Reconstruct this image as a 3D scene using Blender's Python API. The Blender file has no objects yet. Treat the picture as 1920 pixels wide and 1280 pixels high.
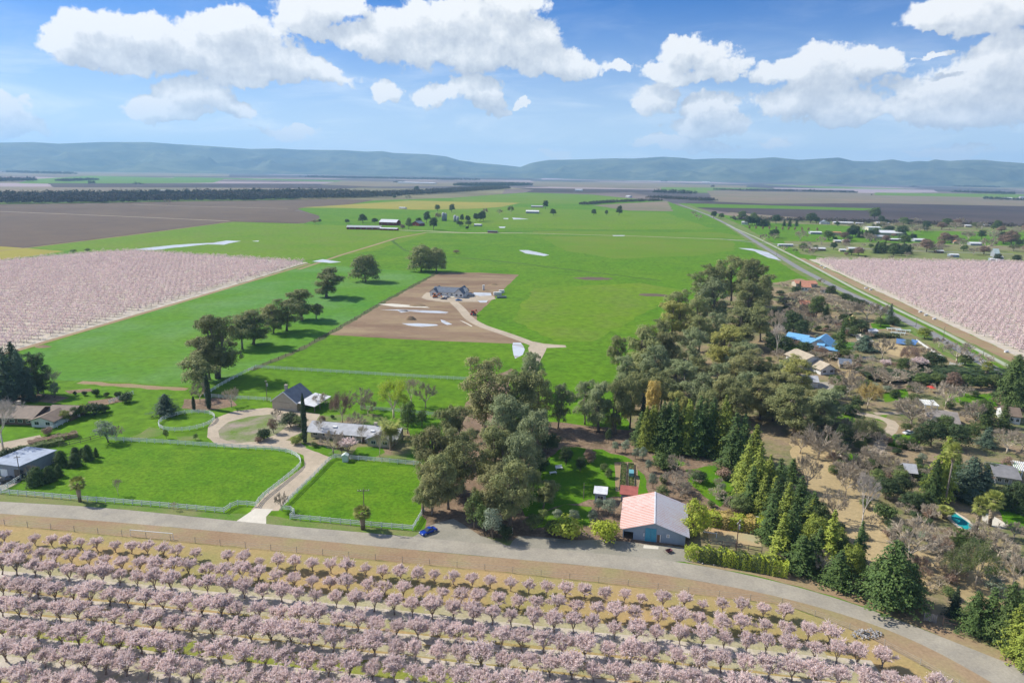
import bpy, math, random
import numpy as np
from mathutils import Vector, Matrix
from mathutils.geometry import tessellate_polygon
random.seed(7); RNG = np.random.default_rng(7)
S = bpy.context.scene
COL = S.collection
R = math.radians

# ------------------------------------------------------------------ camera
FPX, CAM_H, HOR, ROLL = 1280.0, 90.0, 322.0, 0.016      # measured on the 1920 px photograph
_p = math.atan((640 - HOR) / FPX); _r = math.atan(ROLL)
_F = Vector((0, math.cos(_p), -math.sin(_p))); _R0 = Vector((1, 0, 0)); _U0 = _R0.cross(_F)
_R = _R0 * math.cos(_r) + _U0 * math.sin(_r); _U = _U0 * math.cos(_r) - _R0 * math.sin(_r)
CAM = Vector((0, 0, CAM_H))
cd = bpy.data.cameras.new('camera'); cam = bpy.data.objects.new('camera', cd); COL.objects.link(cam)
cd.sensor_width = 36; cd.lens = 24.0; cd.clip_start = 0.5; cd.clip_end = 60000
M3 = Matrix((_R, _U, -_F)).transposed()
cam.matrix_world = Matrix.Translation(CAM) @ M3.to_4x4()
S.camera = cam

def ray(x, y): return (_F * FPX + _R * (x - 960) + _U * (640 - y)).normalized()
def G(x, y, z=0.0):                      # where the sight line through a photograph pixel meets the ground
    d = ray(x, y); t = (CAM_H - z) / -d.z
    return Vector((d.x * t, d.y * t, z))
def P(p):
    v = Vector(p) - CAM; d = max(v.dot(_F), 1e-3)
    return 960 + FPX * v.dot(_R) / d, 640 - FPX * v.dot(_U) / d
def HT(x, y, top):                       # metres of a thing whose foot is at (x,y) and whose top shows at y=top
    g = G(x, y); v = g - CAM; k = (640 - top) / FPX
    a = v.dot(_U) - k * v.dot(_F); b = k * _F.z - _U.z
    return a / b
def WD(x, y, w): return w * (G(x, y) - CAM).dot(_F) / FPX   # metres spanned by w pixels there

# ------------------------------------------------------------------ sun, sky, exposure
SUN_EL = R(41); SUN_DIR = Vector((-0.934, 0.357, 0)) * math.cos(SUN_EL) + Vector((0, 0, math.sin(SUN_EL)))
sl = bpy.data.lights.new('sun', 'SUN'); sl.energy = 5.0; sl.angle = R(0.53); sl.color = (1.0, 0.955, 0.88)
sun = bpy.data.objects.new('sun', sl); COL.objects.link(sun)
sun.rotation_euler = SUN_DIR.to_track_quat('Z', 'Y').to_euler()
S.view_settings.view_transform = 'Standard'; S.view_settings.look = 'None'
S.view_settings.gamma = 1; S.view_settings.use_curve_mapping = False; S.view_settings.exposure = 0.27
S.render.engine = 'CYCLES'
S.cycles.use_denoising = True
S.cycles.max_bounces = 6; S.cycles.diffuse_bounces = 2; S.cycles.glossy_bounces = 2
S.cycles.transmission_bounces = 4; S.cycles.volume_bounces = 1; S.cycles.transparent_max_bounces = 8
S.cycles.sample_clamp_indirect = 6

W = bpy.data.worlds.new('World'); S.world = W; W.use_nodes = True
W.cycles.sampling_method = 'MANUAL'; W.cycles.sample_map_resolution = 256

class NT:                                # small helper to write node trees as expressions
    def __init__(s, t): s.t = t; s.N = t.nodes; s.L = t.links
    def put(s, inp, v):
        if v is None: return
        if isinstance(v, bpy.types.NodeSocket): s.L.new(v, inp)
        elif hasattr(inp, 'default_value'):
            if inp.type == 'RGBA' and len(v) == 3: v = (*v, 1)
            inp.default_value = v
    def m(s, op, a, b=None, c=None, clamp=False):
        n = s.N.new('ShaderNodeMath'); n.operation = op; n.use_clamp = clamp
        for i, v in enumerate((a, b, c)): s.put(n.inputs[i], v)
        return n.outputs[0]
    def v(s, op, a, b=None, c=None, out=0):
        n = s.N.new('ShaderNodeVectorMath'); n.operation = op
        for i, x in enumerate((a, b, c)):
            if x is not None: s.put(n.inputs[i], x)
        return n.outputs['Value'] if op in ('DOT_PRODUCT', 'LENGTH') else n.outputs[0]
    def noise(s, vec, scale, detail=4, rough=.55, dist=0, col=False):
        n = s.N.new('ShaderNodeTexNoise'); s.put(n.inputs['Vector'], vec)
        n.inputs['Scale'].default_value = scale; n.inputs['Detail'].default_value = detail
        n.inputs['Roughness'].default_value = rough; n.inputs['Distortion'].default_value = dist
        return n.outputs['Color' if col else 'Fac']
    def ramp(s, fac, stops, interp='LINEAR'):
        n = s.N.new('ShaderNodeValToRGB'); n.color_ramp.interpolation = interp; s.put(n.inputs[0], fac)
        e = n.color_ramp.elements
        while len(e) < len(stops): e.new(.5)
        for k, (p, c) in enumerate(stops):
            e[k].position = p; e[k].color = (*c, 1) if len(c) == 3 else c
        return n.outputs[0]
    def mix(s, f, a, b, mode='MIX'):
        n = s.N.new('ShaderNodeMix'); n.data_type = 'RGBA'; n.blend_type = mode
        s.put(n.inputs[0], f); s.put(n.inputs[6], a); s.put(n.inputs[7], b)
        return n.outputs[2]
    def rng(s, x, a, b, c=0., d=1., smooth=False):
        n = s.N.new('ShaderNodeMapRange'); n.interpolation_type = 'SMOOTHSTEP' if smooth else 'LINEAR'
        for i, v in enumerate((x, a, b, c, d)): s.put(n.inputs[i], v)
        return n.outputs[0]

def azel(x, y):
    d = ray(x, y); return math.degrees(math.atan2(d.x, d.y)), math.degrees(math.asin(d.z))

CLOUDS = [  # centre x, y, half width, half height, as seen in the photograph; turned into azimuth and elevation
 (120,78,42,30),(165,55,42,32),(215,60,45,32),(190,88,80,32),(270,75,55,36),(330,95,75,38),(385,55,50,36),(445,48,48,36),
 (485,75,55,42),(420,100,90,36),(520,112,65,33),(565,128,55,27),(615,147,52,16),(470,138,90,18),(240,115,95,18),
 (590,18,68,42),(560,48,50,26),(640,15,50,28),(600,60,45,20),
 (695,80,65,30),(740,55,60,40),(805,40,70,45),(870,40,80,50),(940,50,70,50),(990,75,65,42),(1020,110,75,32),(1085,128,42,24),
 (900,105,110,34),(800,102,95,34),(960,8,60,25),(1150,132,34,12),
 (300,200,55,24),(360,170,55,32),(402,180,42,30),(435,202,45,18),(340,210,85,15),
 (12,215,40,34),(55,236,38,18),(0,238,60,16),
 (725,170,34,19),(820,180,52,20),(872,165,48,27),(912,182,34,24),(932,206,24,13),(975,196,20,6),
 (1245,132,45,24),(1290,100,52,30),(1335,108,42,28),(1372,132,38,17),(1300,142,92,15),
 (1455,140,45,22),(1510,145,50,32),(1560,130,58,34),(1600,125,50,30),(1642,120,45,26),(1500,190,75,32),(1580,200,78,28),
 (1550,160,78,36),(1600,226,55,12),
 (1702,172,50,26),(1760,168,55,34),(1832,160,56,30),(1892,178,58,40),(1720,207,70,20),(1810,212,95,25),
 (1820,15,85,38),(1900,10,70,42),(1780,52,50,10),(1870,112,60,34),(1912,92,40,34),(1890,132,60,18),
 (1215,190,48,24),(1245,180,34,22),(1330,208,58,27),(1372,222,34,27),(1300,238,60,20),(1235,266,48,12),(1290,268,90,12),
 (1458,262,38,11),(1800,284,40,13),(1770,294,80,7),(1742,104,30,5),(540,236,60,11),(1035,290,36,9)]

def cloud_group():
    g = bpy.data.node_groups.new('cloud_cover', 'ShaderNodeTree')
    g.interface.new_socket('Pos', in_out='INPUT', socket_type='NodeSocketVector')
    g.interface.new_socket('Cover', in_out='OUTPUT', socket_type='NodeSocketFloat')
    T = NT(g); gi = g.nodes.new('NodeGroupInput'); go = g.nodes.new('NodeGroupOutput')
    pos = gi.outputs[0]
    wob = T.v('SUBTRACT', T.noise(pos, .16, 3, .55, col=True), (.5, .5, .5))
    wob2 = T.v('SUBTRACT', T.noise(pos, .62, 4, .6, col=True), (.5, .5, .5))
    pw = T.v('MULTIPLY_ADD', wob, (3.4, 2.6, 0), pos); pw = T.v('MULTIPLY_ADD', wob2, (2.4, 1.9, 0), pw)
    acc = None
    for (x, y, w, h) in CLOUDS:
        a, e = azel(x, y); ra = w * .0415 * 1.05; re = h * .0415 * 1.03
        q = T.v('MULTIPLY_ADD', pw, (1 / ra, 1 / re, 0), (-a / ra, -e / re, 0))
        q = T.v('DOT_PRODUCT', q, q)
        acc = q if acc is None else T.m('SMOOTH_MIN', acc, q, .35)
    d = T.m('SUBTRACT', 1, acc); d = T.m('MAXIMUM', d, -1.2)
    sp = T.N.new('ShaderNodeSeparateXYZ'); T.put(sp.inputs[0], pos)
    # where the photograph does not look the same broken cumulus goes on
    outside = T.m('MAXIMUM', T.rng(T.m('ABSOLUTE', sp.outputs[0]), 38, 46), T.rng(sp.outputs[1], 15, 20))
    gen = T.rng(T.noise(T.v('MULTIPLY', pos, (1, 1.8, 1)), .05, 3, .5), .42, .66, -1.0, .9)
    nm = T.m('MULTIPLY', gen, T.rng(sp.outputs[1], 0, 6))
    n = T.N.new('ShaderNodeMix'); T.put(n.inputs[0], outside); T.put(n.inputs[2], d); T.put(n.inputs[3], nm)
    d = n.outputs[0]
    f = T.noise(T.v('ADD', pos, T.v('MULTIPLY', T.v('SUBTRACT', T.noise(pos, .8, 2, .5, col=True), (.5, .5, .5)), (1.2, 1.2, 0))), .40, 9, .58)
    f2 = T.noise(pos, 1.9, 8, .62)
    d = T.m('ADD', d, T.m('MULTIPLY', T.m('SUBTRACT', f, .5), 2.3))
    d = T.m('ADD', d, T.m('MULTIPLY', T.m('SUBTRACT', f2, .5), .9))
    T.put(go.inputs[0], d)
    return g

def build_world():
    T = NT(W.node_tree)
    for n in list(T.N): T.N.remove(n)
    out = T.N.new('ShaderNodeOutputWorld')
    sky = T.N.new('ShaderNodeTexSky'); sky.sky_type = 'NISHITA'; sky.sun_disc = False
    sky.sun_elevation = SUN_EL; sky.sun_rotation = math.atan2(SUN_DIR.x, SUN_DIR.y)
    sky.altitude = 100; sky.air_density = 1.0; sky.dust_density = 0.6; sky.ozone_density = 2.5
    tc = T.N.new('ShaderNodeTexCoord'); d = tc.outputs['Generated']
    sp = T.N.new('ShaderNodeSeparateXYZ'); T.put(sp.inputs[0], d)
    az = T.m('MULTIPLY', T.m('ARCTAN2', sp.outputs[0], sp.outputs[1]), 57.29578)
    el = T.m('MULTIPLY', T.m('ARCSINE', sp.outputs[2]), 57.29578)
    cb = T.N.new('ShaderNodeCombineXYZ'); T.put(cb.inputs[0], az); T.put(cb.inputs[1], el); pos = cb.outputs[0]
    g = cloud_group()
    def cover(v):
        n = T.N.new('ShaderNodeGroup'); n.node_tree = g; T.put(n.inputs[0], v); return n.outputs[0]
    c0 = cover(pos)
    c1 = cover(T.v('ADD', pos, (-.7, 1.35, 0)))
    alpha = T.rng(c0, -.10, .40, smooth=True)
    lit = T.m('ADD', .64, T.m('MULTIPLY', T.m('SUBTRACT', c0, c1), .36), clamp=True)
    thick = T.rng(c0, .2, 1.6)
    lit = T.m('SUBTRACT', lit, T.m('MULTIPLY', thick, .10), clamp=True)
    ccol = T.ramp(lit, [(0, (.33, .38, .46)), (.35, (.46, .50, .57)), (.62, (.63, .66, .70)), (.88, (.84, .845, .85))])
    # thin high veil towards the horizon
    veil = T.noise(T.v('MULTIPLY', pos, (.35, 1.5, 1)), .35, 5, .6, .6)
    veil = T.m('MULTIPLY', T.rng(veil, .42, .78, smooth=True), T.rng(el, 10, 1.5, .10, .75))
    base = T.mix(1.0, sky.outputs[0], SKY_TINT, 'MULTIPLY')
    lowmix = T.m('MULTIPLY', T.m('POWER', T.rng(el, 14, 0), 1.6), .95)
    base = T.v('SCALE', base, None); base.node.inputs['Scale'].default_value = SKY_K
    base = T.mix(lowmix, base, (.80, .92, 1.0))
    base = T.mix(veil, base, (.86, .92, .96))
    alpha = T.m('MULTIPLY', alpha, T.rng(el, -.3, 5, .45, 1.0))
    base = T.mix(alpha, base, ccol)
    bg = T.N.new('ShaderNodeBackground'); T.put(bg.inputs[0], base); bg.inputs[1].default_value = 1.0
    T.L.new(bg.outputs[0], out.inputs[0])
SKY_TINT = (.15, .72, 1.6); SKY_K = .060
HAZE_COL = (.40, .69, 1.0, 1); HAZE_D = 7.0e-5
build_world()
# ------------------------------------------------------------------ materials
MATS = {}
def mat(name, c1, c2=None, scale=1.0, detail=5, rough=.85, c3=None, scale3=None, f3=.5, bump=0, bscale=None, objrand=0,
        spec=.3, metallic=0, transl=0, aniso=None, lo=.35, hi=.65, wave=None, emit=None, scale4=None, f4=0, dist=0):
    if name in MATS: return MATS[name]
    m = bpy.data.materials.new(name); m.use_nodes = True; T = NT(m.node_tree)
    b = T.N['Principled BSDF']; out = T.N['Material Output']
    tc = T.N.new('ShaderNodeTexCoord'); vec = tc.outputs['Object']
    if objrand:
        oi = T.N.new('ShaderNodeObjectInfo')
        rv = T.m('MULTIPLY', oi.outputs['Random'], 91.0)
        vec = T.v('ADD', vec, rv)
    if aniso: vec = T.v('MULTIPLY', vec, aniso)
    col = (*c1, 1)
    if c2:
        f = T.rng(T.noise(vec, scale, detail, .6, dist), lo, hi)
        col = T.mix(f, c1, c2)
    if c3:
        f = T.rng(T.noise(vec, scale3 or scale * 6, 4, .65), .45, .72, 0, f3)
        col = T.mix(f, col, c3)
    if f4:
        f = T.rng(T.noise(vec, scale4, 6, .7), .3, .7, 1 - f4, 1 + f4)
        col = T.v('MULTIPLY', col, T.v('ADD', f, (0, 0, 0)))
    if wave:                                   # drill rows / tyre lines: (scale, rotation, strength)
        mp = T.N.new('ShaderNodeMapping'); T.put(mp.inputs[0], tc.outputs['Object']); mp.inputs['Rotation'].default_value = (0, 0, wave[1])
        wv = T.N.new('ShaderNodeTexWave'); T.put(wv.inputs[0], mp.outputs[0]); wv.inputs['Scale'].default_value = wave[0]
        wv.inputs['Distortion'].default_value = 1.2; wv.inputs['Detail'].default_value = 2
        f = T.rng(wv.outputs['Fac'], 0, 1, 1 - wave[2], 1 + wave[2] * .5)
        col = T.v('MULTIPLY', col, T.v('ADD', f, (0, 0, 0)))
    if objrand:
        f = T.rng(oi.outputs['Random'], 0, 1, 1 - objrand, 1 + objrand)
        col = T.v('MULTIPLY', col, T.v('ADD', f, (0, 0, 0)))
    T.put(b.inputs['Base Color'], col)
    b.inputs['Roughness'].default_value = rough; b.inputs['Metallic'].default_value = metallic
    b.inputs['Specular IOR Level'].default_value = spec
    if bump:
        bn = T.N.new('ShaderNodeBump'); bn.inputs['Strength'].default_value = min(1, bump); bn.inputs['Distance'].default_value = bump
        T.put(bn.inputs['Height'], T.noise(vec, bscale or scale * 8, 4, .6)); T.put(b.inputs['Normal'], bn.outputs[0])
    if transl:
        tr = T.N.new('ShaderNodeBsdfTranslucent'); T.put(tr.inputs[0], col)
        mx = T.N.new('ShaderNodeMixShader'); mx.inputs[0].default_value = transl
        T.L.new(b.outputs[0], mx.inputs[1]); T.L.new(tr.outputs[0], mx.inputs[2]); T.L.new(mx.outputs[0], out.inputs[0])
    MATS[name] = m
    return m

# ------------------------------------------------------------------ mesh helpers
def tag(o, label=None, cat=None, group=None, kind=None):
    if label: o['label'] = label
    if cat: o['category'] = cat
    if group: o['group'] = group
    if kind: o['kind'] = kind
    return o
def link(name, data, parent=None, loc=None, rot=None, scale=None):
    o = bpy.data.objects.new(name, data); COL.objects.link(o)
    if parent is not None: o.parent = parent
    if loc is not None: o.location = loc
    if rot is not None: o.rotation_euler = (0, 0, rot) if isinstance(rot, (int, float)) else rot
    if scale is not None: o.scale = scale
    return o
def empty(name, loc, rz, label, cat, group=None):
    o = link(name, None, loc=loc, rot=rz); o.empty_display_size = .5
    return tag(o, label, cat, group)

def np_mesh(name, verts, faces_by_n, m, smooth=False):
    """verts (N,3); faces_by_n: list of (F,k) index arrays"""
    me = bpy.data.meshes.new(name)
    verts = np.asarray(verts, np.float32)
    faces_by_n = [np.asarray(f, np.int32) for f in faces_by_n if len(f)]
    me.vertices.add(len(verts)); me.vertices.foreach_set('co', verts.ravel())
    nl = sum(f.size for f in faces_by_n); nf = sum(len(f) for f in faces_by_n)
    me.loops.add(nl); me.polygons.add(nf)
    me.loops.foreach_set('vertex_index', np.concatenate([f.ravel() for f in faces_by_n]))
    tot = np.concatenate([np.full(len(f), f.shape[1], np.int32) for f in faces_by_n])
    st = np.concatenate(([0], np.cumsum(tot)[:-1])).astype(np.int32)
    me.polygons.foreach_set('loop_start', st)
    me.polygons.foreach_set('use_smooth', np.full(nf, smooth))
    me.update(calc_edges=True)
    ms = m if isinstance(m, (list, tuple)) else [m]
    for x in ms: me.materials.append(x)
    return me

class MB:                                   # collects solid shapes, builds one mesh
    def __init__(s): s.v = []; s.f = {}; s.n = 0
    def add(s, v, f):
        v = np.asarray(v, float); s.v.append(v)
        for face in f: s.f.setdefault(len(face), []).append([i + s.n for i in face])
        s.n += len(v)
    def box(s, x0, x1, y0, y1, z0, z1, fn=None):
        v = [(x, y, z) for z in (z0, z1) for y in (y0, y1) for x in (x0, x1)]
        if fn: v = [fn(*p) for p in v]
        s.add(v, [(0, 2, 3, 1), (4, 5, 7, 6), (0, 1, 5, 4), (2, 6, 7, 3), (0, 4, 6, 2), (1, 3, 7, 5)]); return s
    def bar(s, a, b, w, h=None):            # square bar from a to b
        a = Vector(a); b = Vector(b); d = (b - a).normalized(); h = h or w
        sd = d.cross(Vector((0, 0, 1)));  sd = sd.normalized() if sd.length > 1e-4 else Vector((1, 0, 0))
        up = sd.cross(d)
        v = [p + sd * (i * w / 2) + up * (j * h / 2) for p in (a, b) for j in (-1, 1) for i in (-1, 1)]
        s.add(v, [(0, 2, 3, 1), (4, 5, 7, 6), (0, 1, 5, 4), (2, 6, 7, 3), (0, 4, 6, 2), (1, 3, 7, 5)]); return s
    def prism(s, poly, y0, y1):             # polygon in x,z extruded along y
        n = len(poly); v = [(x, y0, z) for x, z in poly] + [(x, y1, z) for x, z in poly]
        f = [tuple(range(n)), tuple(range(2 * n - 1, n - 1, -1))] + [(i, i + n, (i + 1) % n + n, (i + 1) % n) for i in range(n)]
        s.add(v, f); return s
    def tube(s, pts, rad, k=7, cap=True):
        pts = [Vector(p) for p in pts]; rows = []
        for i, p in enumerate(pts):
            d = (pts[min(i + 1, len(pts) - 1)] - pts[max(i - 1, 0)]).normalized()
            a = d.cross(Vector((.31, .95, .05))).normalized(); b = d.cross(a)
            r = rad[i] if hasattr(rad, '__len__') else rad
            rows.append([p + a * (math.cos(t) * r) + b * (math.sin(t) * r) for t in [2 * math.pi * j / k for j in range(k)]])
        v = [q for r_ in rows for q in r_]; f = []
        for i in range(len(pts) - 1):
            for j in range(k):
                f.append((i * k + j, i * k + (j + 1) % k, (i + 1) * k + (j + 1) % k, (i + 1) * k + j))
        if cap: f.append(tuple(range(k))[::-1]); f.append(tuple(range((len(pts) - 1) * k, len(pts) * k)))
        s.add(v, f); return s
    def mesh(s, name, m, smooth=False):
        return np_mesh(name, np.concatenate(s.v), list(s.f.values()), m, smooth)
    def build(s, name, m, parent=None, smooth=False, **k):
        return link(name, s.mesh(name, m, smooth), parent, **k)

def nrm(a): return a / np.maximum(np.linalg.norm(a, axis=1, keepdims=True), 1e-9)
def cards(c, n, size, asp=1.0, rng=RNG):    # leaf-sized four-cornered faces at centres c facing n
    N = len(c); n = nrm(n); r = nrm(rng.normal(size=(N, 3)))
    a = nrm(np.cross(n, r)); b = np.cross(n, a)
    size = np.broadcast_to(size, (N,))[:, None]; asp = np.broadcast_to(asp, (N,))[:, None]
    a = a * size * .5; b = b * size * .5 * asp
    bend = n * size * .12
    v = np.stack([c - a, c - b * .8 + bend, c + a, c + b + bend], 1).reshape(-1, 3)
    return v, np.arange(4 * N).reshape(N, 4)
def slivers(p0, p1, w):                     # thin three-sided twigs as flat tapering faces, two crossed per twig
    N = len(p0); d = nrm(p1 - p0); r = nrm(RNG.normal(size=(N, 3))); a = nrm(np.cross(d, r)); b = np.cross(d, a)
    w = np.broadcast_to(w, (N,))[:, None] * .5
    v = np.stack([p0 - a * w, p0 + a * w, p1], 1).reshape(-1, 3)
    v2 = np.stack([p0 - b * w, p0 + b * w, p1], 1).reshape(-1, 3)
    return np.concatenate([v, v2]), np.arange(6 * N).reshape(2 * N, 3)

# ------------------------------------------------------------------ ground sheets
def rough_line(pts, step, amp, close=True, seed=0):
    """pts: world 2D; subdivide and wobble so that field edges are not ruler straight"""
    out = []; n = len(pts); rg = random.Random(seed)
    for i in range(n if close else n - 1):
        a = Vector(pts[i][:2]); b = Vector(pts[(i + 1) % n][:2]); L = (b - a).length
        k = max(1, min(60, int(L / step))); nn = Vector((-(b - a).y, (b - a).x)).normalized() if L > 0 else Vector((0, 0))
        for j in range(k):
            q = a.lerp(b, j / k)
            if j: q = q + nn * rg.uniform(-amp, amp)
            out.append(q)
    if not close: out.append(Vector(pts[-1][:2]))
    return out
def sheet(name, px, z, m, step=None, amp=None, kind='structure', world=False, label=None):
    w = [Vector(q[:2]) for q in px] if world else [G(*q).to_2d() for q in px]
    d = sum((q.length for q in w)) / len(w)
    step = step or d / 60; amp = d / 900 if amp is None else amp
    o2 = rough_line(w, step, amp, seed=len(name) + len(px))
    v = [Vector((q.x, q.y, z)) for q in o2]
    tri = tessellate_polygon([v])
    tri = [t if (v[t[1]] - v[t[0]]).cross(v[t[2]] - v[t[0]]).z > 0 else t[::-1] for t in tri]
    me = bpy.data.meshes.new(name); me.from_pydata(v, [], tri); me.materials.append(m)
    return tag(link(name, me), label, None, None, kind)
def ribbon(name, px, width, z, m, world=False, kind='structure', amp=0, endw=None):
    w = [Vector(q[:2]) for q in px] if world else [G(*q).to_2d() for q in px]
    rg = random.Random(len(px)); pts = []
    for i in range(len(w) - 1):
        k = max(2, min(40, int((w[i + 1] - w[i]).length / 4)))
        pts += [w[i].lerp(w[i + 1], j / k) for j in range(k)]
    pts.append(w[-1])
    for _ in range(6):
        pts = [pts[0]] + [(pts[i - 1] + pts[i] * 2 + pts[i + 1]) / 4 for i in range(1, len(pts) - 1)] + [pts[-1]]
    v = []; n = len(pts)
    for i, p in enumerate(pts):
        d = (pts[min(i + 1, n - 1)] - pts[max(i - 1, 0)]).normalized(); s = Vector((-d.y, d.x))
        ww = width if endw is None else width + (endw - width) * i / (n - 1)
        a = p + s * (ww / 2 + rg.uniform(-amp, amp)); b = p - s * (ww / 2 + rg.uniform(-amp, amp))
        v += [(a.x, a.y, z), (b.x, b.y, z)]
    f = [(2 * i, 2 * i + 1, 2 * i + 3, 2 * i + 2) for i in range(n - 1)]
    me = bpy.data.meshes.new(name); me.from_pydata(v, [], f); me.materials.append(m)
    return tag(link(name, me), None, None, None, kind)

# ------------------------------------------------------------------ colours
GRS = mat('meadow_grass', (0.092, 0.214, 0.006), (0.124, 0.231, 0.010), .014, 7, .9, (0.068, 0.160, 0.008), .05, .75, bump=.25, bscale=.8, spec=.1, scale4=.25, f4=.34, wave=(0.048, 0.294, 0.020))
GRS_LIME = mat('lime_grass', (0.116, 0.227, 0.008), (0.148, 0.239, 0.012), .010, 7, .9, (0.160, 0.202, 0.040), .03, .65, spec=.1, scale4=.2, f4=.26, wave=(0.040, 0.294, 0.020))
GRS_YEL = mat('olive_grass', (.115, .215, .012), (.16, .22, .025), .006, 5, .9, (.12, .25, .01), .03, .6, spec=.1, scale4=.3, f4=.12)
GRS_BLUE = mat('young_cereal', (0.080, 0.227, 0.024), (0.116, 0.239, 0.010), .010, 6, .9, (0.160, 0.286, 0.104), .014, .7, spec=.1, scale4=.3, f4=.26, wave=(.22, 1.05, .10))
GRS_PAD = mat('paddock_grass', (0.092, 0.210, 0.006), (0.128, 0.235, 0.010), .05, 7, .9, (0.052, 0.143, 0.006), .16, .75, bump=.35, bscale=.8, spec=.1, scale4=.9, f4=.4)
VERGE = mat('verge_grass', (.10, .21, .02), (.22, .22, .08), .06, 5, .9, (.25, .2, .12), .3, .4, bump=.25, bscale=1.5, spec=.1, scale4=2, f4=.25)
ASPH = mat('asphalt', (.32, .285, .22), (.41, .365, .28), .07, 7, .9, (.24, .22, .185), .22, .5, bump=.03, bscale=6, spec=.2, scale4=1.8, f4=.16)
GRAV = mat('gravel', (.42, .34, .245), (.52, .43, .31), .08, 5, .95, (.28, .25, .18), .5, .5, bump=.08, bscale=5, spec=.1, scale4=3, f4=.15)
CONC = mat('concrete', (.60, .55, .44), (.68, .62, .5), .3, 5, .9, spec=.2, scale4=2, f4=.08)
DIRT = mat('bare_dirt', (.30, .20, .115), (.37, .27, .16), .05, 6, .95, (.27, .25, .10), .10, .75, bump=.15, bscale=2, spec=.1, scale4=1.5, f4=.2)
DIRT2 = mat('building_plot_dirt', (.21, .135, .085), (.30, .21, .13), .02, 7, .95, (.38, .30, .16), .05, .6, bump=.2, bscale=1, spec=.1, scale4=.5, f4=.15, aniso=(.5, 1.6, 1))
PLOW = mat('ploughed_soil', (.145, .108, .080), (.18, .135, .095), .004, 5, .95, (.11, .09, .08), .02, .5, spec=.05, scale4=.1, f4=.08, wave=(.02, .9, .06))
DARKF = mat('dark_ground', (.065, .052, .052), (.10, .078, .07), .003, 5, .95, spec=.05, scale4=.05, f4=.1)
TANF = mat('fallow_field', (.26, .20, .14), (.20, .17, .12), .003, 5, .95, (.18, .2, .08), .006, .5, spec=.05, scale4=.05, f4=.1)
PINKF = mat('far_blossom', (.40, .31, .31), (.33, .27, .28), .004, 5, .95, spec=.05)
YELF = mat('mustard_field', (.34, .29, .06), (.28, .27, .06), .004, 5, .95, spec=.05, scale4=.05, f4=.1)
DRY = mat('dry_ground', (.31, .235, .13), (.13, .165, .05), .05, 7, .95, (.26, .19, .14), .25, .8, bump=.25, bscale=1.5, spec=.1, lo=.42, hi=.62, scale4=.9, f4=.3)
GOLD = mat('dry_grass', (.50, .38, .20), (.38, .29, .15), .04, 5, .95, (.33, .25, .12), .2, .5, bump=.2, bscale=1.5, spec=.1, scale4=1, f4=.2)
SOIL = mat('leaf_litter', (.25, .165, .11), (.16, .12, .07), .06, 6, .95, (.36, .27, .18), .25, .55, bump=.3, bscale=1.5, spec=.1, scale4=1, f4=.3)
LAWN = mat('lawn', (0.080, 0.202, 0.006), (0.120, 0.218, 0.011), .05, 5, .9, (0.040, 0.143, 0.008), .3, .5, bump=.2, bscale=1, spec=.1, scale4=1.5, f4=.25)
PETAL = mat('petal_litter', (.60, .52, .45), (.46, .41, .31), .15, 5, .95, (.38, .37, .16), .5, .5, bump=.1, bscale=3, spec=.05, scale4=1.5, f4=.2)
ORCH = mat('orchard_floor', (.44, .40, .28), (.33, .31, .13), .08, 5, .95, (.40, .33, .25), .4, .5, bump=.2, bscale=3, spec=.05, scale4=1.5, f4=.25)
ALLEY = mat('alley_grass', (.22, .26, .04), (.32, .30, .10), .1, 5, .95, (.15, .2, .03), .5, .5, bump=.2, bscale=3, spec=.05, scale4=1.5, f4=.25)
FLOODW = mat('flood_water_sky_tint', (.60, .62, .62), (.34, .27, .20), .10, 6, .35, spec=.6, lo=.50, hi=.66, aniso=(.5, 1.5, 1))  # pale tone puts the sky's reflection into the water colour; brown is mud
WHITE = mat('white_paint', (.86, .86, .84), (.78, .78, .76), 1.5, 4, .6)
WOOD = mat('weathered_wood', (.16, .125, .095), (.24, .20, .16), 1.2, 5, .9)
BARK = mat('bark', (.13, .10, .075), (.22, .18, .14), .8, 5, .95, objrand=.2)
EBARK = mat('pale_bark', (.30, .25, .20), (.15, .12, .09), .5, 5, .95, objrand=.2)
GREYBARK = mat('grey_twigs', (.62, .53, .40), (.50, .42, .31), .5, 5, .95, objrand=.22)
PALEBARK = mat('white_twigs', (.72, .64, .54), (.58, .51, .43), .5, 5, .95, objrand=.15)
PINKTWIG = mat('budding_twigs', (.32, .235, .215), (.24, .18, .16), .5, 5, .95, objrand=.15)
OLIVTWIG = mat('leafing_twigs', (.24, .23, .10), (.19, .17, .08), .5, 5, .95, objrand=.15)
ABARK = mat('almond_bark', (.24, .17, .14), (.34, .26, .22), 1.5, 4, .95, objrand=.2)
def leaf(name, a, b, c=None, s=.35, t=.25, r=.22, k=1.9):
    a, b, c = [None if q is None else tuple(min(.8, v * k) for v in q) for q in (a, b, c)]
    return mat(name, a, b, s, 4, .65, c, s * 3, .5, spec=.25, transl=t, objrand=r)
L_EUC = leaf('eucalyptus_leaf', (.130, .136, .050), (.088, .102, .036), (.19, .172, .075), k=2.45)
L_EUCG = leaf('grey_eucalyptus_leaf', (.150, .168, .080), (.105, .128, .055), (.195, .205, .10), k=2.3)
L_EUCB = leaf('brown_eucalyptus_leaf', (.150, .142, .056), (.10, .108, .040), (.205, .18, .08), k=2.3)
L_EUCY = leaf('yellow_eucalyptus_leaf', (.20, .195, .05), (.13, .135, .042), (.25, .22, .06), k=2.3)
L_DARK = leaf('dark_leaf', (.042, .065, .022), (.024, .040, .016), (.075, .095, .035))
L_OAK = leaf('mid_green_leaf', (.075, .11, .028), (.045, .070, .02), (.12, .15, .04))
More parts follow.
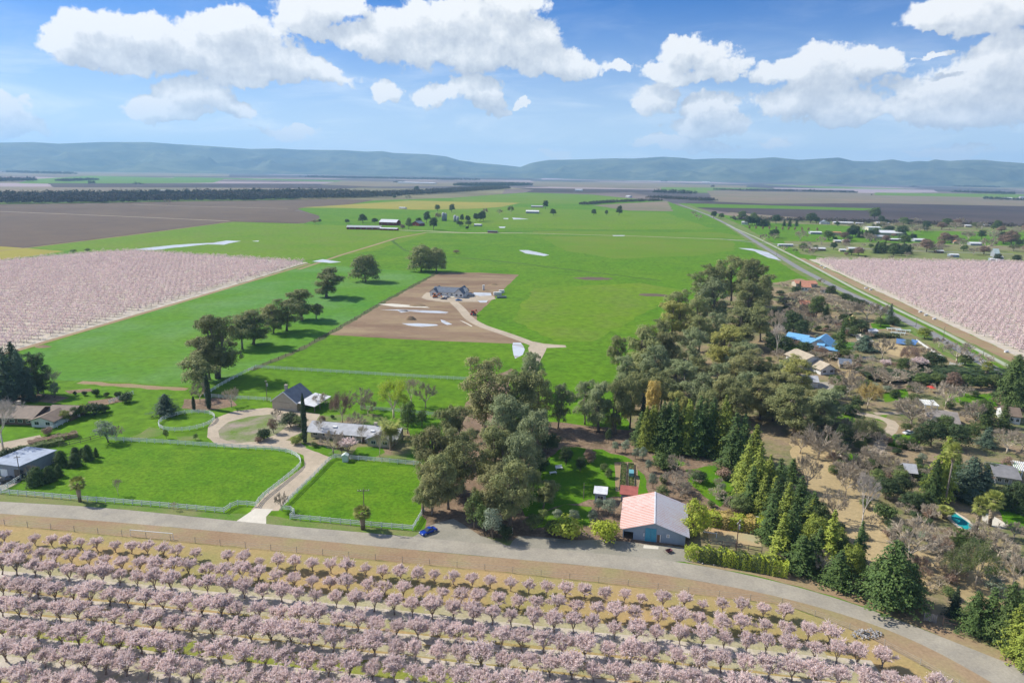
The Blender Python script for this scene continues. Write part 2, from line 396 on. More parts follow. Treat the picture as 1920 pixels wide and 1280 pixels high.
L_CON = leaf('conifer_leaf', (.062, .100, .026), (.034, .060, .018), (.14, .18, .04))
L_CONY = leaf('yellow_conifer_leaf', (.19, .22, .032), (.09, .12, .024), (.29, .30, .05))
L_CED = leaf('blue_cedar_leaf', (.075, .110, .068), (.040, .064, .040), (.12, .15, .10))
L_CYP = leaf('cypress_leaf', (.028, .042, .018), (.018, .028, .013), t=.1)
L_OLV = leaf('olive_leaf', (.16, .185, .12), (.10, .125, .08), (.22, .24, .17))
L_WIL = leaf('willow_leaf', (.27, .33, .03), (.20, .27, .03), t=.35)
L_BAM = leaf('bamboo_leaf', (.30, .34, .03), (.18, .22, .03), (.38, .36, .08), t=.3)
L_SHR = leaf('shrub_leaf', (.095, .125, .035), (.055, .08, .026), (.16, .17, .05))
L_BRN = leaf('russet_leaf', (.20, .125, .085), (.14, .10, .07), (.25, .18, .13))
L_PALM = leaf('palm_leaf', (.19, .21, .045), (.11, .13, .03), (.34, .30, .09), s=1.0)
L_GOLD = leaf('golden_leaf', (.42, .31, .09), (.30, .235, .08), t=.3)
L_SKIRT = leaf('dead_palm_frond', (.23, .18, .12), (.15, .115, .075), t=.1)
L_PINK = mat('blossom', (.95, .81, .745), (.88, .71, .655), .7, 4, .8, (.96, .88, .83), 2.5, .6, spec=.1, transl=.42, objrand=.06)
L_PINKF = mat('far_orchard_blossom', (.80, .62, .59), (.68, .52, .50), .05, 5, .85, (.86, .71, .68), .3, .6, spec=.05, transl=.3)
L_FAR = mat('far_woodland_leaf', (.050, .062, .038), (.085, .080, .055), .03, 4, .9, (.035, .05, .025), .1, .5, spec=.05)
L_FARB = mat('far_bare_woodland', (.13, .105, .085), (.09, .078, .062), .03, 4, .9, (.06, .065, .04), .1, .5, spec=.05)
# ------------------------------------------------------------------ the ground and the fields
def far_plain():
    m = bpy.data.materials.new('far_plain'); m.use_nodes = True; T = NT(m.node_tree); b = T.N['Principled BSDF']
    tc = T.N.new('ShaderNodeTexCoord'); p = T.v('MULTIPLY', tc.outputs['Object'], (1, .55, 1))
    v = T.N.new('ShaderNodeTexVoronoi'); v.distance = 'CHEBYCHEV'; T.put(v.inputs['Vector'], p); v.inputs['Scale'].default_value = 1 / 750
    sp = T.N.new('ShaderNodeSeparateColor'); T.put(sp.inputs[0], v.outputs['Color'])
    c = T.ramp(sp.outputs[0], [(0, (.13, .11, .11)), (.22, (.20, .155, .135)), (.4, (.29, .225, .20)), (.52, (.13, .19, .05)),
                               (.6, (.36, .28, .27)), (.74, (.10, .09, .09)), (.84, (.24, .21, .12)), (.93, (.16, .25, .05))], 'CONSTANT')
    n = T.noise(tc.outputs['Object'], .002, 6, .65)
    c = T.v('MULTIPLY', c, T.v('ADD', T.rng(n, .3, .7, .65, 1.25), (0, 0, 0)))
    T.put(b.inputs['Base Color'], c); b.inputs['Roughness'].default_value = .95; b.inputs['Specular IOR Level'].default_value = .05
    return m
sheet('ground', [(-17500, -2900), (17500, -2900), (17500, 18500), (-17500, 18500)], -.55, far_plain(), world=True, step=1e6, amp=0)

def strips(lst, z0):
    for i, (nm, m, px) in enumerate(lst): sheet(nm, px, z0 + .02 * i, m)
strips([
 ('far_field', PINKF, [(-200, 312), (110, 316), (350, 321), (355, 323.5), (-200, 320)]),
 ('far_field', DARKF, [(-200, 322), (640, 329), (1000, 334), (1000, 338), (640, 334), (-200, 328)]),
 ('far_field', TANF, [(-200, 321), (300, 323), (430, 326), (430, 331), (-200, 329)]),
 ('far_green_field', GRS, [(170, 329.5), (420, 336), (400, 342.5), (290, 343.5), (30, 344), (60, 336)]),
 ('far_green_field', GRS, [(-200, 314), (60, 318), (60, 320), (-200, 317)]),
 ('far_green_field', LAWN, [(320, 331.5), (640, 338.5), (700, 341), (640, 341), (330, 334)]),
 ('far_field', TANF, [(60, 344), (-200, 341), (-200, 370), (0, 370), (260, 366), (640, 359), (640, 353), (480, 350), (280, 347)]),
 ('far_field', PINKF, [(-100, 341), (110, 345), (100, 350), (-100, 350)]),
 ('far_field', DARKF, [(90, 343.5), (640, 344.5), (760, 347), (640, 354), (420, 352), (100, 351)]),  # darker band across the far plain
 ('far_field', TANF, [(640, 339), (800, 342), (900, 344), (860, 349), (700, 350), (600, 346)]),
 ('far_field', DARKF, [(960, 352), (1230, 356), (1250, 360), (1100, 362), (985, 361), (1000, 356)]),
 ('far_field', TANF, [(1000, 340), (1250, 344), (1400, 348), (1400, 357), (1200, 354), (1000, 349)]),
 ('far_field', PINKF, [(1015, 333.5), (1280, 332.5), (1600, 340), (1600, 343), (1280, 337), (1015, 337)]),
 ('far_field', PINKF, [(1450, 352), (1750, 356), (1760, 361), (1600, 363), (1450, 357)]),
 ('far_field', DARKF, [(1360, 353), (1600, 357), (1610, 362), (1400, 360)]),
 ('far_green_field', GRS_YEL, [(1240, 351), (1440, 353), (1340, 357), (1240, 357)]),
 ('far_field', TANF, [(1325, 358), (1500, 360), (1640, 362), (2200, 374), (2200, 395), (1640, 383), (1440, 384), (1340, 378)]),
 ('far_green_field', GRS_YEL, [(1640, 361), (1900, 364), (2200, 368), (2200, 376), (1800, 369), (1640, 366)]),
 ('far_field', DARKF, [(1340, 378), (1440, 382), (1640, 381), (2200, 392), (2200, 440), (1930, 424), (1640, 415), (1500, 408), (1380, 400), (1296, 388), (1285, 380)]),
 ('far_green_field', GRS, [(1272, 381), (1440, 385), (1645, 391), (1620, 394.5), (1440, 391), (1290, 388.5)]),
 ('far_field', TANF, [(1370, 398), (1500, 408), (1540, 411), (1640, 415), (1640, 417), (1500, 413), (1340, 406)]),
], -.50)
sheet('meadow', [(-300, 507), (60, 464), (250, 440), (436, 415.5), (560, 419), (597, 410), (596, 404), (556, 391), (640, 386), (700, 376), (850, 371), (985, 361),
  (1110, 365), (1180, 372), (1250, 377), (1285, 390), (1400, 410), (1600, 418), (2300, 440), (2600, 620), (2600, 1500), (-700, 1500), (-700, 800)], -.03, GRS, amp=1.5)
sheet('ploughed_field', [(-300, 392), (0, 383.5), (300, 378.5), (640, 373.5), (700, 375), (645, 385), (565, 389), (552, 395), (598, 404.5), (599, 410), (572, 418.5), (436, 415), (250, 439.5), (60, 462.5), (-300, 500)], -.016, PLOW, amp=.8)
ribbon('field_track', [(-250, 390), (0, 396.5), (200, 404.5), (430, 414.5)], 5, -.008, GRAV)
ribbon('field_track', [(248, 383), (340, 386.5), (540, 391)], 5, -.008, GRAV)
ribbon('field_track', [(-200, 492), (60, 463.5), (250, 440.3), (436, 415.6), (570, 419.5)], 4, -.006, DIRT)
sheet('mustard_field', [(-300, 475), (0, 462), (60, 466), (122, 471), (60, 480), (0, 487.5), (-300, 520)], -.012, YELF)
sheet('mustard_field', [(560, 389.5), (660, 383), (770, 376), (850, 378), (975, 380.5), (940, 388), (900, 391), (800, 393.5), (640, 390)], -.012, YELF)
sheet('olive_pasture', [(850, 372), (985, 362), (1110, 366), (1180, 373), (1100, 382), (990, 382), (850, 377)], -.02, GRS_YEL, amp=4)
sheet('olive_pasture', [(1110, 385), (1250, 377), (1262, 396), (1180, 395)], -.018, TANF, amp=4)
sheet('olive_pasture', [(1010, 444), (1300, 440), (1375, 452), (1380, 470), (1300, 480), (1150, 485), (1060, 470)], -.02, GRS_YEL, amp=3)
sheet('olive_pasture', [(1000, 432), (1350, 436), (1420, 447), (1330, 446), (1000, 437)], -.018, GRS_YEL, amp=2)
sheet('lime_pasture', [(60, 465), (436, 417), (700, 425), (800, 440), (700, 470), (570, 488), (250, 469), (165, 474)], -.02, GRS_LIME, amp=3)
sheet('lime_pasture', [(900, 385), (1250, 400), (1340, 430), (1100, 430), (880, 425), (800, 400)], -.02, GRS_LIME, amp=3)
sheet('lime_pasture', [(1000, 540), (1200, 530), (1290, 545), (1200, 590), (1110, 640), (1040, 640), (960, 600)], -.02, GRS_LIME, amp=2)
ribbon('field_track', [(560, 505), (640, 478), (700, 460), (745, 446), (800, 436)], 4, -.01, DIRT, endw=5)
ribbon('field_track', [(800, 436), (980, 437), (1200, 443), (1420, 451)], 4, -.01, GRAV)
ribbon('field_track', [(690, 430), (800, 433), (880, 437), (980, 437)], 7, -.008, GRAV)
ribbon('ditch_bank', [(830, 480), (960, 492), (1130, 513), (1240, 526)], 5, -.012, mat('ditch_grass', (.06, .13, .01), (.1, .16, .03), .05, spec=.1), amp=1.2)
ribbon('ditch_bank', [(930, 435), (1060, 432), (1280, 434)], 8, -.012, MATS['ditch_grass'], amp=2)
ribbon('ditch_bank', [(745, 446), (735, 452), (760, 470), (830, 480)], 4, -.012, MATS['ditch_grass'], amp=1.2)
sheet('settlement_ground', [(1470, 452), (1700, 456), (1930, 462), (2300, 470), (2300, 500), (1920, 491), (1700, 487), (1560, 484), (1500, 476)], -.0185, mat('settlement_soil', (.16, .22, .04), (.26, .20, .14), .01, 6, .95, (.10, .22, .02), .02, .6, spec=.05, scale4=.1, f4=.2), amp=3)
sheet('settlement_ground', [(1390, 409), (1640, 417), (1930, 426), (2300, 434), (2300, 446), (1900, 436), (1700, 432), (1560, 422), (1400, 417)], -.0185, MATS['settlement_soil'], amp=3)
# flooded ground; the pale sky's reflection is put into its colour
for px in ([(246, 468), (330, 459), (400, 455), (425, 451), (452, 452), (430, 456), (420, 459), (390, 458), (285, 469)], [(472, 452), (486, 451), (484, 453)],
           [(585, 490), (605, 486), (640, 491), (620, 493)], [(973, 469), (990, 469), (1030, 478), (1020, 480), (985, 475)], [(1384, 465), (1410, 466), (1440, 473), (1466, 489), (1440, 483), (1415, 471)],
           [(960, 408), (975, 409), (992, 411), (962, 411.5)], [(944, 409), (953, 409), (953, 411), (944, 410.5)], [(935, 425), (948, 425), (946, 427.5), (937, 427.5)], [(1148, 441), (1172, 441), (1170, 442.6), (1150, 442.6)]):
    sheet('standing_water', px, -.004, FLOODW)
# orchard grounds of the two far orchards
sheet('orchard_floor', [(-300, 505), (0, 489), (165, 474), (250, 470), (578, 492), (330, 568), (30, 656), (-100, 690), (-500, 780)], -.012, PETAL)
sheet('orchard_floor', [(1516, 486), (1920, 492), (2400, 500), (2500, 620), (2400, 900), (1925, 676), (1700, 571)], -.012, PETAL)
sheet('cereal_field', [(583, 495), (640, 499), (818, 512), (640, 610), (560, 656), (472, 690), (405, 718), (330, 724), (220, 716), (95, 712), (62, 690), (40, 660), (330, 570)], -.012, GRS_BLUE)
ribbon('orchard_track', [(-60, 684), (30, 657), (330, 569), (580, 494)], 4, -.008, DIRT)
ribbon('field_track', [(819, 512), (730, 560), (620, 624), (560, 657), (470, 694)], 3.5, -.006, mat('weedy_bank', (.07, .10, .03), (.14, .14, .06), .1, spec=.1), amp=.8)
sheet('building_plot', [(823, 511), (900, 511), (973, 515), (935, 550), (893, 590), (893, 602), (930, 618), (1000, 642), (958, 644), (880, 641), (760, 636), (612, 627), (700, 578)], -.008, DIRT2)
sheet('gravel_yard', [(790, 558), (800, 548), (870, 550), (925, 555), (930, 560), (905, 566), (870, 566), (830, 566), (800, 562)], -.004, GRAV)
ribbon('gravel_road', [(846, 562), (866, 580), (880, 598), (905, 612), (950, 626), (990, 641), (1012, 650)], 6, -.002, GRAV)
sheet('gravel_road', [(1000, 640), (1020, 644), (1060, 647), (1062, 651), (1025, 652), (1012, 680), (1005, 700), (988, 700), (992, 665), (990, 652)], -.003, GRAV)
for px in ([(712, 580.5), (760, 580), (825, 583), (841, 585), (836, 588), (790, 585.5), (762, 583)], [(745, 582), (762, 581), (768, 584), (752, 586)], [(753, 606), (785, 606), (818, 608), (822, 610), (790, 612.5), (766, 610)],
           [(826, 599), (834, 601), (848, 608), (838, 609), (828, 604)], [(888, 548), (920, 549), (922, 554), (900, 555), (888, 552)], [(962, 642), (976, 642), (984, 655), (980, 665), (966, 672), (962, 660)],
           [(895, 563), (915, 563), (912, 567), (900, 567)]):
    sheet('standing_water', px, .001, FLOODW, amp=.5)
for px in ([(708, 570), (735, 569), (800, 575), (806, 577), (740, 575)], [(861, 600), (868, 602), (886, 611), (884, 612)]): sheet('white_gravel_strip', px, .002, CONC, amp=.2)

# the road on the right with its verges
RR = [(1275, 384), (1330, 404), (1365, 421), (1420, 455), (1500, 504), (1560, 535), (1640, 572), (1741, 622), (1822, 668), (1900, 712), (2100, 820)]
ribbon('roadside_verge', [(x + 8, y) for x, y in RR], 30, -.010, VERGE, amp=1)
ribbon('roadside_dirt', [(1500, 484), (1560, 512), (1660, 558), (1780, 616), (1900, 672), (2100, 770)], 10, -.006, DIRT, amp=.6)
ribbon('road', RR, 7, -.002, mat('old_asphalt', (.22, .215, .20), (.27, .26, .24), .05, 5, .9))
ribbon('canal_path', [(1362, 421), (1420, 446), (1500, 486), (1610, 545), (1661, 570), (1766, 620), (1892, 687), (2100, 800)], 3.2, -.001, mat('pale_path', (.42, .42, .33), (.36, .40, .25), .05, 5, .9))
ribbon('grass_strip', [(1420, 450), (1500, 490), (1610, 549), (1661, 574), (1766, 625), (1885, 692), (2100, 810)], 2.6, -.004, LAWN, amp=.4)
ribbon('side_road', [(1352, 448), (1430, 456), (1560, 463), (1700, 470), (1900, 476)], 5, -.003, MATS['old_asphalt'])

# settled land on the right and the grove floor
sheet('dry_ground', [(1425, 535), (1500, 522), (1560, 540), (1680, 590), (1830, 672), (1960, 745), (2500, 1000), (2500, 1500), (1960, 1290), (1800, 1211), (1690, 1163), (1565, 1118), (1440, 1083), (1290, 1051),
   (1288, 960), (1300, 900), (1240, 850), (1180, 805), (1160, 700), (1230, 640), (1300, 590), (1370, 550)], -.012, DRY, amp=1)
sheet('grove_floor', [(948, 800), (1000, 790), (1060, 792), (1180, 806), (1242, 830), (1330, 845), (1400, 880), (1440, 950), (1300, 990), (1290, 1050), (1150, 1034), (960, 1022), (870, 1014), (790, 1006), (800, 975), (770, 940), (800, 870),
   (850, 790), (900, 720), (960, 690)], -.008, SOIL, amp=.8)
for px in ([(1060, 838), (1130, 842), (1185, 862), (1208, 890), (1216, 925), (1190, 932), (1150, 930), (1060, 945), (985, 968), (975, 930), (1000, 880)], [(990, 970), (1060, 945), (1110, 950), (1105, 985), (1000, 990)],
           [(1285, 880), (1340, 872), (1372, 890), (1378, 925), (1350, 950), (1320, 930), (1290, 905)], [(1222, 855), (1262, 850), (1290, 870), (1240, 880)]):
    sheet('garden_lawn', px, -.004, LAWN, amp=.9)
sheet('garden_bed_ground', [(1152, 866), (1190, 866), (1200, 900), (1196, 920), (1178, 926), (1154, 920)], -.002, DIRT)
for px in ([(1648, 737), (1700, 728), (1702, 748), (1660, 754)], [(1783, 738), (1865, 737), (1872, 762), (1815, 757), (1782, 752)], [(1553, 770), (1592, 766), (1604, 790), (1560, 806)], [(1652, 778), (1666, 775), (1662, 792), (1640, 786)],
           [(1655, 816), (1718, 812), (1726, 835), (1700, 842), (1655, 833)], [(1850, 866), (1908, 866), (1912, 888), (1856, 884)], [(1860, 935), (1940, 930), (1950, 985), (1890, 990)], [(1720, 700), (1870, 690), (1880, 700), (1730, 708)],
           [(1632, 606), (1668, 604), (1672, 616), (1638, 617)], [(1462, 640), (1500, 640), (1500, 655), (1460, 655)], [(1700, 880), (1745, 878), (1740, 892), (1705, 892)], [(1575, 640), (1605, 642), (1600, 655), (1578, 655)], [(1580, 850), (1615, 850), (1610, 862), (1585, 862)]):
    sheet('lawn_patch', px, -.004, LAWN, amp=.8)
for px in ([(1475, 785), (1540, 800), (1590, 870), (1620, 930), (1680, 985), (1700, 1020), (1650, 1060), (1590, 1040), (1550, 985), (1520, 930), (1490, 870)], [(1705, 1020), (1770, 1030), (1780, 1070), (1740, 1110), (1700, 1060)],
           [(1560, 700), (1600, 690), (1625, 705), (1600, 720), (1570, 715)], [(1640, 640), (1740, 655), (1760, 675), (1690, 670), (1640, 655)], [(1780, 1070), (1900, 1050), (1920, 1120), (1850, 1150), (1790, 1120)]):
    sheet('dry_grass_patch', px, -.006, GOLD, amp=1.2)
ribbon('garden_path', [(1582, 772), (1640, 775), (1690, 790), (1660, 815), (1640, 850)], 4, -.003, GRAV, amp=.4)
ribbon('garden_path', [(1640, 775), (1750, 772), (1780, 770)], 3, -.003, GRAV, amp=.3)
sheet('paved_yard', [(1532, 716), (1580, 716), (1600, 728), (1585, 738), (1535, 735)], -.003, ASPH)
sheet('paved_yard', [(1588, 668), (1640, 668), (1640, 674), (1590, 676)], -.003, ASPH)
sheet('paved_yard', [(1600, 622), (1625, 628), (1640, 640), (1610, 642)], -.003, CONC)
sheet('sandy_court', [(1322, 980), (1400, 984), (1424, 1005), (1428, 1024), (1330, 1020)], -.003, mat('orange_sand', (.50, .31, .15), (.40, .36, .2), .08, 5, .95))
# left house grounds
sheet('house_yard', [(-40, 846), (0, 830), (40, 822), (75, 815), (80, 824), (50, 842), (0, 862), (-60, 880)], -.004, GRAV)
sheet('shed_yard', [(-60, 905), (0, 893), (50, 893), (30, 908), (0, 921), (-60, 935)], -.004, ASPH)
for px in ([(78, 738), (130, 745), (100, 756), (50, 752), (0, 760), (0, 740)], [(121, 732), (170, 728), (175, 733), (130, 738)], [(165, 752), (230, 742), (232, 752), (190, 760), (165, 756)]): sheet('shrub_bed', px, -.004, SOIL, amp=.6)
sheet('shrub_bed', [(100, 880), (160, 862), (190, 855), (185, 866), (130, 878), (80, 905), (62, 902)], -.004, SOIL, amp=.6)
ribbon('field_track', [(150, 716), (250, 724), (350, 730)], 4, -.006, DIRT, amp=.8)
sheet('dry_patch', [(345, 748), (430, 745), (445, 760), (380, 770), (340, 765)], -.004, SOIL, amp=.8)
sheet('dry_patch', [(240, 822), (280, 800), (310, 806), (300, 816), (262, 824)], -.004, VERGE, amp=1.2)
sheet('dry_patch', [(330, 818), (370, 816), (375, 824), (335, 826)], -.004, VERGE, amp=.9)
# drive, paddocks, ranch garden
sheet('gravel_drive', [(470, 957), (500, 925), (545, 893), (571, 872), (569, 853), (545, 843), (500, 838), (440, 838), (405, 832), (388, 819), (390, 800), (405, 783), (440, 770), (500, 764), (560, 770), (600, 776), (592, 800), (562, 812), (551, 822),
   (575, 838), (606, 852), (622, 858), (600, 880), (560, 916), (522, 957)], -.003, GRAV, step=2.5, amp=.12)
sheet('drive_island', [(412, 821), (409, 807), (428, 791), (465, 781), (515, 775), (542, 786), (536, 800), (520, 813), (480, 827), (440, 830)], .001, mat('island_ground', (.13, .21, .03), (.34, .27, .22), .12, 5, .95, spec=.1, scale4=1.5, f4=.2), amp=.3)
sheet('concrete_apron', [(441, 978), (478, 953), (512, 954), (499, 968), (499, 983)], .003, CONC, amp=0, step=30)
sheet('ranch_garden', [(535, 825), (570, 830), (628, 858), (777, 871), (790, 850), (760, 800), (700, 775), (600, 778), (590, 800)], .002, mat('garden_ground', (.09, .22, .015), (.28, .2, .13), .09, 5, .95, spec=.1, scale4=1.5, f4=.25), amp=.4)
sheet('front_lawn', [(570, 838), (606, 835), (625, 843), (612, 852), (590, 846)], .005, LAWN, amp=.3)
sheet('front_lawn', [(670, 838), (715, 838), (722, 848), (700, 858), (660, 852)], .005, LAWN, amp=.3)
sheet('paddock', [(30, 916), (110, 872), (205, 834), (480, 851), (540, 856), (556, 876), (478, 944), (440, 945), (420, 958), (200, 942)], .001, GRS_PAD, amp=.3)
sheet('paddock', [(632, 866), (775, 876), (795, 880), (790, 962), (772, 988), (550, 971), (560, 955), (534, 950)], .001, GRS_PAD, amp=.3)
# the road in front, its verges and the orchard floor
TOP = [(-300, 925), (0, 939.5), (200, 951), (440, 976), (500, 982), (745, 1003), (960, 1023), (1272, 1050), (1440, 1084), (1565, 1117), (1690, 1161), (1799, 1208), (1920, 1254), (2150, 1345)]
BOT = [(-300, 945), (0, 962), (240, 980), (480, 1002), (720, 1025), (960, 1047), (1200, 1069), (1440, 1111), (1605, 1155), (1740, 1205), (1862, 1280), (2050, 1395)]
sheet('roadside_verge', [(-300, 910), (0, 924), (210, 938), (425, 962), (500, 965), (545, 973), (775, 995), (800, 990), (960, 1012), (1280, 1035), (1450, 1070), (1580, 1105), (1720, 1160), (1930, 1238), (2200, 1330)] + TOP[::-1][:14], -.001, VERGE, amp=.25, step=3)
sheet('dirt_verge', [(1285, 1046), (1440, 1068), (1560, 1098), (1700, 1150), (1800, 1190), (1930, 1240), (2160, 1330)] + TOP[::-1][:7], .002, DIRT, amp=.3, step=3)
FEN = [(-300, 965), (0, 983), (244, 1006), (508, 1031), (763, 1055), (929, 1070), (1200, 1100), (1332, 1117), (1466, 1132), (1545, 1161), (1627, 1193), (1700, 1232), (1790, 1282), (1960, 1380)]
sheet('dirt_verge', BOT + FEN[::-1], .002, DIRT, amp=.15, step=3)
sheet('orchard_floor', FEN + [(1960, 1700), (960, 1500), (-400, 1480)], -.002, mat('orchard_edge', (.42, .29, .13), (.31, .27, .10), .06, 5, .95, spec=.1, scale4=1.5, f4=.2, bump=.2, bscale=3), amp=.1)
def road_line(a, n=120):
    out = []
    for i in range(len(a) - 1):
        p, q = G(*a[i]).to_2d(), G(*a[i + 1]).to_2d(); k = max(1, int((q - p).length / 3))
        out += [p.lerp(q, j / k) for j in range(k)]
    out.append(G(*a[-1]).to_2d())
    for _ in range(14): out = [out[0]] + [(out[i - 1] + 2 * out[i] + out[i + 1]) / 4 for i in range(1, len(out) - 1)] + [out[-1]]
    return out
sheet('road', road_line(TOP) + road_line(BOT)[::-1], .006, ASPH, world=True, step=100, amp=0)
sheet('gravel_apron', [(955, 1024), (972, 1004), (1060, 1011), (1150, 1013), (1284, 1027), (1300, 1054), (1200, 1048), (1100, 1039)], .004, mat('apron_gravel', (.34, .31, .24), (.26, .24, .18), .1, 5, .9, scale4=2, f4=.15), amp=.4)
sheet('gravel_apron', [(770, 1008), (793, 996), (806, 985), (850, 972), (880, 990), (900, 1003), (950, 1022), (860, 1016)], .004, MATS['apron_gravel'], amp=.4)
sheet('concrete_slab', [(1207, 1021), (1235, 1024), (1234, 1029), (1206, 1027)], .010, CONC, amp=0, step=30)

# strips under the nearest orchard's rows; row k runs along y = b - .143 x
ROWS = [133.5, 127.0, 121.2, 114.4, 108.1, 101.9, 96.0, 89.9, 84.0, 78.0]
def row_y(k, x): return ROWS[k] - .143 * x - (x / 95.) ** 2 * .75
def row_end(k):                                   # the rows stop short of the wire fence
    ends = [60, 66, 73, 79, 84, 89, 94, 98, 102, 106]; return ends[k]
for k in range(10):
    if k < 2: continue
    xs = [-150 + 4 * i for i in range(int((row_end(k) + 152) / 4))]
    wid = {2: 1.9, 6: 1.7}.get(k, 1.15)
    rg = random.Random(k)
    up = [(x, row_y(k, x) + wid + rg.uniform(-.25, .25)) for x in xs]; dn = [(x, row_y(k, x) - wid + rg.uniform(-.25, .25)) for x in xs]
    sheet('petal_strip', up + dn[::-1], .002, PETAL, world=True, step=3, amp=.1)
for k in range(1, 9):
    xs = [-150 + 4 * i for i in range(int((row_end(k) + 152) / 4))]; rg = random.Random(k + 50)
    hi = {5 - 1: 2.0}.get(k, 1.5)
    up = [(x, (row_y(k, x) + row_y(k + 1, x)) / 2 + hi + rg.uniform(-.2, .2)) for x in xs]; dn = [(x, (row_y(k, x) + row_y(k + 1, x)) / 2 - hi + rg.uniform(-.2, .2)) for x in xs]
    sheet('grass_alley', up + dn[::-1], .004, ALLEY if k == 4 else ORCH, world=True, step=3, amp=.1)

# ------------------------------------------------------------------ the far hills
def hills(name, prof, d0, d1, d2, seed, m):
    from mathutils import noise as mn
    xs = np.linspace(prof[0][0], prof[-1][0], 420); ys = np.interp(xs, [p[0] for p in prof], [p[1] for p in prof])
    nt = 46; V = []
    for i, (x, y) in enumerate(zip(xs, ys)):
        d = ray(x, y); dh = Vector((d.x, d.y)); hl = dh.length; dh = dh / hl; az = math.atan2(dh.x, dh.y)
        zr = CAM_H + d1 * d.z / hl
        for j in range(nt + 1):
            t = j / nt; D = d0 + (d2 - d0) * t; tr = (d1 - d0) / (d2 - d0)
            if t <= tr:
                u = t / tr; q_ = Vector((dh.x * D, dh.y * D, 0)) / 900; sp = mn.fractal(q_ + Vector((0, 0, seed)), .9, 2.1, 6); wq = q_ + Vector((mn.noise(q_ * 1.3), mn.noise(q_ * 1.3 + Vector((5, 5, 5))), 0)) * .5; sp2 = 1 - abs(mn.noise(wq * 1.1 + Vector((0, 0, seed + 7)))) * 1.6
                base = (u ** 1.25) * (.74 + .26 * u)
                z = zr * (base + (1 - u) * u * (.55 * sp + 1.5 * (sp2 - .62)) * 1.15)
            else:
                u = (t - tr) / (1 - tr); z = zr * (1 - u * .75 + .06 * mn.fractal(Vector((az * 40, u * 3, seed)), .9, 2, 4) * u)
            if j == 0: z = -1.2
            V.append((dh.x * D, dh.y * D, max(z, -1.2 if j == 0 else -.4)))
    V = np.array(V); n = nt + 1; I = np.arange(len(xs) - 1)[:, None] * n + np.arange(nt)[None]
    F = np.stack([I, I + n, I + n + 1, I + 1], -1).reshape(-1, 4)
    return tag(link(name, np_mesh(name, V, [F], m, True)), kind='structure')
HILLM = mat('hillside', (.050, .066, .042), (.17, .18, .09), .0016, 8, .95, (.045, .06, .035), .005, .9, spec=.03, bump=0)
left = [(-500, 270), (-300, 264), (-100, 269), (0, 267), (60, 266), (110, 269), (190, 266), (280, 266), (330, 270), (400, 274), (470, 279), (520, 278), (560, 280.5), (640, 281), (690, 284), (717, 283), (737, 286.5), (800, 289),
        (837, 293), (860, 300), (893, 305), (940, 309), (975, 313), (1050, 319), (1150, 328)]
right = [(880, 327), (975, 314), (993, 306.5), (1013, 302.5), (1030, 300), (1073, 299.5), (1150, 297), (1187, 297.5), (1243, 294), (1280, 296), (1300, 299), (1347, 297), (1407, 298), (1450, 295), (1500, 300), (1547, 297),
         (1573, 295.5), (1600, 302), (1640, 303), (1673, 299), (1703, 304), (1723, 302), (1740, 303), (1753, 299), (1780, 302), (1813, 300), (1847, 300), (1873, 303), (1920, 306), (2100, 300), (2300, 308), (2500, 302)]
hills('hills', left, 10800, 14000, 17000, 3.1, HILLM)
hills('hills', right, 10000, 13000, 16000, 9.4, HILLM)

# ------------------------------------------------------------------ the air
hm = bpy.data.materials.new('haze'); hm.use_nodes = True; T = NT(hm.node_tree)
for n in list(T.N):
    if n.type == 'BSDF_PRINCIPLED': T.N.remove(n)
pv = T.N.new('ShaderNodeVolumePrincipled'); pv.inputs['Color'].default_value = HAZE_COL; pv.inputs['Density'].default_value = HAZE_D; pv.inputs['Anisotropy'].default_value = .15
T.L.new(pv.outputs[0], T.N['Material Output'].inputs['Volume'])
mb = MB(); mb.box(-17900, 17900, -3300, 18900, -2.2, 720)
tag(mb.build('haze', hm), kind='stuff')
# ------------------------------------------------------------------ plants: a few grown specimens of each kind, set out one by one
def rv(n): return nrm(RNG.normal(size=(n, 3)))
def clump_cards(C, Rd, per, size, flat=.8, up=.35, rnd=.48, fill=.14, hang=0):
    """leaf faces on and in lumps centred at C with radii Rd"""
    cs, ns, sz = [], [], []
    for c, r in zip(C, Rd):
        k = max(6, int(per * (r / np.mean(Rd)) ** 2))
        d = rv(k); d[:, 2] = np.where(d[:, 2] < -.35, -d[:, 2] * .6, d[:, 2]); d = nrm(d)
        lump = 1 + .22 * np.sin(d[:, 0] * 5 + c[0] * 3) * np.cos(d[:, 1] * 6 + c[1] * 2) + .15 * np.sin(d[:, 2] * 9 + c[2])
        rr = r * lump * np.where(RNG.random(k) < fill, RNG.uniform(.3, .9, k), RNG.uniform(.85, 1.12, k))
        p = c + d * rr[:, None] * np.array([1, 1, flat])
        if hang: p[:, 2] -= RNG.random(k) ** 2 * hang * r
        cs.append(p); ns.append(d + np.array([0, 0, up]) + rv(k) * rnd); sz.append(RNG.uniform(.7, 1.3, k) * size)
    return cards(np.concatenate(cs), np.concatenate(ns), np.concatenate(sz), 1)
def limbs_to(mb, base, C, r0, k=5, fork=.35):
    for c in C:
        a = Vector(base(min(.9, fork + .5 * random.random()))) if callable(base) else Vector(base)
        b = Vector(c); mid = a.lerp(b, .5) + Vector((random.uniform(-.6, .6), random.uniform(-.6, .6), random.uniform(-.2, .8)))
        q = a.lerp(mid, .5) + Vector((0, 0, .1))
        mb.tube([a, q, mid, b], [r0, r0 * .75, r0 * .55, r0 * .22], k, cap=False)

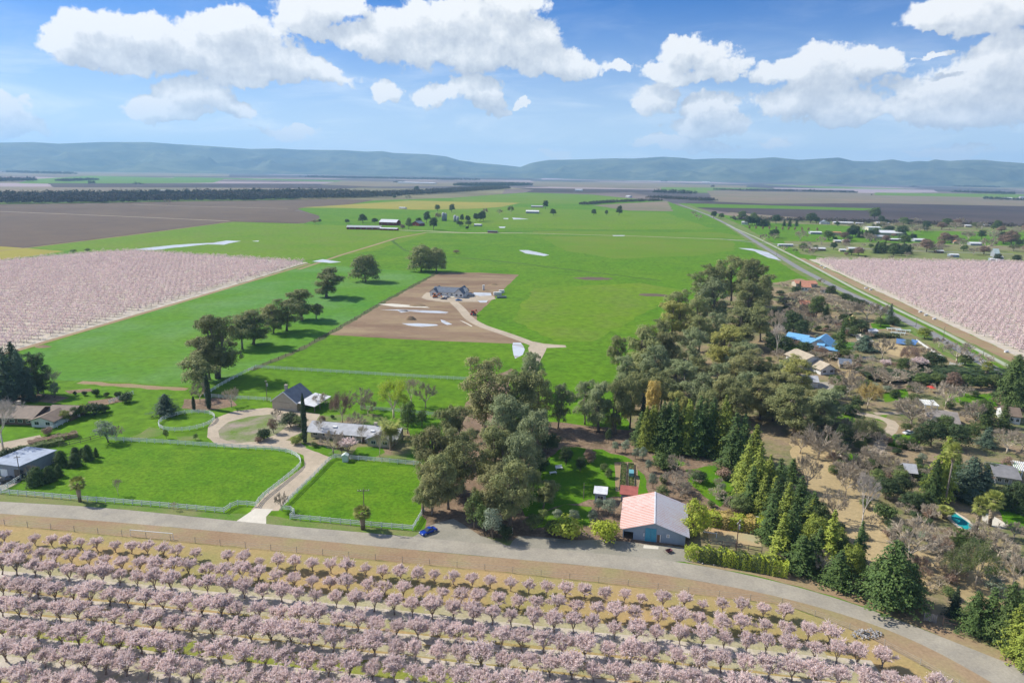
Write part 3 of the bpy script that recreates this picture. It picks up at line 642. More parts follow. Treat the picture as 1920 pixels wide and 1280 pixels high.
def g_euca(seed, lean=0, H=25., Wr=6.2, n=17, trunks=1, low=.30):
    random.seed(seed); mb = MB(); C, Rd, cs = [], [], []
    for t in range(trunks):
        ox = 0 if trunks == 1 else random.uniform(-1.2, 1.2); oy = 0 if trunks == 1 else random.uniform(-1, 1)
        lx, ly = random.uniform(-.12, .12) + lean + ox * .06, random.uniform(-.12, .12)
        h = H * random.uniform(.82, 1)
        f = lambda u, ox=ox, oy=oy, lx=lx, ly=ly, h=h: (ox + lx * h * u + .5 * math.sin(u * 5 + seed), oy + ly * h * u + .5 * math.cos(u * 4 + seed), h * u)
        mb.tube([f(u) for u in (0, .08, .25, .45, .65, .88)], [.62, .48, .40, .32, .22, .09], 7)
        m = max(5, int(n / trunks)); cc = []
        for i in range(m):
            u = low + (1 - low) * (i + random.random() * .8) / m; prof = math.sin(min(1, (u - low + .12) / (1 - low + .1)) * math.pi * .86) ** .7
            a = i * 2.4 + random.uniform(-.5, .5); rr = Wr * prof * random.uniform(.45, 1.0) / (1 if trunks == 1 else 1.35)
            p = f(u); c = np.array([p[0] + math.cos(a) * rr, p[1] + math.sin(a) * rr, p[2] + random.uniform(-.6, .6)])
            cc.append(c); C.append(c); Rd.append(random.uniform(1.7, 2.9) * (1.15 - .25 * u))
        C.append(np.array(f(.95))); Rd.append(random.uniform(1.6, 2.2)); cc.append(C[-1])
        limbs_to(mb, f, cc, .17)
    # secondary tufts break up the outline
    C2, R2 = [], []
    for c, r in zip(C, Rd):
        for _ in range(4):
            d = rv(1)[0]; d[2] = d[2] * .7; C2.append(c + d * r * random.uniform(.9, 1.45)); R2.append(r * random.uniform(.28, .5))
    v1, f1 = clump_cards(C, Rd, 430, .42, .85, hang=.6); v2, f2 = clump_cards(C2, R2, 95, .38, .9, hang=1.0)
    return mb, np.concatenate([v1, v2]), [np.concatenate([f1, f2 + len(v1)])], H, Wr * 2

def g_round(seed, H=9., Wr=4.4, n=16, trunk=.25, leafsize=.36, per=260, r=(1.1, 2.0), low=.3):
    random.seed(seed); mb = MB(); C, Rd = [], []
    for i in range(n):
        a = i * 2.4; u = (i + .5) / n; z = H * (low + (1 - low) * u * .86); rad = Wr * .72 * math.sqrt(max(0, 1 - ((u - .3) / .78) ** 2)) * random.uniform(.55, 1)
        C.append(np.array([math.cos(a) * rad, math.sin(a) * rad, z])); Rd.append(random.uniform(*r))
    f = lambda u: (.3 * math.sin(u * 4 + seed), .3 * math.cos(u * 3), H * .8 * u)
    mb.tube([f(u) for u in (0, .15, .4, .7)], [trunk * 1.3, trunk, trunk * .75, trunk * .4], 6); limbs_to(mb, f, C, trunk * .4, fork=.15)
    v, fc = clump_cards(C, Rd, per, leafsize, .85)
    return mb, v, [fc], H, Wr * 2
def g_shrub(seed, H=2.6, Wr=2.0, n=9, size=.26, per=170):
    random.seed(seed); mb = MB(); C, Rd = [], []
    for i in range(n):
        a = i * 2.4; rad = Wr * .6 * math.sqrt(i / n); C.append(np.array([math.cos(a) * rad, math.sin(a) * rad, H * random.uniform(.22, .62)])); Rd.append(random.uniform(.38, .55) * Wr)
    for i in range(5):
        a = i * 1.3; mb.tube([(0, 0, 0), (math.cos(a) * Wr * .2, math.sin(a) * Wr * .2, H * .3), (math.cos(a) * Wr * .4, math.sin(a) * Wr * .4, H * .6)], [.07, .05, .03], 5)
    v, f = clump_cards(C, Rd, per, size, .9, fill=.1); v[:, 2] = np.maximum(v[:, 2], .03)
    return mb, v, [f], H, Wr * 2
def g_conifer(seed, H=17., Wr=3.4, p=.68, droop=.35, dens=1.15, size=.40, base=.05):
    random.seed(seed); mb = MB(); mb.tube([(0, 0, 0), (0.1, 0, H * .4), (0, .1, H * .97)], [.34, .22, .04], 7)
    cs, ns, sz = [], [], []; z = H * base; k = 0
    while z < H * .985:
        u = (z / H - base) / (1 - base); Rz = Wr * (1 - u) ** p * (.86 + .14 * math.sin(k * 1.7 + seed)) + .12
        nb = max(4, int(9 * (1 - u) + 4))
        for b in range(nb):
            a = b * 2 * math.pi / nb + k * .7 + random.uniform(-.25, .25); L = Rz * random.choice((.6, .85, 1.0, 1.1, 1.35)) * random.uniform(.8, 1.15)
            m = max(3, int(L * 8 * dens)); t = RNG.uniform(.15, 1, m); wid = .34 * L * (1 - t * .75) + .12
            x = t * L; y = RNG.uniform(-1, 1, m) * wid; zz = z + .10 * L - droop * L * t * t + RNG.normal(0, .09, m)
            cs.append(np.stack([x * math.cos(a) - y * math.sin(a), x * math.sin(a) + y * math.cos(a), zz], 1))
            n = np.stack([np.full(m, math.cos(a) * .65), np.full(m, math.sin(a) * .65), np.full(m, .75)], 1) + rv(m) * .5; ns.append(n)
            sz.append(np.full(m, size) * RNG.uniform(.7, 1.3, m))
        if k % 3 == 0:
            for b in range(4):
                a = b * 1.57 + k; mb.tube([(0, 0, z), (math.cos(a) * Rz * .8, math.sin(a) * Rz * .8, z - droop * Rz * .4)], [.06, .02], 4, cap=False)
        z += H * .028 * (1.15 - .4 * u); k += 1
    v, f = cards(np.concatenate(cs), np.concatenate(ns), np.concatenate(sz), .85); v[:, 2] = np.maximum(v[:, 2], .05)
    return mb, v, [f], H, Wr * 2
def g_column(seed, H=16., Wr=.95, size=.3, n=2600):
    mb = MB(); mb.tube([(0, 0, 0), (0, 0, H * .8)], [.22, .06], 6)
    u = RNG.random(n) ** .9; a = RNG.uniform(0, 6.283, n); prof = np.sin(np.clip(u * .93 + .09, 0, 1) * np.pi) ** .45 * (1 - .25 * u)
    r = Wr * prof * (1 + .12 * np.sin(a * 3 + u * 21 + seed)) * RNG.uniform(.85, 1.05, n)
    c = np.stack([np.cos(a) * r, np.sin(a) * r, .3 + u * (H - .35)], 1); nn = np.stack([np.cos(a), np.sin(a), np.full(n, .35)], 1) + rv(n) * .4
    v, f = cards(c, nn, RNG.uniform(.7, 1.3, n) * size, 1.4); return mb, v, [f], H, Wr * 2
def grow(seed, H, spread, trunk, nl=6, lift=.55, depth=4, first=.22, w=1.0, twig=.05, fine=5, crown=.5):
    """branching skeleton: returns trunk MB and lists of thin twig segments"""
    random.seed(seed); mb = MB(); tw0, tw1, tww = [], [], []
    top = Vector((random.uniform(-.2, .2), random.uniform(-.2, .2), H * first))
    mb.tube([(0, 0, 0), tuple(top * .5 + Vector((.05, 0, 0))), tuple(top)], [trunk * 1.25, trunk, trunk * .85], 7)
    def rec(p, d, L, r, lev):
        e = p + d * L; mid = p + d * L * .5 + Vector([random.uniform(-.06, .06) * L for _ in range(3)])
        if lev <= 2: mb.tube([p, mid, e], [r, r * .8, r * .6], 5 if lev < 2 else 4, cap=False)
        else: tw0.append(p); tw1.append(e); tww.append(max(twig, r * 1.6))
        if lev >= depth:
            for _ in range(fine):
                q = p.lerp(e, random.uniform(.2, 1)); dd = (d + Vector([random.uniform(-.8, .8) for _ in range(3)])).normalized()
                tw0.append(q); tw1.append(q + dd * L * random.uniform(.5, 1.0)); tww.append(twig)
            return
        for i in range(random.choice((3, 3, 4))):
            q = p.lerp(e, random.uniform(.55, 1)); s = crown
            dd = (d + Vector((random.uniform(-s, s), random.uniform(-s, s), random.uniform(-s * .55, s * .7)))).normalized()
            rec(q, dd, L * random.uniform(.6, .8), r * .58, lev + 1)
    for i in range(nl):
        a = i * 2 * math.pi / nl + random.uniform(-.3, .3); d = Vector((math.cos(a) * spread, math.sin(a) * spread, lift + random.uniform(-.1, .25))).normalized()
        rec(top * random.uniform(.85, 1), d, H * .30 * w, trunk * .5, 1)
    return mb, tw0, tw1, tww
def fit(mb, v, H, W):                       # scale a grown skeleton so that its nominal size is exact
    z = v[:, 2].max(); r = np.percentile(np.hypot(v[:, 0], v[:, 1]), 97); s = np.array([W / 2 / r, W / 2 / r, H / z])
    mb.v = [a * s for a in mb.v]; return v * s
def g_bare(seed, H=9., W=8., trunk=.22, **k):
    mb, a, b, w = grow(seed, H, k.pop('spread', .75), trunk, **k)
    v, f = slivers(np.array(a), np.array(b), np.array(w)); v = fit(mb, v, H, W)
    return mb, v, [f], H, W
def g_leafing(seed, H=11., W=9., trunk=.25, leafsize=.3, per=5, jit=.35, **k):
    mb, a, b, w = grow(seed, H, k.pop('spread', .7), trunk, **k); a = np.array(a); b = np.array(b)
    v, f = slivers(a, b, np.array(w)); t = RNG.random((len(a), per, 1)); c = (a[:, None] * (1 - t) + b[:, None] * t).reshape(-1, 3) + RNG.normal(0, jit, (len(a) * per, 3))
    v2, f2 = cards(c, rv(len(c)) + np.array([0, 0, .5]), RNG.uniform(.6, 1.3, len(c)) * leafsize, 1.0)
    va = fit(mb, np.concatenate([v, v2]), H, W)
    return mb, va[len(v):], [f2], H, W, (va[:len(v)], f)
def g_almond(seed, H=4.7, W=4.3):
    rg_ = random.Random(seed); mb, a, b, w = grow(seed, H, rg_.uniform(.42, .62), .11, nl=rg_.choice((6, 7, 8, 9)), lift=rg_.uniform(1.1, 1.6), depth=3, first=rg_.uniform(.10, .16), w=1.0, twig=.03, fine=rg_.choice((6, 7, 8)), crown=rg_.uniform(.5, .72)); a = np.array(a); b = np.array(b)
    per = 3; t = RNG.random((len(a), per, 1)) ** .8; c = (a[:, None] * (1 - t) + b[:, None] * t).reshape(-1, 3) + RNG.normal(0, .09, (len(a) * per, 3))
    v, f = slivers(a, b, np.array(w)); v2, f2 = cards(c, rv(len(c)) + np.array([0, 0, .4]), RNG.uniform(.6, 1.3, len(c)) * .15, 1.0)
    v3, f3 = slivers(a + (b - a) * .15 + np.array([0, 0, .02]), b + (b - a) * .12 + np.array([0, 0, .08]), RNG.uniform(.07, .18, len(a)))
    va = fit(mb, np.concatenate([v, v2, v3]), H, W)
    return mb, va[len(v):], [f2, f3 + len(v2)], H, W, (va[:len(v)], f)
def frond(L, rise, droop, n=9):             # centre line of a feather frond in the x-z plane
    return [(L * t * (1 - .12 * t), L * (rise * t - droop * t * t * t)) for t in [i / (n - 1) for i in range(n)]]
def g_datepalm(seed, H=8.5, W=8.):
    mb = MB(); th = H * .52; mb.tube([(0, 0, 0), (0, 0, .4), (0, 0, th - .5), (0, 0, th)], [.55, .42, .42, .6], 9)
    V, F = [], []; random.seed(seed); n = 0
    for i in range(130):
        a = i * 2.4; tier = i / 130; L = W * .53 * random.uniform(.9, 1.05); cl = frond(L, 1.25 - 1.45 * tier, .55 + .25 * tier)
        for j in range(len(cl) - 1):
            for s in (-1, 1):
                for q in range(2):
                    x0, z0 = cl[j]; x1, z1 = cl[j + 1]; t = (q + .5) / 2; bx, bz = x0 + (x1 - x0) * t, z0 + (z1 - z0) * t
                    ll = .85 * math.sin(math.pi * min(1, (j + t) / 8.5 + .12)) + .08
                    pts = [(bx, 0, bz), (bx + .24, 0, bz), (bx + ll * .55, s * ll, bz - ll * .35 + .1)]
                    for (px, py, pz) in pts: V.append((px * math.cos(a) - py * math.sin(a), px * math.sin(a) + py * math.cos(a), th + pz))
                    F.append((n, n + 1, n + 2)); n += 3
    V = np.array(V); V[:, 2] = np.maximum(V[:, 2], .3); return mb, V, [np.array(F)], H, W
def g_fanpalm(seed, H=7., W=3.6, crown=2.0, trunk=.32, skirt=True, nf=30):
    mb = MB(); th = H - crown * .85; random.seed(seed)
    mb.tube([(0, 0, 0), (.05, 0, th * .5), (0, .05, th)], [trunk * 1.3, trunk, trunk * .8], 8)
    V, F = [], []; n = 0
    def fan(a, el, L, r):
        nonlocal n
        d = Vector((math.cos(a) * math.cos(el), math.sin(a) * math.cos(el), math.sin(el))); c = Vector((0, 0, th)) + d * L
        side = Vector((-math.sin(a), math.cos(a), 0)); up = side.cross(d)
        V.extend([tuple(Vector((0, 0, th)) - side * .03), tuple(Vector((0, 0, th)) + side * .03), tuple(c)]); F.append((n, n + 1, n + 2)); n += 3
        for k in range(11):
            t = -1.5 + 3.0 * k / 10; dd = (d * math.cos(t) + side * math.sin(t)); tip = c + dd * r + Vector((0, 0, -r * .12)) + up * .05
            w = dd.cross(up) * r * .085
            V.extend([tuple(c), tuple(c + dd * r * .6 - w), tuple(tip), tuple(c + dd * r * .6 + w)]); F.append((n, n + 1, n + 2, n + 3)); n += 4
    for i in range(nf): fan(i * 2.4, 1.35 - 2.25 * i / nf, W * .30 * random.uniform(.8, 1.15), W * .34)
    V1, F1 = np.array(V), F; V, F = [], []; n = 0
    if skirt:
        for i in range(60): 
            a = i * 2.4; z = th - (i / 60) * th * (.55 if skirt is True else skirt); r = .24 + .16 * (1 - i / 60)
            c = Vector((math.cos(a) * .25, math.sin(a) * .25, z)); s = Vector((-math.sin(a), math.cos(a), 0)); tip = c + Vector((math.cos(a) * r, math.sin(a) * r, -1.0))
            V.extend([tuple(c - s * .08), tuple(c + s * .08), tuple(tip + s * .18), tuple(tip - s * .18)]); F.append((n, n + 1, n + 2, n + 3)); n += 4
    f3 = np.array([f for f in F1 if len(f) == 3]); f4 = np.array([f for f in F1 if len(f) == 4])
    return mb, V1, [f3, f4], H, W, (np.array(V), np.array(F)) if skirt else None
def g_hedge(seed, L=8., H=2.0, Wd=1.8, size=.24, per=2600):
    mb = MB(); random.seed(seed)
    for i in range(8): x = -L / 2 + L * (i + .5) / 8; mb.tube([(x, 0, 0), (x + .1, 0, H * .6)], [.06, .03], 5)
    n = per; side = RNG.random(n); x = RNG.uniform(-L / 2, L / 2, n); y = np.where(side < .5, np.sign(RNG.normal(size=n)) * Wd / 2, RNG.uniform(-Wd / 2, Wd / 2, n)); z = np.where(side < .5, RNG.uniform(.05, H * .93, n), H)
    bump = .16 * np.sin(x * 2.1 + seed) + .10 * np.sin(x * 5.3 + y * 3); y = y * (1 + bump); z = z * (1 + bump * .7) + RNG.normal(0, .06, n)
    nn = np.stack([np.zeros(n), np.where(side < .5, np.sign(y), y * .4), np.where(side < .5, .35, 1.)], 1) + rv(n) * .6
    v, f = cards(np.stack([x, y, z], 1), nn, RNG.uniform(.7, 1.3, n) * size, 1); v[:, 2] = np.maximum(v[:, 2], .02)
    return mb, v, [f], H, L

KINDS = {}                                   # kind -> (object name, category, group, list of specimens, bark, crown part name, extra part)
def kind(key, name, cat, fn, seeds, bark, cn='crown', extra=None, **k):
    KINDS[key] = dict(name=name, cat=cat, gen=[(fn, s, k) for s in seeds], bark=bark, crown=cn, extra=extra, cache={})
kind('euc', 'eucalyptus_tree', 'tree', g_euca, (1, 2, 3, 4), EBARK)
kind('euc2', 'eucalyptus_tree', 'tree', g_euca, (11, 12, 13), EBARK, trunks=3, n=24, Wr=7.5, low=.2)
kind('bushy', 'eucalyptus_tree', 'tree', g_round, (14, 15), EBARK, H=14., Wr=7., n=30, trunk=.35, leafsize=.45, per=300, r=(1.6, 2.6), low=.10)
kind('eucs', 'eucalyptus_tree', 'tree', g_euca, (21, 22), EBARK, H=18., Wr=4.6, n=11, low=.35)
kind('oak', 'oak_tree', 'tree', g_round, (5, 6, 7), BARK)
kind('olive', 'olive_tree', 'tree', g_round, (8, 9), BARK, H=4.5, Wr=2.4, n=10, trunk=.14, leafsize=.25, per=150, r=(.7, 1.1), low=.35)
kind('shrub', 'shrub', 'shrub', g_shrub, (3, 4, 5), BARK, 'foliage')
kind('cone', 'conical_shrub', 'shrub', g_conifer, (31, 32), BARK, 'foliage', H=4., Wr=2.1, p=.42, droop=.1, size=.28, dens=2.2, base=.02)
kind('conifer', 'conifer_tree', 'tree', g_conifer, (41, 42, 43), BARK)
kind('slim', 'conifer_tree', 'tree', g_conifer, (44, 45), BARK, H=15., Wr=2.0, p=.8, dens=1.3)
kind('cedar', 'cedar_tree', 'tree', g_conifer, (46, 47), BARK, H=14., Wr=6.0, p=.6, droop=.16, size=.5, dens=.95, base=.10)
kind('cypress', 'cypress_tree', 'tree', g_column, (51, 52), BARK)
kind('bare', 'bare_tree', 'tree', g_bare, (61, 62, 63, 64), GREYBARK, 'twigs', depth=4, fine=8, twig=.05, crown=.7)
kind('sap', 'bare_sapling', 'tree', g_bare, (65, 66), GREYBARK, 'twigs', H=6., W=3.2, trunk=.09, depth=4, fine=3, twig=.04, spread=.4, lift=1.1)
kind('tallbare', 'bare_tree', 'tree', g_bare, (67, 68), PALEBARK, 'twigs', H=18., W=7., trunk=.3, first=.5, depth=5, fine=4, twig=.075, spread=.5, lift=.9)
kind('vase', 'bare_tree', 'tree', g_bare, (71, 72), GREYBARK, 'twigs', H=7., W=8., trunk=.2, nl=7, depth=4, fine=11, twig=.05, spread=.9, lift=.65, crown=.75)
kind('leafing', 'leafing_tree', 'tree', g_leafing, (73, 74), GREYBARK, 'leaves', 'twigs', nl=7, depth=4, fine=6, crown=.7, leafsize=.2)
kind('willow', 'willow_tree', 'tree', g_leafing, (75, 76), GREYBARK, 'leaves', 'twigs', H=13., W=11., trunk=.35, depth=4, fine=4, leafsize=.26, lift=.8, spread=.6, per=7, jit=.3)
kind('almond', 'almond_tree', 'tree', g_almond, (81, 82, 83, 84, 85, 86, 87, 88, 89, 90), ABARK, 'blossom', 'twigs')
kind('date', 'date_palm', 'palm tree', g_datepalm, (91,), BARK, 'fronds')
kind('fan', 'fan_palm', 'palm tree', g_fanpalm, (92,), BARK, 'fronds', 'dead_fronds')
kind('tallfan', 'fan_palm', 'palm tree', g_fanpalm, (93,), EBARK, 'fronds', 'dead_fronds', H=17., W=4.4, crown=2.2, trunk=.26, skirt=.12)
kind('hedge', 'hedge', 'hedge', g_hedge, (94, 95), BARK, 'foliage')
kind('bamboo', 'bamboo_clump', 'bamboo', g_round, (96, 97), BARK, 'foliage', H=7., Wr=2.5, n=14, trunk=.06, leafsize=.3, per=150, r=(.8, 1.2), low=.12)
GROUPS = {}
PLANTS = []
def specimen(K, i, m):
    i = i % len(K['gen']); key = (i, m.name if m else None)
    if key not in K['cache']:
        if ('raw', i) not in K['cache']:
            fn, s, k = K['gen'][i]; K['cache'][('raw', i)] = fn(s, **dict(k))
        r = K['cache'][('raw', i)]
        base = K['cache'].get(('trunk', i))
        if base is None:
            base = r[0].mesh('trunk', K['bark'], True); K['cache'][('trunk', i)] = base
        if K['crown'] == 'twigs': crown = np_mesh('twigs', r[1], r[2], m or K['bark'])
        else: crown = np_mesh(K['crown'], r[1], r[2], m)
        ex = None
        if K['extra'] and len(r) > 5 and r[5] is not None:
            ex = K['cache'].get(('ex', i)) or np_mesh(K['extra'], r[5][0], [r[5][1]], L_SKIRT if K['extra'] == 'dead_fronds' else K['bark']); K['cache'][('ex', i)] = ex
        K['cache'][key] = (base, crown, ex, r[3], r[4])
    return K['cache'][key]
_cnt = [0]
def plant(key, x, y, top, m=None, look='', w=None, group=None, world=None, size=None, label=None, name=None, lean=None, rz=None, shape=None, parts=True):
    K = KINDS[key]; _cnt[0] += 1; i = _cnt[0] if shape is None else shape
    tm, cm, ex, H0, W0 = specimen(K, i, m)
    if world is None: g = G(x, y); H = HT(x, y, top); W_ = WD(x, y, w) if w else W0 * H / H0
    else: g = Vector((*world, 0)); H, W_ = size; W_ = W_ or W0 * H / H0
    rng_ = random.Random(_cnt[0] * 13 + 5)
    rot = rng_.uniform(0, 6.28) if rz is None else rz
    root = link(name or K['name'], None, loc=g, rot=rot if not lean else (lean[0], lean[1], rot)); root.scale = (W_ / W0, W_ / W0, H / H0); root.empty_display_size = .5
    link('trunk', tm, root); link(K['crown'], cm, root)
    if ex: link(K['extra'], ex, root)
    tag(root, label, K['cat'], group)
    if label is None: PLANTS.append((root, look or key, g, H, W_))
    return root
# ------------------------------------------------------------------ fences
def world_line(px, z=0): return [G(*q) for q in px]
POSTM = {}
def rail_fence(label, px, h=1.5, gap=2.7, rails=3, m=None, smooth=0, closed=False, group='white rail fences', name='rail_fence', wire=False, pw=.14, pts=None):
    m = m or WHITE; w = pts or [Vector((p.x, p.y, 0)) for p in world_line(px)]
    if smooth:
        for _ in range(smooth):
            q = [w[0]]
            for a, b in zip(w[:-1], w[1:]): q += [a.lerp(b, .25), a.lerp(b, .75)]
            w = q + [w[-1]]
    root = empty(name, w[0], 0, label, 'fence', group); o = w[0]
    d = [0]
    for a, b in zip(w[:-1], w[1:]): d.append(d[-1] + (b - a).length)
    def at(s):
        s = max(0, min(s, d[-1]))
        for i in range(len(w) - 1):
            if s <= d[i + 1] + 1e-6: return w[i].lerp(w[i + 1], (s - d[i]) / max(1e-6, d[i + 1] - d[i]))
        return w[-1]
    n = max(1, round(d[-1] / gap)); key = (h, pw, m.name)
    if key not in POSTM: mb = MB(); mb.box(-pw / 2, pw / 2, -pw / 2, pw / 2, 0, h * 1.06); mb.prism([(-pw / 2 - .02, h * 1.06 + .003), (pw / 2 + .02, h * 1.06 + .003), (0, h * 1.06 + .07)], -pw / 2 - .02, pw / 2 + .02); POSTM[key] = mb.mesh('post', m)
    ps = [at(d[-1] * i / n) for i in range(n + (0 if closed else 1))]
    for i, p in enumerate(ps):
        q = ps[min(i + 1, len(ps) - 1)] - ps[max(i - 1, 0)]
        link('post', POSTM[key], root, loc=p - o, rot=math.atan2(q.y, q.x))
    if closed: ps.append(ps[0])
    hs = [h * (.34 + .60 * k / (rails - 1)) for k in range(rails)] if rails > 1 else [h * .94]
    for z in hs:
        mb = MB(); r = .035 if wire else .19
        for a, b in zip(ps[:-1], ps[1:]):
            mb.bar((a - o) + Vector((0, 0, z)), (b - o) + Vector((0, 0, z)), .05 if not wire else .03, r)
        mb.build('wire' if wire else 'rail', m, root)
    return root
rail_fence('long white three-rail fence along the front road verge', [(-60, 919), (0, 925), (150, 938), (300, 950), (420, 961)])
rail_fence('white fence jogging back beside the concrete apron', [(420, 961), (440, 947), (462, 948), (480, 950)])
rail_fence('white fence curving up the left side of the gravel drive', [(480, 950), (487, 938), (520, 912), (545, 892), (563, 876), (565, 866), (558, 857), (541, 849), (511, 844), (480, 843)], smooth=2)
rail_fence('white fence along the far side of the big paddock', [(480, 843), (400, 838), (316, 832), (260, 829), (203, 826)])
rail_fence('white fence running up beside the metal-roofed shed', [(2, 922), (30, 905), (52, 891), (75, 876), (104, 858)])
rail_fence('white fence fragment running beside the house on the far left', [(85, 812), (110, 800), (128, 790), (150, 781)])
rail_fence('white fence fragment above the dark shrubs', [(205, 757), (222, 750), (250, 739)])
rail_fence('white Z-shaped fence on the right of the concrete apron', [(527, 956), (556, 959), (544, 973)])
rail_fence('white fence along the verge of the small paddock', [(544, 973), (600, 978), (680, 986), (774, 994)])
rail_fence('white fence at the eucalyptus end of the small paddock', [(774, 994), (784, 977), (795, 958)])
rail_fence('white fence up the right side of the gravel drive', [(532, 950), (552, 930), (585, 898), (618, 864), (628, 859)])
rail_fence('white fence between the ranch lawn and the small paddock', [(628, 859), (690, 864), (777, 872), (790, 874)])
rail_fence('white fence across the green field behind the ranch house', [(480, 690), (560, 695), (680, 702), (780, 708), (876, 713)], gap=3)
rail_fence('white fence rising along the weedy track', [(383, 743), (410, 726), (437, 711), (480, 690)], gap=3)
rail_fence('white fence left of the dark-roofed barn', [(397, 745), (440, 748), (480, 750), (508, 752)], gap=3)
rail_fence('greenish white fence behind the ranch garden trees', [(676, 767), (740, 772), (818, 780)], gap=3)
c0 = G(351, 791); rr = 9.3
rail_fence('round white riding pen fence', None, pts=[Vector((c0.x + rr * math.cos(a), c0.y + rr * math.sin(a), 0)) for a in np.linspace(0, 2 * math.pi, 49)[:49]], gap=2.4, closed=True, name='round_pen')
WIREM = mat('wire_fence_metal', (.46, .44, .38), (.36, .34, .29), 1, 3, .6)
rail_fence('wire fence between the road and the blossoming orchard', [q for q in FEN if q[0] < 1470], h=1.5, gap=6.6, rails=3, m=WIREM, wire=True, pw=.09, group='wire fences', name='wire_fence')
rail_fence('wire fence round the end of the orchard at the road bend', [q for q in FEN if q[0] >= 1466][:6], h=1.3, gap=6.6, rails=3, m=WIREM, wire=True, pw=.10, group='wire fences', name='wire_fence')
rail_fence('weathered post and wire fence beside the green cereal field', [(819, 512), (730, 560), (620, 625), (560, 658), (478, 692)], h=1.4, gap=6, rails=2, m=WOOD, wire=True, pw=.16, group='wire fences', name='wire_fence')
rail_fence('weathered fence behind the cone-shaped shrubs', [(110, 838), (135, 834), (160, 828), (188, 820)], h=1.3, gap=3, rails=2, m=WOOD, group='wooden fences', name='wooden_fence')
rail_fence('long pale fence beside the solar panels', [(1718, 640), (1735, 652), (1752, 663), (1770, 674)], h=1.4, gap=2.5, rails=4, group='white rail fences')
rail_fence('white fence above the long hedge', [(1780, 684), (1795, 687), (1806, 683)], h=1.4, gap=2.5, rails=3)
rail_fence('low wooden fence at the barn corner', [(1291, 1030), (1292, 1045), (1318, 1051)], h=1.4, gap=1.2, rails=3, m=WOOD, group='wooden fences', name='wooden_fence')
rail_fence('dark post fence between the sandy court and the road hedge', [(1330, 1022), (1360, 1025), (1405, 1032), (1428, 1036)], h=1.5, gap=3, rails=2, m=WOOD, group='wooden fences', name='wooden_fence')
# pale pipe rail that shows on the wire fence
for a, b, lb in (((245, 1004), (325, 1011), 'pale pipe rail on the wire fence facing the first paddock'),):
    A, B = G(*a), G(*b); mb = MB(); mb.bar(Vector((0, 0, 1.66)), (B - A) + Vector((0, 0, 1.66)), .12); mb.bar((0, 0, 0), (0, 0, 1.6), .1); mb.bar(B - A, (B - A) + Vector((0, 0, 1.6)), .1)
    tag(mb.build('pipe_rail', WHITE, loc=A), lb, 'rail', 'pipe rails')

# ------------------------------------------------------------------ buildings
GLASS = mat('window_glass', (.03, .04, .05), rough=.15, spec=.6)
def wallm(n, c, d=.85): return mat(n, c, tuple(k * d for k in c), .8, 4, .85)
def roofm(n, c, d=.75, r=.7, **k): return mat(n, c, tuple(q * d for q in c), .6, 5, r, **k)
W_WHITE = wallm('white_wall', (.72, .71, .68)); W_CREAM = wallm('cream_wall', (.50, .43, .32)); W_RED = wallm('red_wall', (.22, .035, .03)); W_BLUEG = wallm('blue_grey_wall', (.34, .42, .48)); W_GREY = wallm('grey_wall', (.32, .34, .36)); W_BRN = wallm('brown_wall', (.20, .13, .09)); W_TAN = wallm('tan_wall', (.42, .36, .28))
R_WHITE = roofm('white_roof', (.74, .74, .73)); R_GREY = roofm('pale_grey_roof', (.50, .50, .50)); R_DARK = roofm('charcoal_roof', (.17, .195, .23)); R_BRN = roofm('brown_shingle_roof', (.23, .17, .12)); R_TAN = roofm('tan_roof', (.50, .42, .30)); R_TERRA = roofm('terracotta_roof', (.55, .25, .15)); R_BLUE = roofm('sky_blue_roof', (.20, .46, .72), .85, .45); R_RED = roofm('rusty_red_roof', (.40, .12, .09)); R_GRN = roofm('pale_green_roof', (.50, .60, .56))
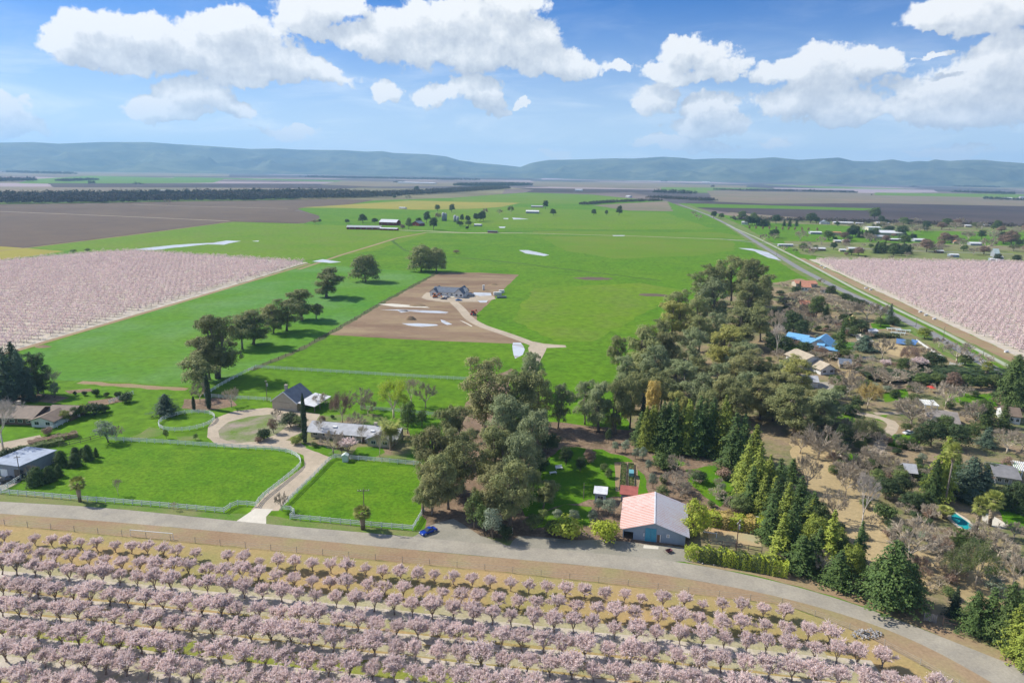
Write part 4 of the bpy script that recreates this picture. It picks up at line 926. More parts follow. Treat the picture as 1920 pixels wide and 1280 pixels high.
def house(name, label, A, B, depth, h, rise, wm, rm, axis='along', cat='house', group=None, over=.45, win=0, door=None, chim=None, flat=False, lean=None, sky=(), garage=None, winm=None, wh=1.1, root=None, off=(0, 0), zoff=0):
    """A, B: photograph pixels of the two foot corners of the wall that faces the viewer"""
    a, b = G(*A), G(*B); L = (b - a).length; ang = math.atan2(b.y - a.y, b.x - a.x)
    if root is None: root = empty(name, a, ang, label, cat, group)
    ox, oy = off; D = depth; mb = MB()
    if flat: mb.box(ox, ox + L, oy, oy + D, 0, h)
    elif axis == 'along': mb.add([(ox + x, oy + y, z) for x in (0, L) for y, z in ((0, 0), (D, 0), (D, h), (D / 2, h + rise), (0, h))], [(0, 4, 3, 2, 1), (5, 6, 7, 8, 9), (0, 5, 9, 4), (1, 2, 7, 6), (0, 1, 6, 5)])
    else: mb.prism([(ox, 0), (ox + L, 0), (ox + L, h), (ox + L / 2, h + rise), (ox, h)], oy, oy + D)
    mb.build('wall', wm, root); t = .22; e = .03
    def slab(p, q, r, s, nm='roof'):           # four corners of a slope, thickened
        m2 = MB(); P4 = [Vector(x) for x in (p, q, r, s)]; n = (P4[1] - P4[0]).cross(P4[3] - P4[0]).normalized(); n = n if n.z > 0 else -n
        v = [x + n * e for x in P4] + [x + n * (e + t) for x in P4]; m2.add(v, [(0, 3, 2, 1), (4, 5, 6, 7), (0, 1, 5, 4), (1, 2, 6, 5), (2, 3, 7, 6), (3, 0, 4, 7)]); return m2.build(nm, rm, root)
    if flat: r0 = slab((ox - over, oy - over, h + .1), (ox + L + over, oy - over, h + .1), (ox + L + over, oy + D + over, h + .1 + rise), (ox - over, oy + D + over, h + .1 + rise))
    elif axis == 'along':
        k = rise / (D / 2); lo = h - over * k
        r0 = slab((ox - over, oy - over, lo), (ox + L + over, oy - over, lo), (ox + L + over, oy + D / 2, h + rise), (ox - over, oy + D / 2, h + rise))
        slab((ox - over, oy + D / 2, h + rise), (ox + L + over, oy + D / 2, h + rise), (ox + L + over, oy + D + over, lo), (ox - over, oy + D + over, lo))
    else:
        k = rise / (L / 2); lo = h - over * k
        r0 = slab((ox - over, oy - over, lo), (ox + L / 2, oy - over, h + rise), (ox + L / 2, oy + D + over, h + rise), (ox - over, oy + D + over, lo))
        slab((ox + L / 2, oy - over, h + rise), (ox + L + over, oy - over, lo), (ox + L + over, oy + D + over, lo), (ox + L / 2, oy + D + over, h + rise))
    nwin = win; pos = [(i + .5) / nwin for i in range(nwin)] if nwin else []
    for i, u in enumerate(pos):
        if door is not None and abs(u - door) < .5 / nwin: continue
        if garage and garage[0] < u < garage[1]: continue
        x = ox + L * u; ww = min(1.5, L / nwin * .5); z0 = h * .36; z1 = min(h * .82, z0 + wh)
        fr = MB(); fr.box(x - ww / 2 - .1, x + ww / 2 + .1, oy - .06, oy - .002, z0 - .1, z1 + .1); f = fr.build('window', winm or WHITE, root)
        pn = MB(); pn.box(x - ww / 2, x - .03, oy - .085, oy - .062, z0, z1); pn.build('pane', GLASS, f); pn = MB(); pn.box(x + .03, x + ww / 2, oy - .085, oy - .062, z0, z1); pn.build('pane', GLASS, f)
    if door is not None:
        x = ox + L * door; m2 = MB(); m2.box(x - .5, x + .5, oy - .07, oy - .002, 0, 2.1); dd = m2.build('door', W_BRN if wm is not W_BRN else WHITE, root)
        m2 = MB(); m2.box(x + .3, x + .38, oy - .12, oy - .072, .95, 1.1); m2.build('handle', WIREM, dd)
    if garage:
        m2 = MB(); m2.box(ox + L * garage[0], ox + L * garage[1], oy - .07, oy - .002, 0, min(h - .3, 2.4)); m2.build('garage_door', WHITE, root)
    if chim:
        cx, cy = ox + L * chim[0], oy + D * chim[1]; m2 = MB(); m2.box(cx - .5, cx + .5, cy - .4, cy + .4, h * .8, h + rise + 1.1); m2.box(cx - .6, cx + .6, cy - .5, cy + .5, h + rise + 1.103, h + rise + 1.25); m2.build('chimney', W_CREAM, r0)
    for (u, v) in sky:
        y = D / 2 * v; z = h + rise * v; m2 = MB(); m2.box(L * u - .7, L * u + .7, oy + y - .5, oy + y + .5, z + .2, z + .55); m2.build('skylight', WHITE, r0)
    return root

# the barn with the blue doors
A, B = G(1167, 1008), G(1284, 1022); L = (B - A).length; ang = math.atan2(B.y - A.y, B.x - A.x)
rf, rb = G(1225, 982, 5.4), G(1217, 927, 5.4); D = (rf - rb).length
EV, RI = 2.9, 5.4
barn = empty('barn', A, ang, 'blue-grey barn with bright blue doors and a rust-red and white metal roof', 'barn')
mb = MB(); ridge = L * .50
mb.prism([(0, EV - .9), (L * .17, EV - .9), (L * .17, 0), (L, 0), (L, EV), (ridge, RI), (0, EV)], 0, .25)      # front wall, open bay at its left
mb.box(0, .25, .253, D, 0, EV); mb.box(L - .25, L, .253, D, 0, EV); mb.prism([(.253, 0), (L - .253, 0), (L - .253, EV), (ridge, RI - .12), (.253, EV)], D - .25, D)
mb.build('wall', W_BLUEG, barn)
for i in range(34):                                    # vertical battens on the front, one by one
    x = L * .18 + (L * .815) * i / 33
    if L * .355 < x < L * .545: continue
    top = EV + (RI - EV) * (1 - abs(x - ridge) / (L / 2)) - .25; mb = MB(); mb.box(-.04, .04, -.035, -.002, 0, 1); o = mb.build('batten', mat('batten_paint', (.28, .35, .41), (.34, .41, .46), 1), barn); o.location = (x, 0, 0); o.scale.z = top
def rust_roof(name, white, red, cov):
    m = bpy.data.materials.new(name); m.use_nodes = True; T = NT(m.node_tree); b = T.N['Principled BSDF']; tc = T.N.new('ShaderNodeTexCoord'); p = tc.outputs['Object']
    n1 = T.noise(p, .35, 5, .6); n2 = T.noise(T.v('MULTIPLY', p, (3, .8, 1)), 2.2, 5, .7)
    w = T.N.new('ShaderNodeTexWave'); w.bands_direction = 'Y'; T.put(w.inputs[0], p); w.inputs['Scale'].default_value = .36; w.inputs['Distortion'].default_value = .5; w.inputs['Detail'].default_value = 2; w.inputs['Detail Scale'].default_value = 2
    f = T.m('ADD', T.m('MULTIPLY', T.m('SUBTRACT', n1, .5), .9), T.m('ADD', T.m('MULTIPLY', T.m('SUBTRACT', n2, .5), 1.3), T.m('MULTIPLY', w.outputs['Fac'], .85)))
    f = T.rng(f, cov, cov + .28, smooth=True); T.put(b.inputs['Base Color'], T.mix(f, white, red)); b.inputs['Roughness'].default_value = .55
    return m
RUSTY = rust_roof('rusting_roof_metal', (.70, .56, .50), (.52, .20, .13), .36); PALEM = rust_roof('pale_roof_metal', (.56, .55, .56), (.50, .32, .27), .60)
def corrugated(name, x0, z0, x1, z1, ya, yb, m, parent, pitch=.9):
    """ribbed sheets: strips from eave to ridge, every sheet a piece of its own"""
    n = max(1, round((yb - ya) / pitch)); p = (yb - ya) / n; d = Vector((x1 - x0, 0, z1 - z0)); nn = Vector((-d.z, 0, d.x)).normalized(); nn = nn if nn.z > 0 else -nn
    for i in range(n):
        V = []; k = 8; y0 = ya + i * p
        for j in range(k + 1):
            y = y0 + p * j / k; hgt = .05 + .05 * math.cos(2 * math.pi * j / 4) + (.012 if i % 2 else 0)
            for q in (Vector((x0, y, z0)), Vector((x1, y, z1))): V.append(q + nn * hgt)
        for j in range(k + 1):
            y = y0 + p * j / k
            for q in (Vector((x0, y, z0)), Vector((x1, y, z1))): V.append(q - nn * .03)
        o = 2 * (k + 1); F = [(2 * j, 2 * j + 1, 2 * j + 3, 2 * j + 2) for j in range(k)] + [(o + 2 * j, o + 2 * j + 2, o + 2 * j + 3, o + 2 * j + 1) for j in range(k)] + [(0, 2 * k, o + 2 * k, o), (1, o + 1, o + 2 * k + 1, 2 * k + 1), (0, o, o + 1, 1), (2 * k, 2 * k + 1, o + 2 * k + 1, o + 2 * k)]
        if x1 < x0: F = [f[::-1] for f in F]
        m2 = MB(); m2.add(V, F); m2.build('roof_sheet', m, parent)
ov = .9; kk = (RI - EV) / (L / 2)
rl = MB(); rl.bar((ridge, -ov, RI + .14), (ridge, D + ov, RI + .14), .35, .08); cap = rl.build('ridge_cap', R_WHITE, barn)
corrugated('l', -ov, EV + .05 - ov * kk, ridge - .03, RI + .05, -ov, D + ov, RUSTY, barn); corrugated('r', L + ov, EV + .05 - ov * kk, ridge + .03, RI + .05, -ov, D + ov, PALEM, barn)
dm = mat('bright_blue_paint', (.055, .30, .42), (.075, .34, .46), .8, 3, .5)
for s in (0, 1):
    x0 = L * (.36 + .09 * s) + .02; mb = MB(); mb.box(x0, x0 + L * .09 - .04, -.14, -.04, 0, 3.6); d_ = mb.build('barn_door', dm, barn)
    for q in range(5): xx = x0 + .12 + q * (L * .09 - .28) / 4; m2 = MB(); m2.box(xx - .02, xx + .02, -.16, -.142, .05, 3.55); m2.build('door_batten', dm, d_)
mb = MB(); mb.box(L * .555, L * .62, -.09, -.04, 0, 2.1); mb.build('side_door', W_BRN, barn); mb = MB(); mb.box(L * .60, L * .613, -.16, -.092, .1, 2.2); mb.build('drainpipe', WHITE, barn)
mb = MB(); mb.box(L * .33, L * .352, -.10, -.04, 1.1, 2.3); w_ = mb.build('window', R_DARK, barn); mb = MB(); mb.box(L * .335, L * .349, -.12, -.102, 1.2, 2.2); mb.build('pane', WHITE, w_)
mb = MB(); mb.box(L * .70, L * .75, -.10, -.04, 1.6, 2.5); sg = mb.build('sign', WHITE, barn); mb = MB(); mb.box(L * .716, L * .734, -.115, -.102, 1.75, 2.35); mb.build('sign_panel', R_TAN, sg)
mb = MB(); mb.box(L * .17, L * .99, -.03, -.002, 0, .35); mb.build('base_board', W_GREY, barn)
house('annex', 'small red-roofed lean-to tucked behind the blue-doored barn', (1164, 940), (1192, 943), 4, 2.2, .5, W_BLUEG, R_RED, flat=True, cat='shed')
house('garden_shed', 'small blue-grey garden shed with a pale roof left of the barn', (1115, 941), (1135, 943), 3, 2.6, .5, W_BLUEG, R_WHITE, flat=True, cat='shed', win=1)
# ranch
ranch = house('ranch_house', 'long low ranch house with a pale grey roof, skylights and porch posts', (583, 819), (742, 833), 7.6, 2.7, 1.7, W_CREAM, R_GREY, win=9, door=.62, chim=(.72, .55), sky=((.27, .45), (.72, .35)), over=1.2)
for i in range(7):
    u = .45 + i * .06; mb = MB(); mb.box(u * 33, u * 33 + .16, -1.0, -.84, 0, 2.4); mb.build('porch_post', WHITE, ranch)
house('ranch_wing', '', (694, 830), (735, 836), 8, 2.6, 1.8, W_CREAM, R_GREY, 'across', root=ranch, off=(22, -3.2), win=2, over=.6)
house('barn', 'cream gabled barn with a charcoal roof and white gable trim', (511, 766), (557, 771), 11.5, 3.2, 4.0, W_CREAM, R_DARK, 'across', cat='barn', over=.35, chim=(.3, .45))
a = G(511, 766); b = G(557, 771)
bb = [o for o in COL.objects if o.name.startswith('barn') and o.parent is None][-1]; Lb = (b - a).length
mb = MB()
for s in (0, 1):
    p0 = (-.5 if s == 0 else Lb + .5, -.42, 3.2 - .35 * .5); mb.bar(p0, (Lb / 2, -.42, 7.35), .12, .3)
mb.build('gable_trim', WHITE, bb)
mb = MB(); mb.add([(Lb + .4, 0, 3.3), (Lb + 7.5, 0, 2.5), (Lb + 7.5, 13, 2.5), (Lb + .4, 13, 3.3), (Lb + .4, 0, 3.45), (Lb + 7.5, 0, 2.65), (Lb + 7.5, 13, 2.65), (Lb + .4, 13, 3.45)], [(0, 3, 2, 1), (4, 5, 6, 7), (0, 1, 5, 4), (1, 2, 6, 5), (2, 3, 7, 6), (3, 0, 4, 7)]); mb.build('lean_to_roof', R_WHITE, bb)
for y in (.2, 4.3, 8.6, 12.8): mb = MB(); mb.box(Lb + 7.2, Lb + 7.4, y, y + .2, 0, 2.5); mb.build('lean_to_post', WOOD, bb)
mb = MB(); mb.box(Lb * .28, Lb * .72, -.05, -.002, 2.95, 3.05); mb.build('track_rail', WOOD, bb)
mb = MB(); mb.box(-.9, .9, -.8, .8, 0, 2.1); mb.prism([(-1.1, 2.103), (1.1, 2.103), (0, 2.7)], -1, 1); tag(mb.build('utility_box', mat('pale_green_paint', (.58, .66, .58)), loc=G(648, 864)), 'pale green utility box standing in the paddock fence', 'utility box')
# left
sh = house('shed', 'low grey open-fronted shed with a pale metal roof at the left edge', (-14, 890), (40, 897), 12.3, 3.8, -.25, W_GREY, roofm('blue_grey_metal_roof', (.40, .45, .52)), flat=True, cat='shed', garage=(.32, .55))
mb = MB(); mb.box(8.2, 12.2, -.06, -.002, 0, 2.8); mb.build('opening_shade_panel', GLASS, sh)  # dark panel on the wall in place of the shade inside the open front
hl = house('house', 'sprawling brown-roofed house with a cream gable end', (-60, 793), (62, 797), 12, 2.7, 2.0, W_BRN, R_BRN, cat='house', win=8, over=.8, chim=(.55, .7))
house('wing', '', (58, 803), (96, 806), 9, 2.5, 1.3, W_WHITE, R_BRN, 'across', root=hl, off=((G(58, 803) - G(-60, 795)).length, -1.5), win=2, over=.9)
house('wing', '', (58, 803), (100, 806), 9, 2.6, 1.6, W_BRN, R_BRN, 'along', root=hl, off=((G(58, 803) - G(-60, 795)).length + 1, 5), over=.9)
# half-built white house
un = house('unfinished_house', 'half-built white house with charcoal roofs on a dirt plot', (812, 554), (872, 557), 11, 3, 2.8, W_WHITE, R_DARK, win=6, door=.45)
La = (G(872, 557) - G(812, 554)).length
house('w', '', (808, 556), (820, 557), 15, 3, 2.4, W_WHITE, R_DARK, 'across', root=un, off=(-1.5, -2.5), win=1, wh=1.6); house('w', '', (860, 559), (876, 560), 16, 3.2, 3.2, W_WHITE, R_DARK, 'across', root=un, off=(La - 7, -4), win=2, wh=1.4)
mb = MB(); mb.box(-.2, La * .7, -4.5, -.4, 0, .3); mb.build('porch_slab', CONC, un)
# houses on the right
bl = house('house', 'house with sky-blue metal roofs between dark trees', (1516, 655), (1556, 661), 13, 3.2, 3.6, W_WHITE, R_BLUE, 'across', win=3, over=.9)
Lq = (G(1556, 661) - G(1516, 655)).length
house('w', '', (1520, 655), (1541, 658), 9, 2.8, 1.8, W_WHITE, R_BLUE, 'along', root=bl, off=(-5, 4), over=.8); house('w', '', (1530, 655), (1566, 658), 4, 2.4, .6, W_WHITE, R_BLUE, flat=True, root=bl, off=(6, -5), over=.6); house('w', '', (1530, 655), (1541, 657), 6, 3.6, 1.8, W_WHITE, R_BLUE, 'along', root=bl, off=(4.5, -1.5), over=.4)
house('pavilion', 'low sky-blue pavilion roof left of the blue-roofed house', (1474, 640), (1508, 646), 9, 2.6, 1.8, W_WHITE, R_BLUE, 'along', cat='pavilion', over=1, win=3)
tn = house('house', 'large tan two-gabled house with cream walls below the blue roofs', (1503, 694), (1541, 692), 13, 4.6, 2.4, W_WHITE, R_TAN, 'across', win=3, over=.8)
house('w', '', (1515, 703), (1548, 706), 8, 2.8, 2.2, W_WHITE, R_TAN, 'across', root=tn, off=(4, -8.5), win=2, over=.8); house('w', '', (1500, 700), (1516, 702), 10, 2.8, 1.2, W_WHITE, R_TAN, 'along', root=tn, off=(-5, -3), win=1)
house('garage', 'grey-roofed garage below the tan two-gabled house', (1492, 724), (1533, 727), 8, 2.6, 1.6, W_WHITE, R_GREY, cat='garage', win=0, door=.2, garage=(.4, .8)); house('shed', 'low teal-roofed lean-to left of the tan house', (1480, 688), (1502, 690), 6, 2.2, .6, W_WHITE, R_GRN, flat=True, cat='shed')
house('shed', 'slate-roofed square garden building right of the tan house', (1574, 690), (1595, 692), 9, 2.2, 1.6, W_TAN, R_DARK, cat='shed', win=2)
house('house', 'white house with a terracotta roof near the straight road', (1502, 545), (1520, 546), 12, 3, 2, W_WHITE, R_TERRA, win=3); house('house', 'long terracotta-roofed house beyond the bare trees', (1492, 538), (1532, 539), 11, 3, 1.8, W_CREAM, R_TERRA, win=5)
house('house', 'brown-roofed bungalow beside the straight road', (1538, 549), (1562, 551), 10, 2.6, 1.4, W_WHITE, R_BRN, win=3); house('house', 'small salmon-roofed house among dark oaks', (1500, 578), (1518, 579), 9, 3, 2, W_CREAM, R_TERRA, win=2, chim=(.2, .5))
house('house', 'yellow-gabled house half hidden by a round tree', (1596, 612), (1612, 613), 10, 3, 2.2, W_CREAM, mat('yellow_roof', (.55, .42, .2)), 'across', win=2); house('shed', 'white carport beside the clipped hedge', (1629, 628), (1645, 629), 5, 2.4, .3, W_WHITE, R_WHITE, flat=True, cat='carport')
house('house', 'grey hip-roofed house beside the white pergola', (1742, 800), (1795, 806), 12, 2.6, 2.2, W_TAN, roofm('grey_brown_roof', (.33, .29, .25)), win=4, over=.8); house('house', 'brown house at the right edge above the lawn', (1880, 792), (1912, 796), 10, 3, 2, W_WHITE, R_BRN, win=3)
house('house', 'grey-roofed house at the right edge beside a glass sunroom', (1866, 906), (1906, 912), 10, 2.6, 1.2, W_GREY, roofm('mid_grey_roof', (.26, .25, .24)), win=3, over=.8)
house('summer_house', 'small summer house with a pale roof in the old garden', (1697, 897), (1716, 899), 5, 2.3, 1.6, W_TAN, R_GREY, cat='summer house', win=1); house('cottage', 'pink-walled cottage at the far right', (1460, 655), (1472, 656), 6, 2.6, 1, W_CREAM, R_WHITE, cat='cottage', win=1)
# distant farms
far = [('barn', 'long red barn with a pale roof among far fields', (650, 430), (714, 431), 12, 3.4, 2.2, W_RED, R_GREY, 'along', 6), ('barn', 'white-roofed gabled barn behind the long red barn', (711, 422), (743, 423), 22, 5, 4, W_RED, R_WHITE, 'along', 3), ('shed', 'shorter red shed joined below the white-roofed barn', (712, 431.5), (744, 432.5), 9, 2.6, 1, W_RED, R_WHITE, 'along', 3),
 ('barn', 'red barn with a dark roof beside distant trees', (772, 423), (786, 424), 14, 4, 3.6, W_RED, R_DARK, 'across', 1), ('shed', 'small white shed right of the distant trees', (889, 424), (902, 424.5), 6, 2.6, 1, W_GREY, R_WHITE, 'along', 1), ('shed', 'low black shed beside the far farm lane', (914, 436.5), (932, 437), 5, 2.6, .5, W_BRN, R_DARK, 'along', 0),
 ('shed', 'big white-roofed shed beside a lone dark tree', (986, 400), (1010, 400.5), 22, 4, 2.5, W_GREY, R_WHITE, 'along', 2), ('house', 'grey-roofed farmhouse behind the big white shed', (996, 389), (1018, 389.5), 12, 3, 2, W_TAN, R_GREY, 'along', 2), ('shed', 'tiny white shed below the mustard field', (748, 391.5), (759, 392), 8, 3, 1, W_WHITE, R_WHITE, 'along', 0),
 ('house', 'white house at the left end of the dark windbreak', (1390, 421), (1401, 421.5), 10, 4, 2, W_WHITE, R_GREY, 'along', 2), ('house', 'grey-roofed gabled house in the far settlement', (1538, 420), (1556, 420.5), 14, 3.4, 3.4, W_WHITE, roofm('blue_grey_roof', (.33, .37, .42)), 'across', 2), ('shed', 'long white shed at the edge of the dark field', (1563, 420), (1600, 421), 10, 3, 1.6, W_TAN, R_WHITE, 'along', 3),
 ('shed', 'pale shed right of the long white one', (1604, 421), (1618, 421.5), 9, 2.6, 1.4, W_TAN, R_GREY, 'along', 1), ('shed', 'low white-roofed shed on the far green field', (1520, 439), (1541, 439.5), 12, 2.8, 1.2, W_GREY, R_WHITE, 'along', 2), ('house', 'low pink-roofed house on the far green field', (1561, 439), (1577, 439.5), 10, 2.6, 1.2, W_CREAM, R_TERRA, 'along', 2),
 ('warehouse', 'cream stepped warehouse block beside the longest white roof', (1628, 432), (1652, 432.5), 24, 5, 1, wallm('ivory_wall', (.62, .57, .44)), R_WHITE, 'along', 2), ('warehouse', 'longest white-roofed warehouse in the far settlement', (1643, 441.5), (1698, 443), 30, 4.5, 3, W_TAN, R_WHITE, 'along', 5), ('warehouse', 'white flat-roofed hall behind the longest warehouse', (1645, 423), (1668, 423.5), 18, 5, 1.5, W_TAN, R_WHITE, 'along', 2),
 ('shed', 'low grey-roofed shed before the longest warehouse', (1632, 447), (1664, 448), 12, 3, 2, W_TAN, R_GREY, 'along', 2), ('shed', 'long thin white shed below the longest warehouse', (1668, 452), (1698, 452.5), 8, 2.5, 1, W_BRN, R_WHITE, 'along', 2), ('house', 'white-roofed bungalow right of the warehouses', (1715, 453), (1735, 453.5), 11, 2.6, 1.6, W_GREY, R_WHITE, 'along', 2),
 ('house', 'white-roofed bungalow near the big far tree', (1820, 460), (1841, 460.5), 10, 2.6, 1.6, W_GREY, R_WHITE, 'along', 2), ('house', 'brown-walled white-roofed bungalow above the orchard', (1521, 470), (1548, 470.5), 8, 2.6, 1.2, W_BRN, R_WHITE, 'along', 3), ('shed', 'long low white shed beside the side road', (1460, 462), (1487, 462.5), 6, 2.4, .8, W_GREY, R_WHITE, 'along', 2),
 ('house', 'white-roofed house left of the long tree belt', (1592, 470), (1618, 470.5), 9, 2.6, 1.3, W_TAN, R_WHITE, 'along', 3), ('shed', 'tiny pale shed left of the long tree belt', (1575, 472), (1586, 472.3), 6, 2.4, .8, W_TAN, R_WHITE, 'along', 1), ('shed', 'white shed on poles by the bare trees', (1755, 474.5), (1769, 475), 7, 2.8, .8, W_BRN, R_WHITE, 'along', 1),
 ('house', 'teal-walled white-roofed shed above the right-hand orchard', (1782, 482), (1798, 482.5), 8, 2.8, .8, W_BLUEG, R_WHITE, 'along', 2), ('house', 'steep pale green gabled house in the far settlement', (1864, 482), (1873, 482.3), 10, 4.5, 5, W_GREY, R_GRN, 'along', 1), ('shed', 'grey shed right of the steep green house', (1868, 486), (1881, 486.4), 8, 2.6, 1, W_GREY, R_GREY, 'along', 1),
 ('shed', 'blue-fronted shed touching the right-hand orchard', (1857, 490), (1865, 490.3), 6, 2.6, .8, W_BLUEG, R_WHITE, 'along', 0), ('shed', 'pale trailer-like shed touching the right-hand orchard', (1869, 491), (1881, 491.3), 6, 2.4, .6, W_WHITE, R_WHITE, 'along', 0), ('house', 'pink-walled pale house among bare trees far right', (1788, 457), (1800, 457.3), 9, 2.8, 2, W_CREAM, R_TERRA, 'across', 1),
 ('shed', 'white shed at the far right of the settlement', (1810, 426), (1822, 426.3), 12, 3, 1.2, W_TAN, R_WHITE, 'along', 1), ('shed', 'long white shed at the far right of the settlement', (1838, 425), (1857, 425.5), 12, 3, 1.2, W_TAN, R_WHITE, 'along', 2), ('shed', 'pale shed under the round far trees', (1565, 455), (1577, 455.3), 8, 2.6, 1, W_TAN, R_WHITE, 'along', 1), ('shed', 'pale low shed right of the round far trees', (1580, 454.5), (1594, 455), 8, 2.6, 1, W_TAN, R_WHITE, 'along', 1),
 ('barn', 'white barn beside the long riverside wood', (297, 361), (310, 361.3), 20, 5, 3, W_WHITE, R_WHITE, 'along', 0), ('greenhouse', 'long white greenhouses at the foot of the left hills', (97, 311.5), (123, 312), 60, 9, 3, W_WHITE, R_WHITE, 'along', 0), ('warehouse', 'row of white sheds far across the plain', (745, 343.6), (815, 345), 40, 6, 3, W_WHITE, R_WHITE, 'along', 0), ('barn', 'white farm sheds on the far dark field', (1078, 358), (1091, 358.3), 30, 6, 3, W_WHITE, R_WHITE, 'along', 0),
 ('barn', 'white farmstead in the hazy right distance', (1884, 374), (1898, 374.3), 24, 6, 3, W_WHITE, R_WHITE, 'along', 0), ('barn', 'pale gabled barn in the hazy right distance', (1908, 374), (1915, 374.3), 20, 8, 7, W_WHITE, R_GREY, 'across', 0), ('shed', 'white speck of a shed on the far tan field', (1316, 343), (1330, 343.3), 40, 8, 4, W_WHITE, R_WHITE, 'along', 0), ('shed', 'tiny white shed at the far thicket', (1173, 370), (1180, 370.3), 20, 5, 2, W_WHITE, R_WHITE, 'along', 0)]
for (nm, lb, A_, B_, dp, h_, ri, wm, rm, ax, nw) in far: house(nm, lb, A_, B_, dp, h_, ri, wm, rm, ax, cat=nm, win=nw, group='distant farm buildings')
for i, (x, y, t, r) in enumerate([(831, 414, 398, 2.6), (835.5, 414, 399, 2.4), (853, 416, 403, 2.6), (858, 416.5, 405, 2.4)]):
    h = HT(x, y, t); mb = MB(); mb.tube([(0, 0, 0), (0, 0, h * .88)], r, 14); s = mb.mesh('cylinder', W_GREY, True); root = empty('silo', G(x, y), 0, ['tall grey silo left of its pair, by the distant farm', 'second grey silo right of the tall one', 'wider grey silo nearer the distant tree grove', 'low grey silo nearest the distant tree grove'][i], 'silo', 'grain silos')
    link('bin', s, root); mb = MB(); mb.tube([(0, 0, h * .882), (0, 0, h)], [r * 1.03, .3], 14); mb.build('cone_roof', R_GREY, root)
# pergola, sunroom, solar panels, cold frames
def frame_roof(name, label, A_, B_, dp, h, n, m, cat):
    a, b = G(*A_), G(*B_); L = (b - a).length; root = empty(name, a, math.atan2(b.y - a.y, b.x - a.x), label, cat)
    for x in (0, L / 2, L):
        for y in (0, dp): mb = MB(); mb.box(x - .12, x + .12, y - .12, y + .12, 0, h); mb.build('post', m, root)
    for y in (0, dp): mb = MB(); mb.box(-.5, L + .5, y - .1, y + .1, h + .003, h + .28); mb.build('beam', m, root)
    for i in range(n): x = -.3 + (L + .6) * i / (n - 1); mb = MB(); mb.box(x - .09, x + .09, -.6, dp + .6, h + .283, h + .5); mb.build('rafter', m, root)
    return root
frame_roof('pergola', 'white open pergola beside the grey hip-roofed house', (1733, 772), (1756, 774), 6, 2.8, 9, WHITE, 'pergola')
frame_roof('sunroom_frame', 'white slatted glasshouse frame at the right edge', (1902, 898), (1925, 902), 7, 3.0, 8, WHITE, 'glasshouse')
for i, (a_, b_, lb) in enumerate([((1680, 646), (1698, 648), 'left of two ground-mounted blue solar arrays'), ((1704, 647), (1716, 649), 'right of two ground-mounted blue solar arrays')]):
    a, b = G(*a_), G(*b_); L = (b - a).length; root = empty('solar_array', a, math.atan2(b.y - a.y, b.x - a.x), lb, 'solar panels', 'solar arrays'); pm = mat('solar_blue', (.09, .20, .42), (.12, .24, .46), .5, 2, .25, spec=.7)
    n = 6 if i == 0 else 4
    for k in range(n):
        mb = MB(); x0, x1 = L * k / n + .04, L * (k + 1) / n - .04; mb.add([(x0, 0, .7), (x1, 0, .7), (x1, 4.5, 2.6), (x0, 4.5, 2.6), (x0, 0, .78), (x1, 0, .78), (x1, 4.5, 2.68), (x0, 4.5, 2.68)], [(0, 3, 2, 1), (4, 5, 6, 7), (0, 1, 5, 4), (1, 2, 6, 5), (2, 3, 7, 6), (3, 0, 4, 7)]); mb.build('panel', pm, root)
        mb = MB(); mb.box((x0 + x1) / 2 - .07, (x0 + x1) / 2 + .07, 2.2, 2.34, 0, 1.6); mb.build('leg', WIREM, root)
for i, (x, y, lb) in enumerate([(1664, 619, 'pale tunnel frames nearest the round lawn'), (1682, 622, 'pale tunnel frames nearest the road'), (1672, 627, 'lower pale tunnel frames below the round lawn')]):
    root = empty('cold_frame', G(x, y), -.15, lb, 'cold frame', 'pale tunnel frames')
    for k in range(4): mb = MB(); mb.tube([(k * 2.4, 0, 0), (k * 2.4, .7, 1), (k * 2.4, 1.5, 1.25), (k * 2.4, 2.3, 1), (k * 2.4, 3, 0)], .09, 5); mb.build('hoop', WHITE, root)
    mb = MB(); mb.add([(0, .5, 1.0), (8, .5, 1.0), (8, 2.5, 1.0), (0, 2.5, 1.0), (0, 1.5, 1.32), (8, 1.5, 1.32)], [(0, 1, 5, 4), (2, 3, 4, 5), (0, 3, 2, 1), (0, 4, 3), (1, 2, 5)]); mb.build('cover', R_GRN, root)
# garden beds
for i, (A_, B_, lb) in enumerate([((1167, 918), (1170, 870), 'left raised garden bed, long and dark green'), ((1184, 920), (1183, 870), 'right raised garden bed with a teal box')]):
    a, b = G(*A_), G(*B_); L = (b - a).length; root = empty('raised_bed', a, math.atan2(b.y - a.y, b.x - a.x), lb, 'garden bed', 'raised garden beds'); mb = MB(); w_ = .95
    for y in (-w_, w_): mb = MB(); mb.box(0, L, y - .06, y + .06, 0, .45); mb.build('side_board', WOOD, root)
    for x in (0, L): mb = MB(); mb.box(x - .06, x + .06, -w_ + .063, w_ - .063, 0, .45); mb.build('end_board', WOOD, root)
    n = 700; c = np.stack([RNG.uniform(.2, L - .2, n), RNG.uniform(-w_ + .1, w_ - .1, n), RNG.uniform(.3, 1.2, n) * (.7 + .3 * np.sin(np.linspace(0, 30, n)))], 1); v, f = cards(c, rv(n) + np.array([0, 0, .8]), .35); tag(link('crop', np_mesh('crop', v, [f], L_OAK), root), kind='stuff')
    if i: mb = MB(); mb.box(L * .45, L * .6, -.7, .7, .5, 1.7); mb.build('teal_box', mat('teal_paint', (.14, .36, .40)), root)
